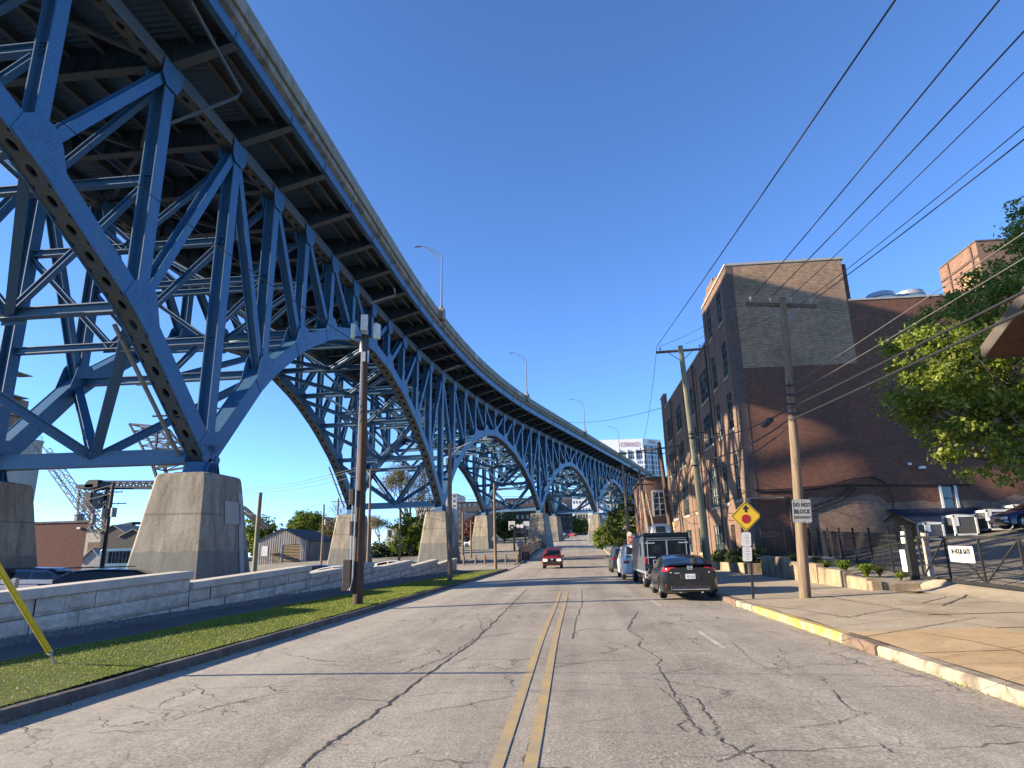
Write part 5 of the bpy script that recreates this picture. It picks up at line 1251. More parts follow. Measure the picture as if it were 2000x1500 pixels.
ac_unit(23.25, 38.9, (1.25, 1.1, 1.1), 'white and grey cooling unit next to the blue car')
ac_unit(25.1, 39.5, (1.25, 1.1, 1.1), 'white cooling unit mostly hidden behind the blue car')
# ---------------------------------------------------------------- planter walls, iron fence, gate
PX = 9.15
pw = thing('planter_wall', 'stained low concrete planter wall stepping down towards the driveway', 'wall', (PX, 28, .2))
def sz(y): return swz(PX, y)
for y0, y1, t0, t1 in ((30.6, 34.2, 1.12, 1.16), (26.6, 30.55, .92, .98), (24.0, 26.5, .74, .80), (22.3, 23.85, .56, .60)):
    mb = MB(); n = 10; rings = []
    for i in range(n+1):
        y = y0+(y1-y0)*i/n; t = t0+(t1-t0)*i/n+.012*mnoise.noise((y*2, 0, 0)); b = .02*mnoise.noise((y*1.7, 3, 0))
        rings.append([(PX+b, y, 0), (PX+.01+b*.5, y, t-.03), (PX+.04, y, t), (PX+.3, y, t), (PX+.3, y, 0)])
    mb.loft(rings); mb.build('wall_section', M['plantwall'], pw, smooth=True, angle=30)
mb = MB(); mb.bx(PX+.02, PX+.36, 22.0, 22.3, 0, .5); mb.bx(PX+.4, 10.9, 22.05, 22.3, 0, .42); mb.build('end_section', M['plantwall'], pw, bevel=.03)
sheet('planter_soil', lin(PX+.28, 14, 8), lin(22.25, 41.5, 26), lambda x, y: min(max(.40+.045*(y-22), lot_z(x, y)+.02), 1.0)+.05*mnoise.noise((x*1.5, y*1.5, 0)), M['soil'])
kr = MB(); kr.tube([(10.55, 21.9, .3), (10.9, 21.7, .34), (11.3, 21.6, .34), (11.7, 21.8, .3)], [.12, .2, .2, .1], 10); kind(kr.build('kerb', M['walk'], smooth=True), 'structure')
F0, F1 = Vector((11.25, 23.3, 0)), Vector((13.7, 40.3, 0))
fe = thing('iron_fence', 'black iron picket fence between the planter and the side lot', 'fence', (12.4, 32, .6))
nb = 7
def fz(p): return max(.42+.03*(p.y-22), lot_z(p.x, p.y))
def bay(a, b, h=1.5, parent=fe):
    mb = MB(); za, zb_ = a.z, b.z
    for f in (.10, .80, .92): mb.beam(a+Vector((0,0,h*f)), b+Vector((0,0,h*f)), .035, .04)
    n = int((b-a).length/.125)
    for i in range(1, n): p = a.lerp(b, i/n); mb.beam(p+Vector((0,0,.05)), p+Vector((0,0,h-.02)), .018, .018, (1,0,0))
    mb.build('picket_panel', M['ironwork'], parent)
pts = [F0.lerp(F1, i/nb) for i in range(nb+1)]
for p in pts: p.z = fz(p)
pts2 = [pts[-1], Vector((12.4, 40.5, 0)), Vector((11.1, 40.7, 0))]
for p in pts2[1:]: p.z = fz(p)
allp = pts+pts2[1:]
for i, p in enumerate(allp):
    mb = MB(); mb.beam(p-Vector((0,0,.2)), p+Vector((0,0,1.62)), .07, .07, (1,0,0)); mb.box(p+Vector((0,0,1.64)), (.09, .09, .04)); mb.build('post', M['ironwork'], fe)
    if i: bay(allp[i-1], p)
GX = 11.2; GY0, GY1 = 22.9, 15.2
def gzz(y): return .43-.02*(22.9-y)
ga = thing('driveway_gate', 'long sliding chain link gate with diagonal braces across the driveway', 'gate', (GX, 19, .35))
def GP(y, z): return Vector((GX, y, gzz(y)+z))
mb = MB(); mb.beam(GP(GY0, .12), GP(GY1, .12), .06, .09); mb.beam(GP(GY0, 1.38), GP(GY1, 1.38), .06, .07); mb.beam(GP(GY0, .52), GP(GY1, .42), .03, .03)
ys = [GY0-.05, 21.3, 19.6, 17.9, 16.2]
for y in ys: mb.beam(GP(y, .1), GP(y, 1.4), .05, .055, (0,1,0))
for i in range(len(ys)-1):
    a, b = (.14, 1.34) if i % 2 == 0 else (1.34, .14); mb.beam(GP(ys[i], a), GP(ys[i+1], b), .035, .04)
mb.beam(GP(21.3, .14), GP(19.6, .55), .03, .03); mb.build('frame', M['ironwork'], ga)
mb = MB(); s = .10; L = GY0-GY1; n = int((L+1.3)/s)
for i in range(n):
    for sg in (1, -1):
        c = i*s-(1.3 if sg > 0 else 0); a0, a1 = max(0, c), min(L, c+1.3) if sg > 0 else 0
        if sg > 0:
            if a1 > a0: mb.beam(GP(GY0-a0, .12+a0-c), GP(GY0-a1, .12+a1-c), .004, .004)
        else:
            c = i*s; a0, a1 = max(0, c-1.3), min(L, c)
            if a1 > a0: mb.beam(GP(GY0-a0, .12+c-a0), GP(GY0-a1, .12+c-a1), .004, .004)
mb.build('wire_mesh', M['ironwork'], ga)
mb = MB(); mb.bx(GX-.12, GX+.12, GY1, GY0+.3, .2, .30); mb.build('track', M['ironwork'], ga)
for (y, x, h, lab, rad) in ((23.15, 11.05, 1.75, 'thick black gate post at the near end of the iron fence', .13), (23.0, 11.5, 1.55, 'rusty white gate post just right of the black gate post', .10)):
    r = thing('gate_post', lab, 'post', (x, y, .4), 0, 'posts of the driveway gate')
    mb = MB(); mb.box((x, y, .4+h/2), (rad*1.6, rad*1.6, h)) if rad > .11 else mb.cyl((x, y, .3), (x, y, .4+h), rad, n=12); mb.build('shaft', M['ironwork'] if rad > .11 else stained('flaking_white_paint', (.58,.56,.52), (.30,.13,.06), (1,1,1), (.45,.7), .7, 4.0, .1, 14, .1), r)
    mb = MB(); mb.box((x, y, .4+h+.03), (rad*2.0, rad*2.0, .06)); mb.build('cap', M['ironwork'], r)
mb = MB(); mb.box((10.95, 23.2, 1.95), (.1, .2, .12)); mb.box((10.95, 23.25, 1.72), (.08, .22, .2)); tag(mb.build('control_box', M['white'], None, bevel=.01, org=(10.95, 23.2, 1.7)), 'small white control box on the black gate post', 'control box')
M['fadedgrey'] = paint('weathered_grey_ink', (.20,.20,.20), .6)
gs = thing('gate_sign', 'white 24 hour gate sign on the chain link gate', 'sign', (GX-.06, 20.4, 1.0))
c_ = (atx(1849, 1070, GX-.05)+atx(1907, 1096, GX-.05))/2
mb = MB(); mb.prism(rrect(1.25, .46, .03), c_, (0,-1,-.02), (0,0,1), (.006,0,0)); mb.build('panel', M['offwhite'], gs)
text_mb('lettering', '24 HOUR GATE', .185, M['blackink'], gs, c_+Vector((-.003, 0, .07)), (0,-1,-.02), (0,0,1), (-1,0,0), sx=.74, thick=.002, bold=.011)
text_mb('lettering', 'DO NOT BLOCK DRIVE', .115, M['fadedgrey'], gs, c_+Vector((-.003, 0, -.10)), (0,-1,-.02), (0,0,1), (-1,0,0), sx=.82, thick=.001)
c_ = Vector((11.2, 23.9, 1.0)); ns = thing('fence_notice', 'blank white upright notice board on the end panel of the iron fence', 'sign', (11.2, 23.9, .5))
mb = MB(); d = (F1-F0).normalized(); mb.prism(rrect(.52, .72, .03), c_+Vector((-.06, 0, .05)), d*-1, (0,0,1), (.008, 0, 0)); mb.build('panel', M['white'], ns)
# raised beds and steps before the factory front
for i, (y0, y1, h, lab) in enumerate(((36.2, 38.6, .75, 'short concrete bed wall nearest the planter, below the clipped bushes'), (39.6, 43.0, .7, 'concrete bed wall in the middle of the factory front'), (44.2, 52.0, .65, 'long concrete bed wall at the far factory front'))):
    mb = MB(); mb.bx(9.0, 9.3, y0, y1, .1, h); mb.bx(9.3, 10.9, y0, y0+.25, .1, h); mb.bx(9.3, 10.9, y1-.25, y1, .1, h); tag(mb.build('bed_wall', M['plantwall'], None, bevel=.03, org=(9.0, y0, .1)), lab, 'wall', 'concrete bed walls')
    sheet('planter_soil', lin(9.3, 10.95, 3), lin(y0+.25, y1-.25, 4), lambda x, y: h-.08, M['soil'])
# ---------------------------------------------------------------- timber house at the right edge, only its eave shows
ho = thing('timber_house', 'brown timber house with a deep eave at the right edge', 'house', (16, 12, .3))
mb = MB(); 
for sgn in (1, -1):
    y0, y1 = (18.0, 11.8) if sgn > 0 else (5.6, 11.8)
    mb.loft([[(x, y0, 6.62), (x, y0, 6.82), (x, y1, 9.55), (x, y1, 9.35)] for x in (11.45, 21)])
mb.build('roof', paint('grey_shingle', (.10,.10,.105), .9, 0, .3, 9), ho)
mb = MB(); mb.loft([[(x, 18.04, 6.5), (x, 18.08, 6.84), (x, 11.8, 9.6), (x, 11.8, 9.26)] for x in (11.38, 11.445)]); mb.bx(11.4, 21, 18.02, 18.08, 6.5, 6.84); mb.build('fascia_board', stained('grey_board', (.11,.09,.075), (.06,.05,.04), (1,1,1), (.4,.7), .8, 3, .15, 12, .1), ho)
mb = MB(); mb.loft([[(x, 17.98, 6.55), (x, 11.8, 9.27), (x, 11.8, 9.25), (x, 17.98, 6.53)] for x in (11.46, 20.9)]); mb.build('soffit', wood_mat('brown_soffit', (.075,.04,.024), (.05,.027,.016), (.11,.06,.036), .4), ho)
mb = MB(); mb.bx(12.9, 20.5, 6.4, 17.0, 0, 6.9); mb.build('wall', paint('brown_siding', (.16,.09,.05), .8, 0, .2, 4), ho)
# small brick house behind the factory
sb = thing('small_brick_house', 'small old brick house with white sash windows behind the factory', 'building', (12, 84, .8))
X0, X1, Y0_, Y1_, ZT = 8.7, 20, 79.8, 95, 9.8
so = [(9.6, 11.0, 5.4, 8.2), (12.0, 13.4, 5.4, 8.2), (9.6, 11.0, 1.6, 4.2)]
mb = MB(); wall_open(mb, so, X0, X1, 0, ZT, lambda x, z, d: (x, Y0_+d, z), .2); mb.build('front_wall', M['brick_far'], sb)
mb = MB(); mb.quad((X0, Y0_, 0), (X0, Y1_, 0), (X0, Y1_, ZT), (X0, Y0_, ZT)); mb.build('side_wall', M['brick_far_y'], sb)
mb = MB(); mb.bx(X0+.3, X1, Y0_+.3, Y1_, 0, ZT-.1); mb.build('core', M['brick_quoin'], sb)
mb = MB(); mb.bx(X0-.25, X1, Y0_-.25, Y1_, ZT, ZT+.22); mb.build('cornice', M['kerbdark'], sb)
for a, b, c, d in so:
    win(a, b, c, d, 2, 4, lambda x, z, d_: (x, Y0_+d_, z), sb, .0, 'white', .1)
    mb = MB(); mb.bx(a-.22, a, Y0_-.04, Y0_+.1, c-.15, d+.15); mb.bx(b, b+.22, Y0_-.04, Y0_+.1, c-.15, d+.15); mb.bx(a-.22, b+.22, Y0_-.05, Y0_+.1, d+.0, d+.22); mb.build('white_trim', M['white'], sb)
# ---------------------------------------------------------------- vehicles
M['car_black'] = paint('black_car_paint', (.008,.008,.009), .22, 0, .05, 2, .4, .25)
M['car_navy'] = paint('navy_car_paint', (.012,.02,.055), .2, 0, .05, 2, .6, .6)
M['car_blue'] = paint('deep_blue_car_paint', (.010,.014,.05), .2, 0, .05, 2, .6, .6)
M['car_red'] = stained('faded_red_car_paint', (.26,.018,.014), (.20,.022,.02), (1,1,1), (.5,.8), .35, 2, .05, 9, 0)
M['car_white'] = paint('white_car_paint', (.72,.72,.70), .25, 0, .03, 2, .6, .4)
M['car_grey'] = paint('dark_grey_car_paint', (.06,.065,.07), .22, .3, .05, 2, .6, .5)
M['blue_grey'] = stained('blue_grey_and_sky_sheen', (.07,.085,.11), (.05,.06,.08), (1,1,1), (.5,.8), .3, 1.5, .05, 6, 0)  # truck sides: sky reflection put into the colour; plain wall tint elsewhere
M['truck_navy'] = paint('dark_navy_panel_paint', (.005,.008,.015), .42, 0, .12, 3, .25, 0)
M['plastic'] = paint('black_trim_plastic', (.02,.02,.021), .55, 0, .15, 6)
M['chrome'] = paint('chrome', (.72,.73,.75), .14, 1.0, .03, 4)
M['rim'] = paint('alloy_rim', (.42,.43,.45), .32, .8, .06, 5)
M['taillight'] = paint('red_lamp_lens', (.45,.012,.018), .15, 0, .15, 9, .8, .5)
M['clearlens'] = paint('clear_lamp_lens', (.62,.60,.58), .12, 0, .08, 9, .8, .5)
M['plate'] = paint('licence_plate', (.62,.66,.68), .45, 0, .06, 9)
m_, nt_, b_ = nodes('lit_headlamp'); b_.inputs['Base Color'].default_value = (.9,.85,.7,1); b_.inputs['Emission Color'].default_value = (1,.80,.50,1); b_.inputs['Emission Strength'].default_value = 2.2; M['headlamp'] = m_
def interp(pts, y):
    if y <= pts[0][0]: return pts[0][1]
    for (a, b), (c, d) in zip(pts, pts[1:]):
        if y <= c: return b+(d-b)*(y-a)/(c-a) if c > a else d
    return pts[-1][1]
def smoothed(pts, y, r=.10): return (interp(pts, y-r)+2*interp(pts, y)+interp(pts, y+r))/4
def wheel(r, parent, x, y, R_, W_=.21, rim='rim', n=28):
    s = 1 if x > 0 else -1
    e = MB(); e.lathe([(R_*.62,-W_/2),(R_*.9,-W_/2),(R_,-W_/2+.035),(R_,W_/2-.035),(R_*.9,W_/2),(R_*.62,W_/2)], (x, y, R_), n, 'X'); t = e.build('wheel', M['rubber'], parent, smooth=True, angle=40)
    e = MB(); e.lathe([(R_*.66, s*W_*.48),(R_*.62, s*W_*.42),(R_*.58, s*W_*.18),(R_*.2, s*W_*.2),(0, s*W_*.2)], (x, y, R_), n, 'X')
    for k in range(5):
        a = 2*PI*k/5+.3; c = Vector((x+s*W_*.36, y+math.cos(a)*R_*.35, R_+math.sin(a)*R_*.35))
        e.beam(Vector((x+s*W_*.36, y, R_)), Vector((x+s*W_*.36, y+math.cos(a)*R_*.62, R_+math.sin(a)*R_*.62)), R_*.13, .03, (1,0,0))
    e.lathe([(R_*.16, s*W_*.2),(R_*.14, s*W_*.46),(0, s*W_*.47)], (x, y, R_), 14, 'X')
    e.build('rim', M[rim], t, smooth=True, angle=30)
def car(name, label, loc, rz, p, group=None, cat='car'):
    r = thing(name, label, cat, loc, rz, group); ORG[r.name] = Vector((0,0,0))
    L, W, wb, R_ = p['L'], p['W']/2, p['wb'], p['R']; yf, yr = L/2, -L/2
    wf = yf-p['fo']; wr_ = wf-wb; top = p['top']; wid = p.get('wid', [(yr,.86),(yr+.18,.96),(yr+.7,1),(yf-.9,1),(yf-.22,.93),(yf,.76)])
    belt = p['belt']; gc = p['gc']; ar = R_+.055
    def zb(y):
        z = gc + .10*max(0, (abs(y)-L/2+.3)/.3)
        for c in (wf, wr_):
            d = abs(y-c)
            if d < ar: z = max(z, R_+math.sqrt(max(0, ar*ar-d*d)))
        return z
    ys = set(lin(yr, yf, 42))
    for c in (wf, wr_):
        for t in lin(-1, 1, 17): ys.add(c+ar*math.sin(t*PI/2))
        ys.add(c-ar-.004); ys.add(c+ar+.004)
    ys = sorted(ys); rings = []
    def hw(y): return W*smoothed(wid, y, .06)
    for y in ys:
        w = hw(y); zt = smoothed(top, y, .06); b = min(zb(y), zt-.12); zs = smoothed(belt, y, .06); zs = min(zs, zt-.03)
        zm = b+(zs-b)*.45; m = p.get('flank', .985)
        e = abs(y) > L/2-.05; k = .96 if e else 1
        h = [(0, b), (w*.90*k, b), (w*k, b+.05), (w*k*1.0, zm), (w*k*m, zs-.06), (w*k*(m-.03), zs), (w*k*.80, zt-.005), (w*.4, zt+.012), (0, zt+.016)]
        rings.append([(x, y, z) for x, z in h]+[(-x, y, z) for x, z in reversed(h[1:-1])])
    mb = MB(); mb.loft(rings); mb.build('body', M[p['paint']], r, smooth=True, angle=32)
    mb = MB(); mb.box((0, 0, gc+.22), (W*1.5, L*.9, .3)); mb.box((0, 0, gc+.05), (W*1.7, L-.5, .06)); mb.build('underbody', M['blackmetal'], r)
    roof = p['roof']; y0, y1 = roof[0][0], roof[-1][0]; tum = p.get('tum', .20)
    def gp(y, f):                         # greenhouse half width at fraction f of its height
        return W*p.get('gw', .93)*(smoothed(wid, y, .06) if abs(y) > L/2-.7 else 1)-tum*f*(W/.9)
    def rz_(y): return smoothed(roof, y, .07) if y0+.1 < y < y1-.1 else interp(roof, y)
    def bz(y): return min(smoothed(belt, y, .06), smoothed(top, y, .06))-.02
    HR = max(z for _, z in roof); rings = []
    gy = sorted(set(lin(y0, y1, 34)+[a for a, _ in roof]))
    for y in gy:
        z0 = bz(y); z1 = max(rz_(y), z0+.012); f = (z1-z0)/(HR-z0)
        h = [(gp(y, 0), z0), (gp(y, f*.5), z0+(z1-z0)*.5), (gp(y, f*.9), z0+(z1-z0)*.9), (gp(y, f)-.09*min(1, f*2), z1), (gp(y, f)*.4, z1+.02*f), (0, z1+.026*f)]
        rings.append([(x, y, z) for x, z in h]+[(-x, y, z) for x, z in reversed(h[:-1])])
    mb = MB(); mb.loft(rings, close=False, caps=False); mb.build('roof', M[p['paint']], r, smooth=True, angle=35)
    # side windows: polygons given as (y, fraction of the height between belt and roof)
    for s in (1, -1):
        for poly in p['win']:
            (ya, yb), (lo_, hi_) = poly; n = 10; e = MB(); vs = []
            for i in range(n+1):
                y = ya+(yb-ya)*i/n; z0 = bz(y)+.03; z1 = max(rz_(y)-.055, z0+.005)
                for j in range(5):
                    z = z0+(z1-z0)*(lo_+(hi_-lo_)*j/4); f = (z-bz(y))/(HR-bz(y))
                    zz1 = max(rz_(y), bz(y)+.012); fr = (z-bz(y))/(zz1-bz(y)); ff = (zz1-bz(y))/(HR-bz(y))
                    x = gp(y, ff*min(fr, .9)) + .006 if fr <= .9 else gp(y, ff*.9)+(gp(y, ff)-.09*min(1, ff*2)-gp(y, ff*.9))*(fr-.9)/.1+.006
                    vs.append((s*x, y, z))
            e.add(vs, [(i*5+j, (i+1)*5+j, (i+1)*5+j+1, i*5+j+1) for i in range(n) for j in range(4)]); e.build('side_window', M['carglass'], r, smooth=True)
    for nm, (ya, yb), k in (('rear_window', p['rwin'], .84), ('windshield', p['fwin'], .86)):
        e = MB(); vs = []; n = 8
        for i in range(n+1):
            y = ya+(yb-ya)*i/n; z1 = max(rz_(y), bz(y)+.012); f = (z1-bz(y))/(HR-bz(y)); xw = (gp(y, f)-.09*min(1, f*2))*k+.02
            for j in range(9):
                t = -1+2*j/8; vs.append((t*xw, y-(.012 if nm == 'rear_window' else -.012), z1+.012+.02*f*(1-abs(t))))
        e.add(vs, [(i*9+j, (i+1)*9+j, (i+1)*9+j+1, i*9+j+1) for i in range(n) for j in range(8)]); e.build(nm, M['carglass'], r, smooth=True)
    for x in (-1, 1):
        for c in (wf, wr_): wheel(R_, r, x*(W-.115), c, R_, p.get('tw', .21), p.get('rim', 'rim'))
        e = MB(); ym = p.get('mir', roof[-2][0]+.1); zmr = bz(ym)+.1
        e.loft([[(x*(gp(ym, 0)+.02+d), ym+b_*.05-.02, zmr+a*hh) for a, b_ in ((1,0),(.6,1),(-.6,1),(-1,0),(-.7,-1),(.7,-1))] for d, hh in ((0,.03),(.07,.075),(.18,.08),(.22,.05))]); e.build('wing_mirror', M[p.get('mirmat', p['paint'])], r, smooth=True)
    e = MB(); e.box((0, yf-.012, gc+.26), (W*1.35, .05, .16)); e.box((0, yf+.0, smoothed(top, yf, .05)-.16), (W*1.0, .04, .12)); e.build('grille', M['plastic'], r)
    for s in (1, -1):
        e = MB(); e.box((s*W*.68, yf-.055, smoothed(top, yf-.1, .05)-.17), (.36, .17, .15)); e.build('headlight', M[p.get('hl', 'clearlens')], r, bevel=.03)
        if not p.get('notail'):
            e = MB(); e.box((s*W*.78, yr+.05, smoothed(top, yr, .05)-.17), (.32, .14, .15)); e.build('taillight', M['taillight'], r, bevel=.03)
    if p.get('rack'):
        e = MB()
        for s in (1, -1): e.beam((s*W*.62, -1.5, HR+.07), (s*W*.62, .55, HR+.07), .04, .03)
        for y in (-1.0, -.1, .35): e.beam((-W*.62, y, HR+.08), (W*.62, y, HR+.08), .05, .03)
        e.build('roof_rack', M[p['paint']] if p['rack'] == 2 else M['plastic'], r)
    if not p.get('noplate'):
        e = MB(); e.box((0, yr-.012, gc+.42), (.31, .02, .155)); e.build('licence_plate', M['plate'], r)
    return r
def P_(**k): return k
SED = P_(L=4.63, W=1.80, wb=2.70, fo=.90, R=.325, gc=.20, paint='car_black', top=[(-2.32,.98),(-2.20,1.06),(-1.6,1.09),(-1.0,1.02),(.9,.98),(1.6,.90),(2.2,.74),(2.32,.62)], belt=[(-2.32,.86),(-1.8,.95),(0,.93),(1.2,.88),(2.32,.60)],
  roof=[(-1.98,1.075),(-1.25,1.28),(-.75,1.35),(-.2,1.39),(.25,1.365),(.55,1.30),(1.30,.94)], win=[((-1.45,-.62),(0,1)),((-.52,.36),(0,1)),((.40,.95),(0,.95))], rwin=(-1.86,-.98), fwin=(.38,1.2), mir=.78)
SUV = P_(L=4.75, W=1.86, wb=2.85, fo=.88, R=.37, gc=.26, paint='car_grey', top=[(-2.37,1.02),(-2.2,1.12),(.9,1.10),(1.5,1.06),(2.2,.98),(2.37,.80)], belt=[(-2.37,.98),(0,1.05),(1.2,1.0),(2.37,.78)],
  roof=[(-2.3,1.12),(-2.12,1.55),(-1.7,1.70),(-.5,1.75),(.3,1.70),(.55,1.60),(1.15,1.08)], win=[((-1.98,-1.25),(0,1)),((-1.15,-.3),(0,1)),((-.2,.6),(0,1))], rwin=(-2.26,-2.0), fwin=(.42,1.08), mir=.72, tum=.17)
VAN = P_(L=5.1, W=1.95, wb=3.0, fo=.95, R=.34, gc=.22, paint='car_black', top=[(-2.55,1.0),(-2.4,1.10),(1.0,1.08),(1.8,1.0),(2.4,.82),(2.55,.70)], belt=[(-2.55,.95),(0,1.02),(1.4,.95),(2.55,.68)],
  roof=[(-2.5,1.10),(-2.3,1.50),(-1.9,1.72),(-.5,1.78),(.5,1.74),(.95,1.60),(1.85,1.02)], win=[((-2.2,-1.2),(0,1)),((-1.1,-.1),(0,1)),((0,1.0),(0,1)),((1.05,1.4),(0,.9))], rwin=(-2.46,-2.15), fwin=(.72,1.75), mir=1.1, tum=.17)
def mk(base, **k): d = dict(base); d.update(k); return d
# black sedan parked nearest, seen from behind
sd = car('parked_car', 'black sedan parked at the right kerb, nearest the camera, rear towards us', (3.66, 24.25, 0), -.015, mk(SED, notail=1, noplate=1))
yb = -2.315
for s in (1, -1):
    e = MB()       # C shaped lamps wrapping round the corner
    e.loft([[(s*x, y+dy, z+dz) for dy, dz in ((0,-h),(-.02,-h*.7),(-.02,h*.7),(0,h))] for x, y, z, h in ((.46,yb+.03,.99,.03),(.60,yb+.02,.95,.075),(.72,yb+.05,.90,.11),(.80,yb+.14,.90,.11),(.86,yb+.36,.96,.05))], close=True); e.build('taillight', M['taillight'], sd, smooth=True, angle=50)
    e = MB(); e.box((s*.60, yb+.012, .86), (.07, .05, .04)); e.build('reversing_lamp', M['clearlens'], sd, bevel=.02)
    e = MB(); e.box((s*.70, yb+.06, .46), (.20, .06, .07)); e.build('reflector', M['taillight'], sd, bevel=.02)
    e = MB(); e.cyl((s*.34, yb+.02, .27), (s*.34, yb+.3, .27), .045, n=12); e.build('exhaust_tip', M['chrome'], sd)
e = MB(); e.box((0, yb-.015, .34), (1.16, .05, .035)); e.build('bumper_trim', M['chrome'], sd, bevel=.01)
e = MB(); e.box((0, yb+.02, .36), (1.3, .08, .20)); e.build('rear_diffuser', M['plastic'], sd, bevel=.04)
e = MB(); e.box((0, yb-.008, .735), (.62, .03, .20)); e.build('plate_recess', M['plastic'], sd, bevel=.03)
e = MB(); e.box((0, yb-.03, .735), (.31, .012, .155)); pl = e.build('licence_plate', M['plate'], sd, bevel=.01)
e = MB(); rr = random.Random(3)
for i in range(7):
    x = -.115+i*.036; e.box((x, yb-.038, .735), (.02, .003, .07)) if i != 3 else e.box((x, yb-.038, .735), (.012, .003, .012))
e.build('plate_marks', M['greyink'], pl)
e = MB()
for s in (1, -1): e.beam((s*.042, yb-.0, .965), (s*.055, yb+.0, 1.045), .022, .03, (0,1,0)); e.beam((s*.075, yb-.0, .955), (s*.082, yb+.0, 1.05), .012, .03, (0,1,0))
e.box((0, yb-.0, 1.003), (.08, .03, .016)); e.box((0, yb-.0, .952), (.15, .03, .012)); e.box((0, yb-.0, 1.052), (.165, .03, .012)); e.build('badge', M['chrome'], sd)
e = MB(); e.box((-.42, yb+.0, .84), (.16, .02, .025)); e.build('badge', M['chrome'], sd)
e = MB(); e.loft([[(x, -2.2+dy, 1.075+dz-.02*abs(x)) for dy, dz in ((-.07,.0),(-.10,.03),(.02,.012),(.05,-.01))] for x in lin(-.72, .72, 9)]); e.build('boot_lip', M['car_black'], sd, smooth=True)
e = MB()
for x in (-.3, -.1, .12, .3): e.lathe([(0,.09),(.06,.07),(.085,0),(.06,-.08),(0,-.1)], (x, -.75, 1.12), 10)
e.build('headrest', M['greymetal'], sd, smooth=True)
# panel van with roof cooling unit, double rear doors
tr = thing('panel_truck', 'dark boxy truck with double rear doors and a cooling unit on its roof', 'truck', (3.80, 28.3, 0)); ORG[tr.name] = Vector((0,0,0))
TW, TL, TZ, TB = 1.94, 5.6, 2.24, .58
def rbox(mb, x0, x1, y0, y1, z0, z1, c=.08):
    mb.loft([[(x0+c, y, z0), (x1-c, y, z0), (x1, y, z0+c), (x1, y, z1-c*2), (x1-c*2, y, z1), (x0+c*2, y, z1), (x0, y, z1-c*2), (x0, y, z0+c)] for y in (y0, y1)])
e = MB(); rbox(e, -TW/2, TW/2, .02, TL, TB, TZ); e.build('body', M['blue_grey'], tr, bevel=.03)
e = MB(); e.loft([[(s_*w_, y, z) for s_, z in ((-1,.5),(1,.5),(1,1.2),(.9,zt),(-.9,zt),(-1,1.2))] for y, w_, zt in ((TL-.05,.92,2.1),(TL+.5,.92,1.9),(TL+.9,.97,1.3),(TL+1.7,.9,1.15))]); e.build('cab', M['blue_grey'], tr, smooth=True, angle=35)
e = MB(); e.bx(-TW/2+.03, TW/2-.03, -.015, .05, TB+.03, TZ-.06); e.build('rear_frame', M['truck_navy'], tr, bevel=.02)
e = MB(); e.bx(-TW/2+.02, TW/2-.02, -.03, .3, TZ-.14, TZ+.02); e.build('roof_cap', M['truck_navy'], tr, bevel=.03)
for s in (-1, 1):
    x0, x1 = (s*.02, s*(TW/2-.16)); e = MB(); e.bx(x0, x1, -.045, -.016, TB+.12, TZ-.30); d_ = e.build('rear_door', M['truck_navy'], tr, bevel=.012)
    e = MB(); xc = (x0+x1)/2; e.bx(xc-.18, xc+.18, -.052, -.046, 1.40, 1.76); e.build('door_window', M['darkglass'], d_, bevel=.0)
    e = MB()
    for z in (1.84, 1.26): e.bx(s*(TW/2-.08), s*(TW/2-.48), -.068, -.046, z-.02, z+.025)
    e.build('hinge', M['alu'], d_)
    e = MB(); e.bx(s*.06, s*.13, -.09, -.046, 1.02, 1.28); e.build('handle', M['alu'], d_, bevel=.01)
    e = MB(); e.bx(s*(TW/2-.15), s*(TW/2-.165)-s*.015, -.06, -.03, TB+.1, TZ-.28); e.bx(s*.005, s*.025, -.06, -.03, TB+.1, TZ-.28); e.build('door_trim', M['alu'], d_)
    e = MB(); e.box((s*(TW/2-.07), -.03, 1.15), (.10, .06, .26)); e.build('taillight', M['taillight'], tr, bevel=.02)
    wheel(.37, tr, s*(TW/2-.15), 1.15, .37, .24, 'rim'); wheel(.37, tr, s*(TW/2-.15), TL+.75, .37, .24, 'rim')
e = MB(); e.bx(-TW/2+.15, TW/2-.15, -.06, -.03, TZ-.29, TZ-.27); e.bx(-TW/2+.15, TW/2-.15, -.06, -.03, TZ-.21, TZ-.195); e.build('door_trim', M['alu'], tr)
e = MB(); e.bx(-.60, -.22, -.058, -.046, .74, 1.16); e.build('window_frame', M['alu'], tr, bevel=.01)
e = MB(); e.bx(-.57, -.25, -.064, -.058, .77, 1.13); e.build('door_window', M['darkglass'], tr)
e = MB(); e.bx(-TW/2, TW/2, -.22, .0, .50, .60); e.bx(-TW/2-.01, -TW/2+.12, -.22, .05, .42, .72); e.build('step_bumper', M['alu'], tr, bevel=.02)
e = MB(); e.bx(-TW/2+.2, TW/2-.2, .1, TL+1.2, .35, .62); e.build('chassis', M['blackmetal'], tr)
e = MB(); e.loft([[(x0, y, TZ), (x1, y, TZ), (x1-.04, y, TZ+.32), (x1-.10, y, TZ+.36), (x0+.10, y, TZ+.36), (x0+.04, y, TZ+.3)] for x0, x1, y in ((-.52,.28,.45),(-.55,.32,.5),(-.55,.32,1.5),(-.5,.28,1.6))]); ac = e.build('cooling_unit', M['offwhite'], tr, bevel=.02)
e = MB(); e.bx(-.34, .06, .43, .47, TZ+.05, TZ+.30); e.build('cooling_grille', M['blackmetal'], ac)
e = MB(); e.bx(-TW/2-.012, -TW/2, 1.0, 1.5, 1.3, 1.85); e.build('side_window', M['carglass'], tr)
e = MB(); e.bx(-TW/2-.02, -TW/2, .1, TL, .62, .70); e.bx(-TW/2-.02, -TW/2, .35, .41, 1.3, 1.9); e.build('side_trim', M['alu'], tr)
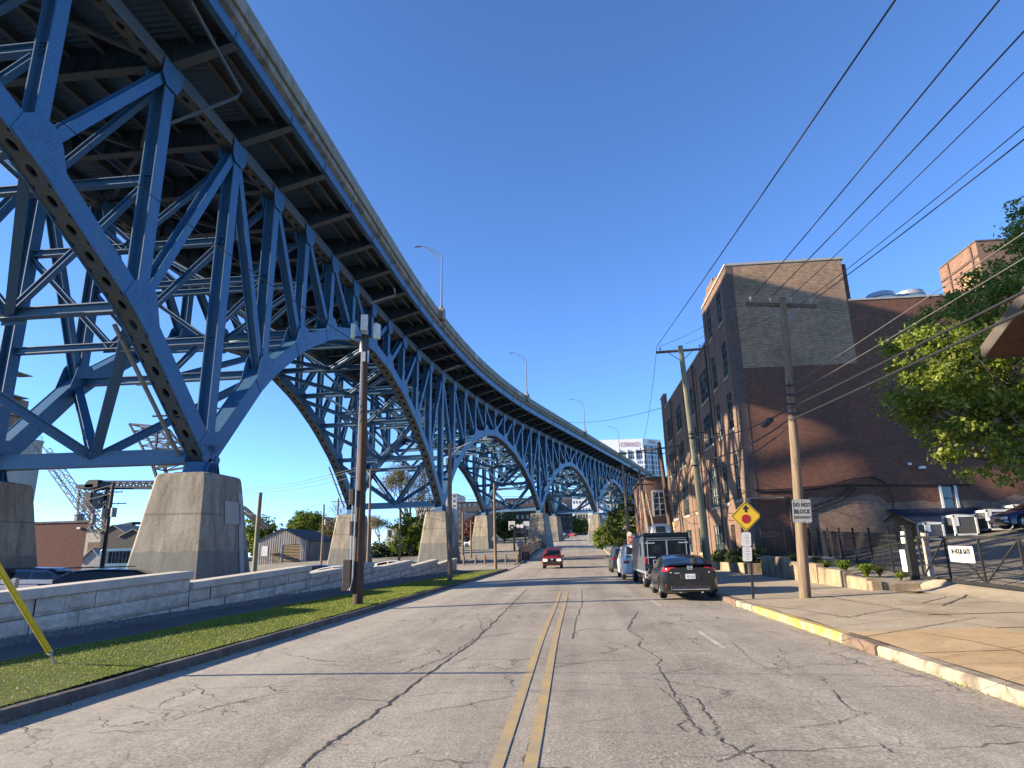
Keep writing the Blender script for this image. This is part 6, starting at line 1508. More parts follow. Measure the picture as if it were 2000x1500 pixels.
e = MB(); e.box((-TW/2-.18, TL+.4, 1.55), (.2, .1, .4)); e.build('wing_mirror', M['plastic'], tr, bevel=.03)
# white van in front of it
WV = mk(VAN, L=5.6, W=2.05, wb=3.5, fo=.95, R=.36, gc=.28, paint='car_white', top=[(-2.8,1.1),(-2.65,1.25),(1.4,1.22),(2.0,1.15),(2.65,.95),(2.8,.8)], belt=[(-2.8,1.05),(0,1.15),(1.6,1.1),(2.8,.78)], roof=[(-2.78,1.26),(-2.68,1.60),(-2.45,1.79),(-.5,1.85),(.7,1.80),(1.1,1.67),(1.95,1.17)], win=[((.3,1.15),(0,1))], rwin=(-2.76,-2.6), fwin=(.95,1.85), mir=1.25, tum=.14, mirmat='plastic')
car('parked_van', 'white panel van parked ahead of the dark truck', (3.45, 38.6, 0), 0, WV, cat='van')
car('parked_car', 'small dark grey car parked at the kerb ahead of the white van', (3.3, 49.5, 0), 0, mk(SUV, L=4.3, wb=2.6, W=1.8, paint='car_grey'))
# red sport utility coming towards the camera
RS = mk(SUV, paint='car_red', L=4.75, W=1.80, R=.36, gc=.28, hl='headlamp', rack=2, top=[(-2.37,1.0),(-2.2,1.08),(.8,1.06),(1.4,1.02),(2.25,.95),(2.37,.86)], wid=[(-2.37,.9),(-2.2,.98),(-1.6,1),(1.6,1),(2.2,.97),(2.37,.92)])
rs = car('moving_car', 'red sport utility with lit headlamps driving towards the camera', (-2.2, 62.5, 0), PI, RS)
e = MB(); e.box((0, 2.40, .52), (1.74, .14, .22)); e.build('bumper', M['plastic'], rs, bevel=.04)
e = MB(); e.box((0, 2.375, .80), (.95, .04, .17)); e.build('grille', M['plastic'], rs); e = MB(); e.lathe([(0,.02),(.09,.015),(.1,0)], (0, 2.41, .80), 14, 'Y'); e.build('badge', M['chrome'], rs)
# far traffic on the rising road
for px, Y, rz, pt, lab in (((1100, 1042), 250, PI, 'car_white', 'tiny far white car on the crest of the road'), ((1107, 1049), 215, 0, 'car_black', 'tiny far black car in the middle of the rising road'), ((1118, 1044), 245, .5, 'car_red', 'tiny far dark red car on the crest of the road'), ((1094, 1044), 262, 1.2, 'car_blue', 'tiny far dark blue car on the crest at the left kerb')):
    p = aty(*px, Y); car('distant_car', lab, (p.x, Y, ramp_z(Y)), rz, mk(SED, paint=pt), 'far cars on the rising road')
# cars in the lot behind the stone wall
def lotcar(px, Y, rz, base, lab, **k):
    p = aty(*px, Y); car('parked_car', lab, (p.x, Y, gz(p.x, Y)), rz, mk(base, **k), 'cars in the lot behind the stone wall')
lotcar((40, 1115), 31, PI/2+.1, VAN, 'dark minivan in front of the red brick shed, by the left edge', paint='car_navy')
lotcar((165, 1125), 22.5, PI/2+.42, SUV, 'black sport utility behind the stone wall, nearest the wall', paint='car_black', rack=1)
lotcar((225, 1108), 50, 0, SED, 'small dark car between the transformer pole and the big pier', paint='car_grey')
lotcar((183, 1110), 66, .6, SED, 'small dark car beyond the black sport utility at the foot of the pole', paint='car_navy')
lotcar((622, 1106), 46, PI/2, SED, 'dark navy sedan in profile in front of the metal shed', paint='car_navy')
lotcar((672, 1110), 42, -PI/2, SED, 'pale green white sedan mostly hidden behind the wall and dark pole', paint='car_white')
lotcar((774, 1104), 56, -PI/2, SED, 'white sedan in profile behind the stone wall between the piers', paint='car_white')
lotcar((925, 1052), 150, PI/2, SUV, 'white car in the far lot left of the pale pier, left one', paint='car_white')
lotcar((934, 1050), 165, PI/2, SED, 'dark car in the far lot left of the pale pier', paint='car_navy')
# blue car in the side lot
p = Vector((24.2, 37.0, 0)); car('parked_car', 'dark blue sedan in the side lot by the brick wall, cut by the right edge', (24.3, 36.6, lot_z(24, 36.6)+.02), PI/2, mk(SED, paint='car_blue', R=.35))
# ---------------------------------------------------------------- things beyond the wall on the left
def shell(mb, x0, x1, y0, y1, z0, z1): mb.bx(x0, x1, y0, y1, z0, z1)
M['silo'] = stained('silo_concrete', (.42,.38,.32), (.30,.26,.21), (1,1,.2), (.4,.65), .9, .15, .12, 1.2, .1)
M['rustblock'] = stained('rusty_headhouse', (.26,.18,.11), (.15,.09,.05), (1,1,.4), (.4,.65), .9, .4, .15, 2.0, .1)
rs_ = thing('brick_shed', 'plain windowless red brick shed behind the dark minivan', 'building', (-52, 66, gz(-52, 66)))
g = gz(-52, 62)
mb = MB(); mb.prism([(-61,62),(-49.2,62),(-59.2,74),(-72,74)], (0,0,g-.5), (1,0,0), (0,1,0), (0,0,5.8-g)); mb.build('wall', M['brick_red'], rs_)
mb = MB(); mb.prism([(-61.1,61.9),(-49.1,61.9),(-59.1,74.1),(-72,74.1)], (0,0,5.3), (1,0,0), (0,1,0), (0,0,.2)); mb.build('coping', M['kerbdark'], rs_)
mb = MB(); mb.box((-50.0, 61.9, 4.75), (.35, .25, .18)); mb.build('wall_lamp', M['white'], rs_)
for x, h, r_ in ((-53.5, 1.0, .5), (-51.8, .9, .25)):
    mb = MB(); mb.cyl((x, 66, 5.3), (x, 66, 5.3+h), r_, n=10); mb.cyl((x, 66, 5.3+h), (x, 66, 5.5+h), r_*1.2, r_*.6, 10); mb.build('roof_vent', M['greymetal'], rs_)
si = thing('grain_silo', 'huge beige concrete silo tower with a rusty headhouse at the left edge', 'silo', (-137, 147, -1))
mb = MB(); ring = [(-170,140),(-143.2,140),(-142.4,140.4),(-142,141.4),(-142,158.5),(-170,158.5)]
mb.loft([[(x, y, z) for x, y in ring] for z in (-2, 32.2)]); mb.build('tower', M['silo'], si)
mb = MB(); mb.bx(-170, -141.9, 139.9, 158.6, 32.2, 32.9); mb.build('parapet', M['silo'], si)
mb = MB(); mb.bx(-165, -144.5, 143, 157, 32.9, 38.5); mb.bx(-165, -146, 144, 156, 38.5, 43.5); mb.build('headhouse', M['rustblock'], si)
mb = MB(); mb.cyl((-151, 150, 43.5), (-151, 150, 56), 3.9, 3.8, 18); mb.cyl((-151, 150, 56), (-151, 150, 57), 4.1, 3.0, 18); mb.build('tank', M['rustblock'], si)
mb = MB()
for z in (38.3, 43.3, 49.5):
    mb.bx(-147.2, -143.4, 146, 153, z, z+.25)
    for x in (-147, -143.5): mb.bx(x-.06, x+.06, 146, 146.15, z, z+1.3)
    mb.bx(-147.2, -143.4, 146, 146.1, z+1.2, z+1.32); mb.bx(-147.2, -143.4, 146, 146.1, z+.65, z+.75)
for z in lin(38, 55, 28): mb.bx(-146.2, -145.4, 146.1, 146.2, z, z+.08)
mb.bx(-146.25, -146.15, 146.1, 146.2, 33, 55); mb.bx(-145.45, -145.35, 146.1, 146.2, 33, 55); mb.build('gallery', M['pipe'], si)
mb = MB()
for y in lin(141, 158, 9): mb.bx(-142.2, -142.1, y-.04, y+.04, 32.9, 34.1)
mb.bx(-142.2, -142.1, 141, 158, 34.0, 34.1); mb.bx(-142.2, -142.1, 141, 158, 33.4, 33.5); mb.build('railing', M['greymetal'], si)
mb = MB(); mb.bx(-142.1, -141.9, 143, 148.5, 10.5, 12.4); mb.build('window', M['glass'], si)
def lattice(mb, p, q, w, n, r_, up=(0,1,0), taper=1.0):
    p, q = Vector(p), Vector(q); d, a, b = mb.frame(p, q, up); prev = None
    for i in range(n+1):
        f = i/n; ww = w*(1+(taper-1)*f)/2; c = p.lerp(q, f); cs = [c+a*x*ww+b*y*ww for x, y in ((1,1),(-1,1),(-1,-1),(1,-1))]
        if prev:
            for k in range(4): mb.beam(prev[k], cs[k], r_*1.6, r_*1.6); mb.beam(prev[k], cs[(k+1) % 4] if i % 2 else cs[k-1], r_, r_)
        prev = cs
cr = thing('crane', 'slim lattice crane boom leaning behind the left truss', 'crane', aty(205, 1045, 125))
mb = MB(); lattice(mb, aty(204, 1046, 125), aty(84, 880, 125), 1.9, 22, .11); mb.build('boom', M['pipe'], cr)
mb = MB(); mb.tube([aty(204, 1046, 125), aty(150, 985, 124), aty(70, 870, 124)], .06, 4); mb.tube([aty(200, 1042, 125), aty(50, 850, 124)], .05, 4); mb.build('stay_cable', M['wire'], cr)
c_ = aty(206, 1062, 125); mb = MB(); mb.bx(c_.x-2.2, c_.x+2.2, 123, 127, -1, c_.z+.3); mb.build('cab', M['rustblock'], cr)
lb = thing('lift_bridge', 'black steel lift bridge with a lattice tower and truss span far behind the pier', 'bridge', aty(170, 1050, 190))
Yl = 190
mb = MB()
pl_ = [aty(150, 1040, Yl), aty(155, 948, Yl), aty(176, 1040, Yl), aty(184, 955, Yl)]
for dy in (0, 6):
    o = Vector((0, dy, 0))
    mb.beam(pl_[0]+o, pl_[1]+o, .5, .5); mb.beam(pl_[2]+o, pl_[3]+o, 1.4, 1.0)
    for i in range(5):
        a, b = pl_[0].lerp(pl_[1], i/5)+o, pl_[2].lerp(pl_[3], (i+1)/5)+o; c2, d2 = pl_[2].lerp(pl_[3], i/5)+o, pl_[0].lerp(pl_[1], (i+1)/5)+o
        mb.beam(a, b, .3, .3); mb.beam(c2, d2, .3, .3); mb.beam(d2, b, .3, .3)
mb.build('tower', M['blackmetal'], lb)
mb = MB(); a = aty(168, 962, Yl); b = aty(178, 992, Yl); mb.bx(a.x, b.x, Yl-1, Yl+5, b.z, a.z); a = aty(153, 947, Yl); b = aty(185, 954, Yl); mb.bx(a.x, b.x, Yl-1, Yl+7, b.z, a.z); a, b = aty(172, 938, Yl), aty(194, 952, Yl); mb.prism([(0,0),(b.x-a.x,0),(b.x-a.x,a.z-b.z),(1,a.z-b.z),(0,1.5)], (a.x, Yl-1, b.z), (1,0,0), (0,0,1), (0,8,0)); mb.build('machine_house', M['blackmetal'], lb)
mb = MB()
for dy in (0, 6):
    p, q = aty(192, 940, Yl)+Vector((0,dy,0)), aty(330, 940, Yl)+Vector((0,dy,0)); p2, q2 = aty(192, 951, Yl)+Vector((0,dy,0)), aty(330, 951, Yl)+Vector((0,dy,0))
    mb.beam(p, q, .45, .5); mb.beam(p2, q2, .45, .5); n = 11
    for i in range(n):
        mb.beam(p2.lerp(q2, i/n), p.lerp(q, (i+.5)/n), .28, .28); mb.beam(p.lerp(q, (i+.5)/n), p2.lerp(q2, (i+1)/n), .28, .28)
mb.build('truss_span', M['blackmetal'], lb)
mb = MB(); a, b, c2 = aty(215, 1030, 195), aty(262, 1022, 195), aty(250, 1036, 195); mb.beam(a, b, .7, .9); mb.beam(b, aty(300, 1022, 195), .7, .9); mb.beam(aty(246, 1040, 195), aty(252, 1022, 195), .8, .8); mb.beam(aty(258, 1036, 195), aty(258, 1020, 195), 1.6, 1.2); mb.build('trestle', M['blackmetal'], lb)
gn = thing('gantry', 'dark lattice conveyor gantry poking out behind the near pier', 'gantry', aty(330, 1000, 100))
mb = MB(); Yg = 100
def G2(x, y, d=0): return aty(x, y, Yg)+Vector((0, d, 0))
for d in (0, 3.2):
    P1_, P2_, P3_, P4_ = G2(253, 828, d), G2(308, 833, d), G2(362, 905, d), G2(300, 915, d)
    for a, b in ((P1_, P2_), (P2_, P3_), (P1_, P4_), (P2_, P4_), (P3_, P4_)): mb.beam(a, b, .3, .3)
    for i in range(6):
        a, b = P1_.lerp(P4_, i/6), P2_.lerp(P3_, i/6); a2, b2 = P1_.lerp(P4_, (i+1)/6), P2_.lerp(P3_, (i+1)/6)
        mb.beam(a, b2, .14, .14); mb.beam(b, a2, .14, .14); mb.beam(a, b, .14, .14)
    mb.beam(P4_, G2(330, 1000, d), .4, .4); mb.beam(P3_, G2(345, 1000, d), .35, .35)
for x, y in ((253, 828), (308, 833), (362, 905), (300, 915)): mb.beam(G2(x, y), G2(x, y, 3.2), .2, .2)
mb.beam(G2(330, 1000), G2(330, 1115), .5, .5); mb.beam(G2(345, 1000), G2(350, 1115), .5, .5); mb.build('frame', M['ironwork'], gn)
mb = MB(); mb.beam(G2(470, 990, 1), G2(520, 1032, 1), .5, .5); mb.beam(G2(470, 1000, 1), G2(512, 1034, 1), .4, .4); mb.build('strut', M['ironwork'], gn)
# low sheds, canopy and a blue bus under the crane
def gable(label, cat, name, x0, x1, y0, y1, ze, zr, wall, roof, ov=.3, zg=None, along='Y'):
    zg = gz((x0+x1)/2, y0) if zg is None else zg
    r = thing(name, label, cat, ((x0+x1)/2, (y0+y1)/2, zg)); xm = (x0+x1)/2
    mb = MB(); mb.loft([[(x0, y, zg-.5), (x1, y, zg-.5), (x1, y, ze), (xm, y, zr-.12), (x0, y, ze)] for y in (y0, y1)]); mb.build('wall', M[wall], r)
    for s, xe in ((-1, x0), (1, x1)):
        mb = MB(); sl_ = (zr-ze)/abs(xm-xe); mb.loft([[(xe+s*ov, y, ze-sl_*ov+.02), (xe+s*ov, y, ze-sl_*ov+.18), (xm, y, zr+.14), (xm, y, zr-.02)] for y in (y0-ov, y1+ov)]); mb.build('roof', M[roof], r)
    return r
M['slate'] = paint('dark_slate_roof', (.055,.055,.06), .85, 0, .25, 3); M['beigeroof'] = paint('beige_roof', (.30,.26,.20), .85, 0, .2, 2); M['darkboard'] = paint('dark_board', (.06,.055,.05), .8, 0, .2, 3)
M['cream'] = paint('cream_wall', (.45,.40,.32), .85, 0, .15, 1.5); M['bluebus'] = paint('faded_blue_paint', (.09,.22,.34), .4, 0, .12, 2); M['canvas'] = paint('grey_canvas', (.30,.29,.27), .85, 0, .12, 2)
def gb(px0, px1, pye, pyr, Y, depth, **k):
    a, b, c = aty(px0, pye, Y), aty(px1, pye, Y), aty((px0+px1)/2, pyr, Y); return gable(x0=a.x, x1=b.x, y0=Y, y1=Y+depth, ze=a.z, zr=c.z, **k)
gb(198, 242, 1040, 1026, 118, 20, label='beige roofed riverside shed right of the leaning transformer pole', cat='building', name='riverside_shed', wall='darkboard', roof='beigeroof')
gb(235, 285, 1048, 1034, 112, 16, label='low beige roofed shed against the left side of the big pier', cat='building', name='riverside_shed', wall='darkboard', roof='beigeroof')
gb(158, 200, 1095, 1072, 92, 10, label='grey canvas tent canopy below the crane, beside the brick shed', cat='tent', name='canvas_tent', wall='canvas', roof='canvas')
a, b = aty(150, 1037, 130), aty(205, 1070, 130); r = thing('cream_block', 'long cream walled low building behind the crane foot', 'building', (a.x+6, 134, -1)); mb = MB(); mb.bx(a.x, b.x, 130, 138, -2, a.z); mb.build('wall', M['cream'], r); mb = MB(); mb.bx(a.x-.3, b.x+.3, 129.7, 138.3, a.z, a.z+.3); mb.build('roof', M['slate'], r)
for i in range(5):
    mb = MB(); x = a.x+1+i*(b.x-a.x-2)/4.5; mb.bx(x, x+1.1, 129.95, 130.1, 1.2, 2.6); mb.build('window', M['glass'], r)
bu = thing('blue_bus', 'faded blue bus parked behind the pole with two transformers', 'bus', (aty(232, 1095, 86).x, 86, gz(-90, 86)))
a, b = aty(206, 1072, 86), aty(268, 1094, 86); g = gz(a.x, 86)
mb = MB(); rbox(mb, a.x, b.x, 85, 87.4, g+.45, a.z, .15); mb.build('body', M['bluebus'], bu, bevel=.05)
n = 8
for i in range(n):
    mb = MB(); x = a.x+.4+i*(b.x-a.x-.8)/n; mb.bx(x, x+(b.x-a.x-.8)/n-.15, 84.97, 85.05, g+1.6, a.z-.35); mb.build('window', M['carglass'], bu)
for x in (a.x+1.3, b.x-1.5):
    mb = MB(); mb.cyl((x, 84.9, g+.48), (x, 87.4, g+.48), .48, n=16); mb.build('wheel', M['rubber'], bu, smooth=True)
# the metal shed with the roller door
x0, x1, YS_ = -52.5, -44.2, 105; zs_ = gz(-48, 105)
y1_ = atx(655, 1055, x1).y
ms = gable('weathered grey metal shed with a tan roller door', 'building', 'metal_shed', x0, x1, YS_, y1_, 4.0, 5.9, 'slate', 'slate', .25, zs_)
M['corrug'] = stained('weathered_corrugated_metal', (.42,.39,.36), (.24,.17,.12), (3,3,.1), (.45,.7), .7, 1.2, .12, 3, .05)
mb = MB(); xm = (x0+x1)/2; n = 44
for i in range(n):
    xa, xb = x0+(x1-x0)*i/n, x0+(x1-x0)*(i+1)/n; f = lambda x: 4.0+1.78*(1-abs(x-xm)/(xm-x0)); d = .06 if i % 2 else 0
    if -48.2 < (xa+xb)/2 < -45.2: zb_ = 3.35
    else: zb_ = zs_-.2
    mb.add([(xa, YS_-.03-d, zb_), (xb, YS_-.03-d, zb_), (xb, YS_-.03-d, f(xb)), (xa, YS_-.03-d, f(xa)), (xa, YS_+.1, zb_), (xb, YS_+.1, zb_), (xb, YS_+.1, f(xb)), (xa, YS_+.1, f(xa))], [(0,1,2,3),(0,4,7,3),(1,5,6,2)])
mb.build('front_cladding', M['corrug'], ms)
mb = MB()
for i in range(24):
    z = zs_+(3.35-zs_)*i/24; mb.bx(-48.2, -45.2, YS_-.02+.02*(i % 2), YS_+.08, z, z+(3.35-zs_)/24)
mb.build('roller_door', paint('tan_roller_door', (.44,.33,.19), .6, 0, .12, 1), ms)
mb = MB(); mb.quad((x1+.02, YS_, zs_-.2), (x1+.02, y1_, zs_-.2), (x1+.02, y1_, 4.0), (x1+.02, YS_, 4.0)); mb.build('side_cladding', stained('stained_side_cladding', (.36,.32,.26), (.16,.13,.11), (1,1,.3), (.4,.65), .8, .5, .15, 4, .05), ms)
mb = MB(); mb.bx(-51.7, -50.7, YS_-.15, YS_-.05, 1.6, 3.2); mb.build('notice', M['white'], ms)
mb = MB(); mb.bx(-50.2, -48.6, YS_-1.1, YS_-.05, 1.9, 2.05); mb.bx(-49.7, -48.9, YS_-.1, YS_+.05, zs_, 1.8); mb.build('door_canopy', M['rustblock'], ms)
# house roofs and shops behind
def blk(name, label, cat, px0, py0, px1, py1, Y, depth, wall, roof='slate', rows=0, cols=0, wf=.5, hf=.5, glass_='glass', gtop=0.0, zg=None):
    a, b = aty(px0, py0, Y), aty(px1, py1, Y); zg = min(b.z, gz((a.x+b.x)/2, Y))-1 if zg is None else zg
    r = thing(name, label, cat, ((a.x+b.x)/2, Y, zg)); mb = MB(); mb.bx(a.x, b.x, Y, Y+depth, zg, a.z); mb.build('wall', M[wall], r)
    mb = MB(); mb.bx(a.x-.2, b.x+.2, Y-.2, Y+depth, a.z, a.z+.35); mb.build('roof', M[roof], r)
    for j in range(rows):
        for i in range(cols):
            cw, chh = (b.x-a.x)/cols, (a.z-b.z-gtop)/rows
            x = a.x+cw*(i+.5); z = b.z+chh*(j+.55); mb = MB(); mb.bx(x-cw*wf/2, x+cw*wf/2, Y-.06, Y+.1, z-chh*hf/2, z+chh*hf/2); mb.build('window', M[glass_], r)
    return r, a, b
gb(562, 640, 1024, 1006, 160, 16, label='dark gable roofed house beyond the metal shed', cat='house', name='gable_house', wall='darkboard', roof='slate')
gb(645, 690, 1030, 1012, 170, 16, label='dark gable roofed house behind the leafless tree', cat='house', name='gable_house', wall='darkboard', roof='slate')
r, a, b = blk('shop', 'low pale grey shop with a red stripe behind the green bush', 'building', 815, 1020, 872, 1062, 190, 20, 'offwhite', 'offwhite', 0, 0)
mb = MB(); mb.bx(a.x-.1, b.x+.1, 189.8, 190.1, b.z+5.0, b.z+5.4); mb.bx(a.x+2, a.x+5, 189.8, 190.1, b.z+3, b.z+4.2); mb.build('red_stripe', M['redpaint'], r)
blk('shop', 'white low shed wall left of the green bush, behind the slim bare pole', 'building', 755, 1030, 792, 1056, 190, 15, 'offwhite', 'slate', 1, 3)
blk('shop', 'blue grey warehouse box above the black hedge, right of the second pier', 'building', 908, 1000, 930, 1045, 200, 20, 'blue_grey', 'slate', 0, 0)
# far brick apartments and pale apartments
M['darkbrick'] = stained('dark_apartment_brick', (.10,.075,.06), (.07,.055,.05), (1,1,1), (.4,.7), .9, .1, .1, 1, .05)
M['palewall'] = paint('pale_apartment_wall', (.52,.48,.43), .85, 0, .08, .3)
blk('apartment_block', 'dark brick apartment block with pale windows behind the second arch', 'building', 893, 982, 985, 1046, 260, 30, 'darkbrick', 'darkbrick', 5, 9, .5, .55)
blk('apartment_block', 'dark brown apartment block with balconies left of the timber fence pier', 'building', 986, 975, 1066, 1046, 275, 30, 'darkbrick', 'darkbrick', 5, 8, .45, .5)
blk('apartment_block', 'tall dark apartment block seen between the third arch and the road', 'building', 1068, 962, 1120, 1046, 285, 30, 'darkbrick', 'darkbrick', 6, 5, .45, .5)
blk('apartment_block', 'pale stepped apartment block with balconies behind the second pier', 'building', 812, 985, 852, 1022, 300, 25, 'palewall', 'palewall', 4, 4, .5, .5)
blk('apartment_block', 'pale taller apartment block just left of the grey street pole', 'building', 853, 966, 892, 1022, 305, 25, 'palewall', 'palewall', 6, 4, .5, .5)
# ---------------------------------------------------------------- the white office tower and the pale blocks at the end of the road
M['towerwhite'] = paint('white_tower_cladding', (.78,.76,.74), .6, 0, .03, .05)
M['towerside'] = paint('grey_glass_cladding', (.24,.25,.27), .35, 0, .2, .08)
wt = thing('office_tower', 'white office tower with a dark glass side and red lettering on top', 'building', (55, 510, 8))
YT = 500; A, B_, Cc = aty(1160, 866, YT), aty(1255, 855, YT), aty(1288, 862, YT+8)
zt_ = 84.0; xa, xb, xc = A.x, B_.x, Cc.x+1
mb = MB(); mb.prism([(xa, YT), (xb, YT), (xc, YT+9), (xc, YT+50), (xa, YT+50)], (0,0,8), (1,0,0), (0,1,0), (0,0,zt_-8)); mb.build('block', M['towerwhite'], wt)
mb = MB(); n_ = Vector((9, -(xc-xb), 0)).normalized(); mb.quad(Vector((xb, YT, 8))+n_*.2, Vector((xc, YT+9, 8))+n_*.2, Vector((xc, YT+9, zt_-5))+n_*.2, Vector((xb, YT, zt_-5))+n_*.2); mb.build('glass_side', M['towerside'], wt)
d_ = Vector((xc-xb, 9, 0))
for i in range(8):
    mb = MB(); p = Vector((xb, YT, 8))+d_*((i+.5)/8)+n_*.3; mb.beam(p, p+Vector((0,0,zt_-14)), .7, .5, n_); mb.build('mullion', M['galv'] if i % 3 else M['ironwork'], wt)
for i in range(16):
    z = 13+i*3.9; mb = MB(); p, q = Vector((xb, YT, z))+n_*.3, Vector((xc, YT+9, z))+n_*.3; mb.beam(p, q, .35, .6, (0,0,1)); mb.build('floor_band', M['towerwhite'], wt)
nb_ = 6; bw = (xb-xa)/nb_
for fl in range(17):
    z = 10+fl*3.9; mb = MB()
    for bb in range(nb_):
        for k in range(3):
            x = xa+bw*bb+1.0+k*(bw-2.0)/3; h_ = 2.0
            mb.bx(x+.2, x+(bw-2.0)/3-.5, YT-.12, YT+.1, z, z+h_)
    mb.build('window_row', M['glass'], wt)
mb = MB()
for bb in range(nb_):
    for k in range(9): x = xa+bw*bb+.8+k*(bw-1.6)/9; mb.bx(x, x+(bw-1.6)/9*.55, YT-.12, YT+.1, zt_-15.5, zt_-10.5)
mb.build('louvre_band', M['greymetal'], wt)
for bb in range(nb_+1): mb = MB(); x = xa+bw*bb; mb.bx(x-.35, x+.35, YT-.8, YT, zt_-16, zt_-8); mb.build('fin', M['towerwhite'], wt)
text_mb('lettering', 'OSWALD', 5.2, M['redink'], wt, (xb-10.5, YT-.2, zt_-4.3), (1,0,0), (0,0,1), (0,-1,0), sx=.7, thick=.05)
text_mb('lettering', 'OSWALD', 4.2, M['redink'], wt, Vector((xb, YT, zt_-2.6))+d_*.5+n_*.4, d_, (0,0,1), n_, sx=.45, thick=.05)
mb = MB(); mb.bx(xa-14, xa-.1, YT+4, YT+40, 8, zt_-6); mb.build('wing', M['towerside'], wt)
mb = MB(); mb.bx(xa-14.2, xa, YT+3.8, YT+40, zt_-6, zt_-4.5); mb.build('wing_cornice', M['towerwhite'], wt)
blk('office_block', 'wide pale office block filling the view under the fourth arch', 'building', 1118, 975, 1180, 1046, 380, 40, 'towerwhite', 'towerwhite', 5, 10, .55, .35, zg=6)
blk('office_block', 'taller white office block behind the slim verge pier', 'building', 1150, 935, 1215, 1046, 420, 40, 'towerwhite', 'towerwhite', 7, 9, .55, .35, zg=6)
blk('office_block', 'small pale storefront block at the end of the road, right of the dark apartments', 'building', 1121, 1000, 1150, 1042, 340, 20, 'cream', 'towerwhite', 2, 5, .5, .4, zg=6)
# billboard on two black posts beyond the bollards
bb_ = thing('billboard', 'black and white sign board on two black posts left of the timber fence', 'billboard', aty(1018, 1066, 115))
p = aty(1018, 1040, 115); g = gz(p.x, 115)
mb = MB()
for px in (1004, 1026): q = aty(px, 1040, 115); mb.bx(q.x-.16, q.x+.16, 115, 115.3, g-.3, q.z)
mb.build('post', M['blackmetal'], bb_)
a, b = aty(1004, 1029, 115), aty(1027, 1040, 115); mb = MB(); mb.bx(a.x, b.x, 114.8, 115.3, b.z, a.z); mb.build('board', M['blackmetal'], bb_)
for px in ((993, 1018, 1006, 1035), (1022, 1018, 1034, 1034)):
    a, b = aty(px[0], px[1], 115), aty(px[2], px[3], 115); mb = MB(); mb.bx(a.x, b.x, 115.0, 115.2, b.z, a.z); mb.build('white_panel', M['offwhite'], bb_)
a, b = aty(1009, 1022, 114.7), aty(1021, 1028, 114.7); mb = MB(); mb.cyl(((a.x+b.x)/2-.35, 114.7, a.z-.5), ((a.x+b.x)/2-.35, 115, a.z-.5), .35, n=12); mb.cyl(((a.x+b.x)/2+.35, 114.7, a.z-.5), ((a.x+b.x)/2+.35, 115, a.z-.5), .35, n=12); mb.build('white_disc', M['white'], bb_)
a = aty(1000, 1030, 114.7); mb = MB(); mb.lathe([(.34+.16*math.cos(t), .16*math.sin(t)) for t in lin(0, 2*PI, 9)], (a.x, 114.7, a.z), 16, 'Y'); mb.build('black_ring', M['rubber'], bb_, smooth=True)
a, b = aty(970, 1056, 118), aty(1030, 1064, 118); lw = MB(); lw.bx(a.x, b.x, 118, 119, gz(a.x, 118)-.2, b.z+.3); tag(lw.build('low_wall', M['cream'], None, org=(a.x, 118, gz(a.x, 118))), 'low tan wall in the far lot beneath the billboard', 'wall')
# weathered painted carving by the end of the timber fence
cv = thing('carved_post', 'tall orange topped weathered stump by the road beyond the timber fence', 'carving', (-3.9-1.9, 128, ramp_z(128)))
g = ramp_z(128); mb = MB(); rr = random.Random(6)
mb.lathe([(.0,-.2),(.42,-.1),(.38,.3),(.5,.7),(.42,1.1),(.55,1.5),(.45,1.75)], (-5.8, 128, g), 9); mb.build('trunk', wood_mat('pale_stump', (.36,.31,.24), (.12,.10,.08), (.50,.45,.37), .5), cv)
mb = MB(); mb.lathe([(.45,1.7),(.66,1.95),(.70,2.25),(.5,2.55),(.2,2.72),(0,2.75)], (-5.8, 128, g), 9); mb.build('cap', stained('orange_paint', (.55,.22,.08), (.55,.45,.35), (1,1,1), (.4,.6), .7, 2, .1, 6, .05), cv)
# ---------------------------------------------------------------- trees and plants
M['leaf_big'] = leaf_mat('maple_leaves', [(.2, (.08,.13,.014)), (.5, (.20,.26,.032)), (.8, (.38,.41,.085))], .48, 1.1)
M['leaf_mid'] = leaf_mat('street_tree_leaves', [(.2, (.03,.055,.010)), (.5, (.065,.10,.016)), (.8, (.14,.17,.03))], .3, .7)
M['leaf_bright'] = leaf_mat('fresh_leaves', [(.2, (.08,.13,.012)), (.5, (.14,.20,.02)), (.8, (.26,.30,.05))], .4, .6)
M['leaf_dark'] = leaf_mat('dark_shrub_leaves', [(.2, (.015,.03,.008)), (.5, (.035,.06,.014)), (.8, (.07,.10,.025))], .2, 2)
M['leaf_red'] = leaf_mat('copper_leaves', [(.2, (.06,.015,.012)), (.5, (.12,.03,.025)), (.8, (.18,.06,.04))], .3, 1)
M['leaf_olive'] = leaf_mat('olive_spring_leaves', [(.2, (.10,.10,.03)), (.5, (.17,.155,.06)), (.8, (.25,.22,.10))], .3, 1)
M['bark'] = wood_mat('tree_bark', (.13,.10,.075), (.07,.052,.04), (.21,.17,.13), .4)
M['bark_pale'] = wood_mat('pale_bark', (.24,.20,.16), (.14,.115,.09), (.34,.29,.24), .3)
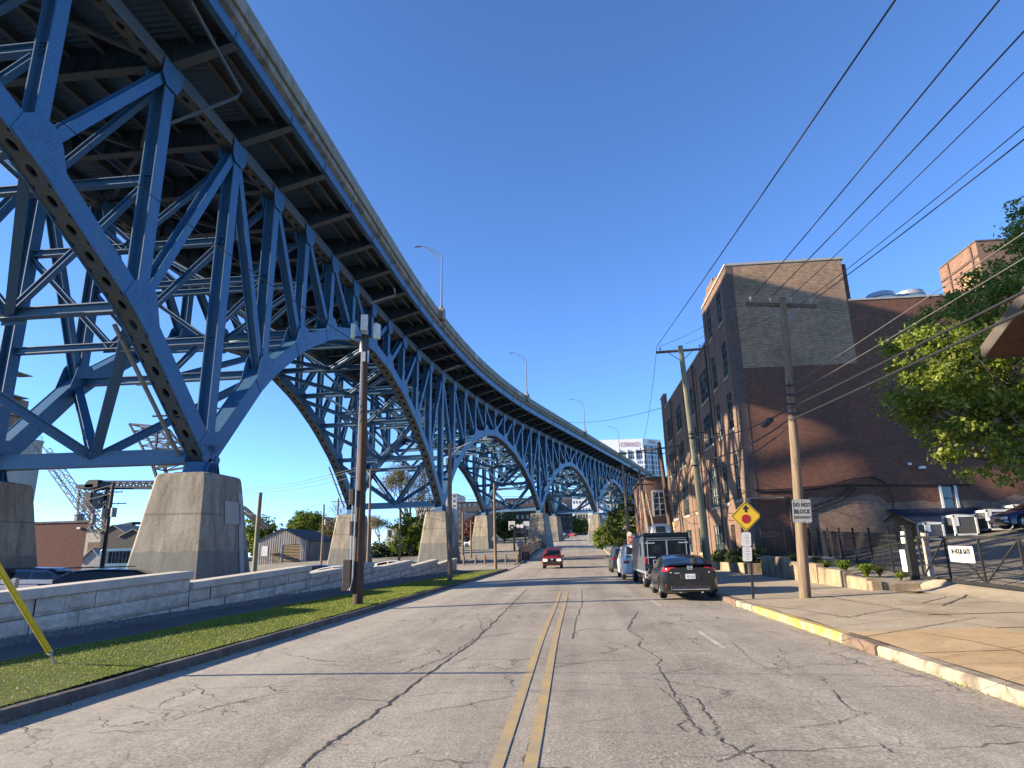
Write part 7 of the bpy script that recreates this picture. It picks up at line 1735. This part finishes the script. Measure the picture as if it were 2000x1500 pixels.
def leaves(name, blobs, n, size, mat, parent, clump=.34, per=26, shell_=.55):
    """blobs: (x,y,z,rx,ry,rz). Leaf quads gathered in twig clumps spread through every blob"""
    B = np.array(blobs, float); vol = B[:,3]*B[:,4]*B[:,5]; vol = vol**.8; vol /= vol.sum()
    nc = max(1, n//per); idx = RNG.choice(len(B), nc, p=vol); d = RNG.normal(size=(nc,3)); d /= np.linalg.norm(d, axis=1)[:,None]
    rad = shell_+(1-shell_)*RNG.random(nc)**.6; rad *= (1+.16*np.sin(7*d[:,0]+3*d[:,2])*np.cos(5*d[:,1]))
    cc = B[idx,:3]+d*B[idx,3:6]*rad[:,None]
    k = nc*per; ci = np.repeat(np.arange(nc), per); cs = clump*(.6+.8*RNG.random(nc))
    p = cc[ci]+RNG.normal(size=(k,3))*cs[ci][:,None]*np.array([.55,.55,.38]); out = d[ci]
    nr = out*.5+np.array([0,0,.55])+RNG.normal(size=(k,3))*.6; nr /= np.linalg.norm(nr, axis=1)[:,None]
    t = np.cross(nr, RNG.normal(size=(k,3))); t /= np.linalg.norm(t, axis=1)[:,None]+1e-9; b = np.cross(nr, t)
    s = size*(.55+.8*RNG.random(k))[:,None]; V = np.stack([p-t*s*.5, p-b*s*.30+t*s*.05, p+t*s*.6, p+b*s*.30+t*s*.05], 1)
    return nmesh(name, V.reshape(-1,3), np.arange(4*k).reshape(k,4), mat, parent)
def limb(mb, a, b, r0, r1, n=5, bend=.12, seed=0):
    a, b = Vector(a), Vector(b); L = (b-a).length; pts = []
    for i in range(n+1):
        f = i/n; o = Vector((mnoise.noise((seed, f*2.2, 1)), mnoise.noise((seed, f*2.2, 7)), .4*mnoise.noise((seed, f*2, 12))))*bend*L*math.sin(f*PI)
        pts.append(a.lerp(b, f)+o)
    mb.tube(pts, [r0+(r1-r0)*i/n for i in range(n+1)], 6); return pts
def tree(name, label, base, th, tr_, blobs, n, size, mat, group=None, cat='tree', clump=.34, bark='bark', per=26, nlimb=None, shell_=.55):
    base = Vector(base); r = thing(name, label, cat, base, 0, group); ORG[r.name] = base
    mb = MB(); fork = base+Vector((0, 0, th)); limb(mb, base-Vector((0,0,.2)), fork, tr_, tr_*.7, 6, .05, base.x)
    for i, bl in enumerate(blobs[:nlimb] if nlimb else blobs):
        c = Vector(bl[:3]); q = limb(mb, fork-Vector((0,0,th*.15*(i % 3))), c, tr_*.5, tr_*.12, 6, .15, base.x+i)
        for j in range(3):
            e = c+Vector((math.cos(i*2+j*2.1)*bl[3]*.7, math.sin(i*2+j*2.1)*bl[4]*.7, bl[5]*.4*(j-.6))); limb(mb, q[3+j % 3], e, tr_*.16, tr_*.04, 4, .15, i*7+j)
    mb.build('trunk', M[bark], r, smooth=True)
    o = leaves('crown', [(b[0]-base.x, b[1]-base.y, b[2]-base.z, b[3], b[4], b[5]) for b in blobs], n, size, M[mat], r, clump, per, shell_)
    return r
def pb(px, py, Y, r, ry=None, fz_=.85):
    p = aty(px, py, Y); return (p.x, p.y, p.z, r, ry or r, r*fz_)
# the big maple on the right, its trunk beyond the frame
big = [pb(1800,690,24.5,1.3), pb(1790,770,24,1.2), pb(1850,800,23.5,1.5), pb(1860,640,25,1.5), pb(1900,875,23,1.15), pb(1960,840,23.5,1.5), pb(1930,720,23,1.9), pb(1985,620,24,1.8), pb(1905,590,25.5,1.2), pb(2040,560,24.5,1.9), pb(2060,720,24,2.2), pb(2060,430,25,1.7), pb(2070,860,23.5,1.7), pb(1835,720,26,1.4), pb(1880,735,25.5,1.6), pb(1975,900,22.5,.8), pb(2150,620,25,2.6), pb(1965,565,25,1.3), pb(1995,500,25.5,1.2), pb(2010,440,26,1.1), pb(1760,660,24.5,.55), pb(1760,800,24,.6), pb(1850,880,23.5,.6)]
tree('maple_tree', 'large sunlit green maple overhanging the side lot at the right edge', (17.6, 24.5, lot_z(17.6, 24.5)), 3.2, .30, big, 40000, .17, 'leaf_big', None, 'tree', .30, 'bark', 24, 14)
# street trees at the far right corner
for i, (bx_, bl, lab) in enumerate((
    ((8.2, 97), [pb(1222,1000,98,1.9), pb(1240,985,99,1.8), pb(1246,1018,97,2.0), pb(1215,1035,97,2.0), pb(1238,1045,97,1.9), pb(1228,975,99,1.0)], 'tall dark green street tree beside the far pole with one crossarm'),
    ((6.9, 101), [pb(1196,1030,101,1.6), pb(1204,1010,102,1.5), pb(1186,1048,101,1.4), pb(1200,1052,100,1.5)], 'mid height green street tree nearest the far kerb'),
    ((6.1, 106), [pb(1172,1050,106,1.1), pb(1178,1037,106,1.0), pb(1170,1062,105,.8)], 'small bright young tree at the left of the street trees'),
    ((11, 99), [pb(1262,1010,99,2.1), pb(1268,1040,98,2.0), pb(1258,985,100,1.4)], 'dark street tree half hidden behind the leaning brown poles'))):
    tree('street_tree', lab, (bx_[0], bx_[1], ramp_z(bx_[1])), 1.8, .16, bl, 7000 if i != 2 else 2500, .30, 'leaf_mid' if i != 2 else 'leaf_bright', 'street trees at the far corner', 'tree', .42)
for x, y, lab in ((6.9, 93.5, 'short white topped post on the corner lawn, left one'), (7.4, 94.5, 'short pale post on the corner lawn, right one')):
    mb = MB(); g = ramp_z(y)+.1; mb.cyl((x, y, g-.1), (x, y, g+1.6), .2, .18, 8); mb.lathe([(.2,0),(.26,.1),(.2,.3),(0,.38)], (x, y, g+1.6), 8); tag(mb.build('garden_post', M['pole_grey'], None, org=(x, y, g)), lab, 'post', 'posts on the corner lawn')
# left background
tree('bushy_tree', 'round fresh green tree between the two middle piers', (aty(800,1070,110).x, 110, gz(-30,110)), 1.0, .16, [pb(800,1045,110,2.6), pb(790,1025,110,2.0), pb(812,1030,110,2.2), pb(800,1010,110,1.3), pb(780,1060,110,2.0), pb(825,1055,110,2.0)], 9000, .34, 'leaf_bright', 'green trees behind the piers', 'tree', .5)
tree('bushy_tree', 'small green bush right of the round fresh green tree', (aty(838,1070,108).x, 108, gz(-28,108)), .5, .08, [pb(838,1062,108,1.3), pb(830,1068,108,1.1)], 2500, .3, 'leaf_bright', 'green trees behind the piers', 'shrub', .4)
tree('bushy_tree', 'spreading yellow green tree between the big pier and the metal shed', (aty(505,1075,125).x, 125, gz(-60,125)), 2.5, .2, [pb(495,1035,125,3.2), pb(515,1028,126,2.6), pb(485,1050,125,2.8), pb(530,1042,125,2.6), pb(508,1055,124,3.0)], 9000, .42, 'leaf_bright', 'green trees behind the piers', 'tree', .6)
tree('bushy_tree', 'green tree in front of the dark gable house roof', (aty(595,1045,140).x, 140, gz(-60,140)), 2.5, .2, [pb(595,1022,140,3.0), pb(612,1018,140,2.6), pb(578,1030,140,2.4), pb(605,1035,140,3.0), pb(590,1010,140,1.8)], 8000, .42, 'leaf_bright', 'green trees behind the piers', 'tree', .6)
tree('bushy_tree', 'olive half leafed tree between the shed roof and the stained pier', (aty(655,1060,135).x, 135, gz(-50,135)), 2.0, .2, [pb(650,1032,135,2.6), pb(668,1040,135,2.4), pb(640,1045,135,2.2), pb(660,1055,135,2.2)], 5000, .36, 'leaf_olive', 'green trees behind the piers', 'tree', .6)
tree('bushy_tree', 'dark copper leaved tree left of the pale far pier', (aty(925,1045,170).x, 170, gz(-20,170)), 1.5, .2, [pb(925,1030,170,3.0), pb(935,1022,170,2.4), pb(918,1038,170,2.4)], 4000, .45, 'leaf_red', 'green trees behind the piers', 'tree', .6)
tree('bushy_tree', 'wide green tree under the apartments, left of the billboard', (aty(985,1045,180).x, 180, gz(-15,180)), 1.5, .2, [pb(975,1022,180,3.2), pb(992,1018,180,3.0), pb(985,1035,180,3.2), pb(1000,1030,180,2.6), pb(968,1036,180,2.6)], 6000, .5, 'leaf_mid', 'green trees behind the piers', 'tree', .7)
tree('bushy_tree', 'dark green tree at the end of the road, right of the rusty far pier', (aty(1110,1040,300).x, 300, ramp_z(300)), 2, .25, [pb(1095,1018,300,4.5), pb(1108,1026,300,4.5), pb(1092,1034,300,4)], 5000, .7, 'leaf_mid', 'green trees behind the piers', 'tree', 1.0)
tree('bushy_tree', 'lighter green tree at the end of the road, before the pale storefront', (aty(1128,1042,290).x, 290, ramp_z(290)), 2, .25, [pb(1125,1024,290,4.5), pb(1135,1030,290,3.6), pb(1118,1032,290,3.6)], 5000, .7, 'leaf_bright', 'green trees behind the piers', 'tree', 1.0)
hb = [(aty(735+i*12, 1080, 112).x, 112+.4*(i % 3), aty(735+i*12, 1080, 112).z, 1.2, 1.2, 1.4) for i in range(9)]
hd = thing('dark_hedge', 'long dark clipped hedge below the round fresh green tree', 'hedge', (hb[4][0], 112, gz(-30, 112))); ORG[hd.name] = Vector((hb[4][0], 112, 0))
hd.location = (hb[4][0], 112, 0); leaves('foliage', [(b[0]-hb[4][0], b[1]-112, b[2], b[3], b[4], b[5]) for b in hb], 9000, .3, M['leaf_dark'], hd, .4)
def bare(name, label, base, H_, r0, seed, depth=6, mat='bark_pale', group='leafless trees', leaf=None, spread=.55):
    base = Vector(base); r = thing(name, label, 'tree', base, 0, group); rr = random.Random(seed); mb = MB(); tips = []
    def grow(p, d, L, rad, k):
        q = p+d*L; m = p.lerp(q, .5)+Vector((rr.uniform(-1,1), rr.uniform(-1,1), 0))*L*.07; mb.tube([p, m, q], [rad, rad*.85, rad*.7], 5 if k > 3 else 3)
        if k == 0: tips.append(q); return
        for i in range(3 if k > 2 else 2 if rr.random() < .35 else 3):
            v = Vector((rr.gauss(0, 1), rr.gauss(0, 1), rr.gauss(.25, .5))).normalized(); nd = (d+v*spread*rr.uniform(.6, 1.4)).normalized(); nd.z = max(nd.z, -.1)
            grow(q if i else p.lerp(q, .8), nd, L*rr.uniform(.62, .82), rad*.58, k-1)
    grow(base-Vector((0,0,.2)), Vector((0,0,1)), H_*.26, r0, depth); mb.build('branches', M[mat], r, smooth=True)
    if leaf:
        P3 = np.array([tuple(t) for t in tips])-np.array(base); k = len(P3)*5; p = np.repeat(P3, 5, 0)+RNG.normal(size=(k,3))*.35; a = RNG.normal(size=(k,3)); a /= np.linalg.norm(a, axis=1)[:,None]; b = np.cross(a, RNG.normal(size=(k,3))); b /= np.linalg.norm(b, axis=1)[:,None]; s = .22
        V = np.stack([p-a*s*.5, p-b*s*.3, p+a*s*.5, p+b*s*.3], 1); nmesh('buds', V.reshape(-1,3), np.arange(4*k).reshape(k,4), M[leaf], r)
    return r
p = aty(795, 1060, 118); bare('leafless_tree', 'tall nearly leafless tree seen through the second arch', (p.x, 118, gz(p.x, 118)), 20, .42, 5, 7, 'bark', leaf='leaf_olive')
p = aty(812, 1060, 121); bare('leafless_tree', 'second trunk of a nearly leafless tree just right of the tallest one', (p.x, 121, gz(p.x, 121)), 17, .35, 8, 6, 'bark', leaf='leaf_olive')
p = aty(665, 1060, 128); bare('leafless_tree', 'pale thin leafless tree above the olive tree, beside the stained pier', (p.x, 128, gz(p.x, 128)), 13, .22, 12, 6, 'bark_pale')
p = aty(742, 1060, 120); bare('leafless_tree', 'small leafless tree right of the rust stained pier', (p.x, 120, gz(p.x, 120)), 9, .18, 15, 6, 'bark_pale', leaf='leaf_olive')
# planting in front of the factory and in the planter
for i, (x, y, z, s, lab) in enumerate(((9.9, 37.4, .95, .85, 'clipped dark shrub nearest the planter, behind the black sedan'), (9.9, 40.5, .95, .9, 'clipped dark shrub second from the planter'), (9.8, 42.3, .9, .75, 'clipped dark shrub right of the greenish pole'), (9.8, 45.2, .9, .8, 'clipped dark shrub left of the greenish pole'), (9.9, 47.5, .8, .6, 'bright leafy shrub beside the factory windows'))):
    r = thing('clipped_shrub', lab, 'shrub', (x, y, .6), 0, 'shrubs before the factory front'); ORG[r.name] = Vector((x, y, .6))
    leaves('foliage', [(0, 0, z-.6, s, s*1.1, s*.75), (.1, .5, z-.6, s*.7, s*.8, s*.6), (-.1, -.4, z-.5, s*.6, s*.7, s*.6)], 3000, .10, M['leaf_dark'] if i != 4 else M['leaf_bright'], r, .14)
    mb = MB(); mb.tube([(x, y, .5), (x, y, z)], .03, 5); mb.build('stem', M['bark'], r)
def tuft(label, x, y, z, s, mat, n=260, fl=False):
    r = thing('garden_plant', label, 'plant', (x, y, z), 0, 'plants in the planter'); ORG[r.name] = Vector((x, y, z)); V = []; 
    a = RNG.uniform(0, 2*PI, n); l = s*RNG.uniform(.6, 1.1, n); ln = RNG.uniform(.25, 1.0, n)
    dx, dy = np.cos(a), np.sin(a); w = .018; px_, py_ = -dy*w, dx*w
    def at(f, h): return np.stack([dx*l*ln*f, dy*l*ln*f, l*h], 1)
    p0, p1, p2 = at(0, 0), at(.45, .75), at(1.0, .55); o = np.stack([px_, py_, 0*px_], 1)
    V = np.concatenate([np.stack([p0-o, p0+o, p1+o, p1-o], 1), np.stack([p1-o, p1+o, p2+o*.2, p2-o*.2], 1)]); nmesh('blades', V.reshape(-1,3), np.arange(4*len(V)).reshape(-1,4), M[mat], r); return r
for x, y, s, mt, lab in ((9.75, 27.2, .5, 'leaf_mid', 'grassy green plant right of the grey pole'), (9.8, 25.6, .62, 'leaf_bright', 'larger arching green plant in the middle of the planter'), (9.85, 23.9, .6, 'leaf_bright', 'bright arching green plant at the stepped end of the planter'), (10.5, 24.4, .45, 'leaf_olive', 'brown dried plant by the iron fence'), (10.5, 22.9, .35, 'leaf_bright', 'low green weed near the gate post'), (10.2, 29.4, .5, 'leaf_mid', 'dark green plant behind the grey pole'), (9.9, 31.3, .5, 'leaf_mid', 'green plant left of the grey pole, in the shaded planter'), (10.3, 33.0, .5, 'leaf_olive', 'pale dry plant at the far end of the planter')):
    tuft(lab, x, y, .40+.045*(y-22), s, mt)
# far tree line
rr = random.Random(17)
def treeline(name, x0, x1, y, h, n, mat):
    bl = [(x0+(x1-x0)*i/n, y+rr.uniform(-8, 8), gz(x0, y)+h*.45, (x1-x0)/n*1.1, 5, h*rr.uniform(.4, .75)) for i in range(n+1)]
    return kind(leaves(name, bl, 9000, 1.3, M[mat], None, 1.6), 'stuff')
treeline('distant_trees', -420, -60, 330, 9, 40, 'leaf_mid'); treeline('distant_trees', -160, -25, 245, 7, 24, 'leaf_mid'); treeline('distant_trees', 20, 260, 340, 12, 26, 'leaf_mid')
# ---------------------------------------------------------------- camera, sky, sun
sc = bpy.context.scene
cd = bpy.data.cameras.new('camera'); cam = bpy.data.objects.new('camera', cd); C.objects.link(cam)
cd.sensor_fit = 'HORIZONTAL'; cd.sensor_width = 36.0; cd.lens = 36.0*FOC/2000.0; cd.clip_start = .1; cd.clip_end = 6000
right = Vector((BX.x, BY.x, BZ.x)); down = Vector((BX.y, BY.y, BZ.y)); fwd = Vector((BX.z, BY.z, BZ.z))
R = Matrix((right, -down, -fwd)).transposed()
cam.matrix_world = Matrix.Translation((0, 0, EYE)) @ R.to_4x4()
sc.camera = cam
SUN = Vector((-1.0, -.22, .322)).normalized()       # towards the sun
el = math.asin(SUN.z); az = math.atan2(SUN.x, SUN.y)
w = bpy.data.worlds.new('World'); sc.world = w; w.use_nodes = True
nt = w.node_tree; bg = nt.nodes['Background']; sk = nt.nodes.new('ShaderNodeTexSky'); sk.sky_type = 'NISHITA'; sk.sun_disc = False
sk.sun_elevation = el; sk.sun_rotation = az; sk.altitude = 200; sk.air_density = .6; sk.dust_density = SKY_DUST; sk.ozone_density = SKY_OZ
nt.links.new(sk.outputs[0], bg.inputs['Color']); bg.inputs['Strength'].default_value = SKY
ld = bpy.data.lights.new('sun', 'SUN'); ld.energy = SUNE; ld.angle = math.radians(.53); ld.color = (1.0, .83, .60)
lo = bpy.data.objects.new('sun', ld); C.objects.link(lo); lo.location = (-60, -20, 60)
lo.rotation_euler = SUN.to_track_quat('Z', 'Y').to_euler()
sc.view_settings.view_transform = 'Standard'; sc.view_settings.look = 'None'; sc.view_settings.exposure = EXPO; sc.view_settings.gamma = 1
sc.render.resolution_x = 1024; sc.render.resolution_y = 768
sc.cycles.max_bounces = 6; sc.cycles.diffuse_bounces = 3; sc.cycles.glossy_bounces = 2; sc.cycles.transparent_max_bounces = 4; sc.cycles.caustics_reflective = False; sc.cycles.caustics_refractive = False
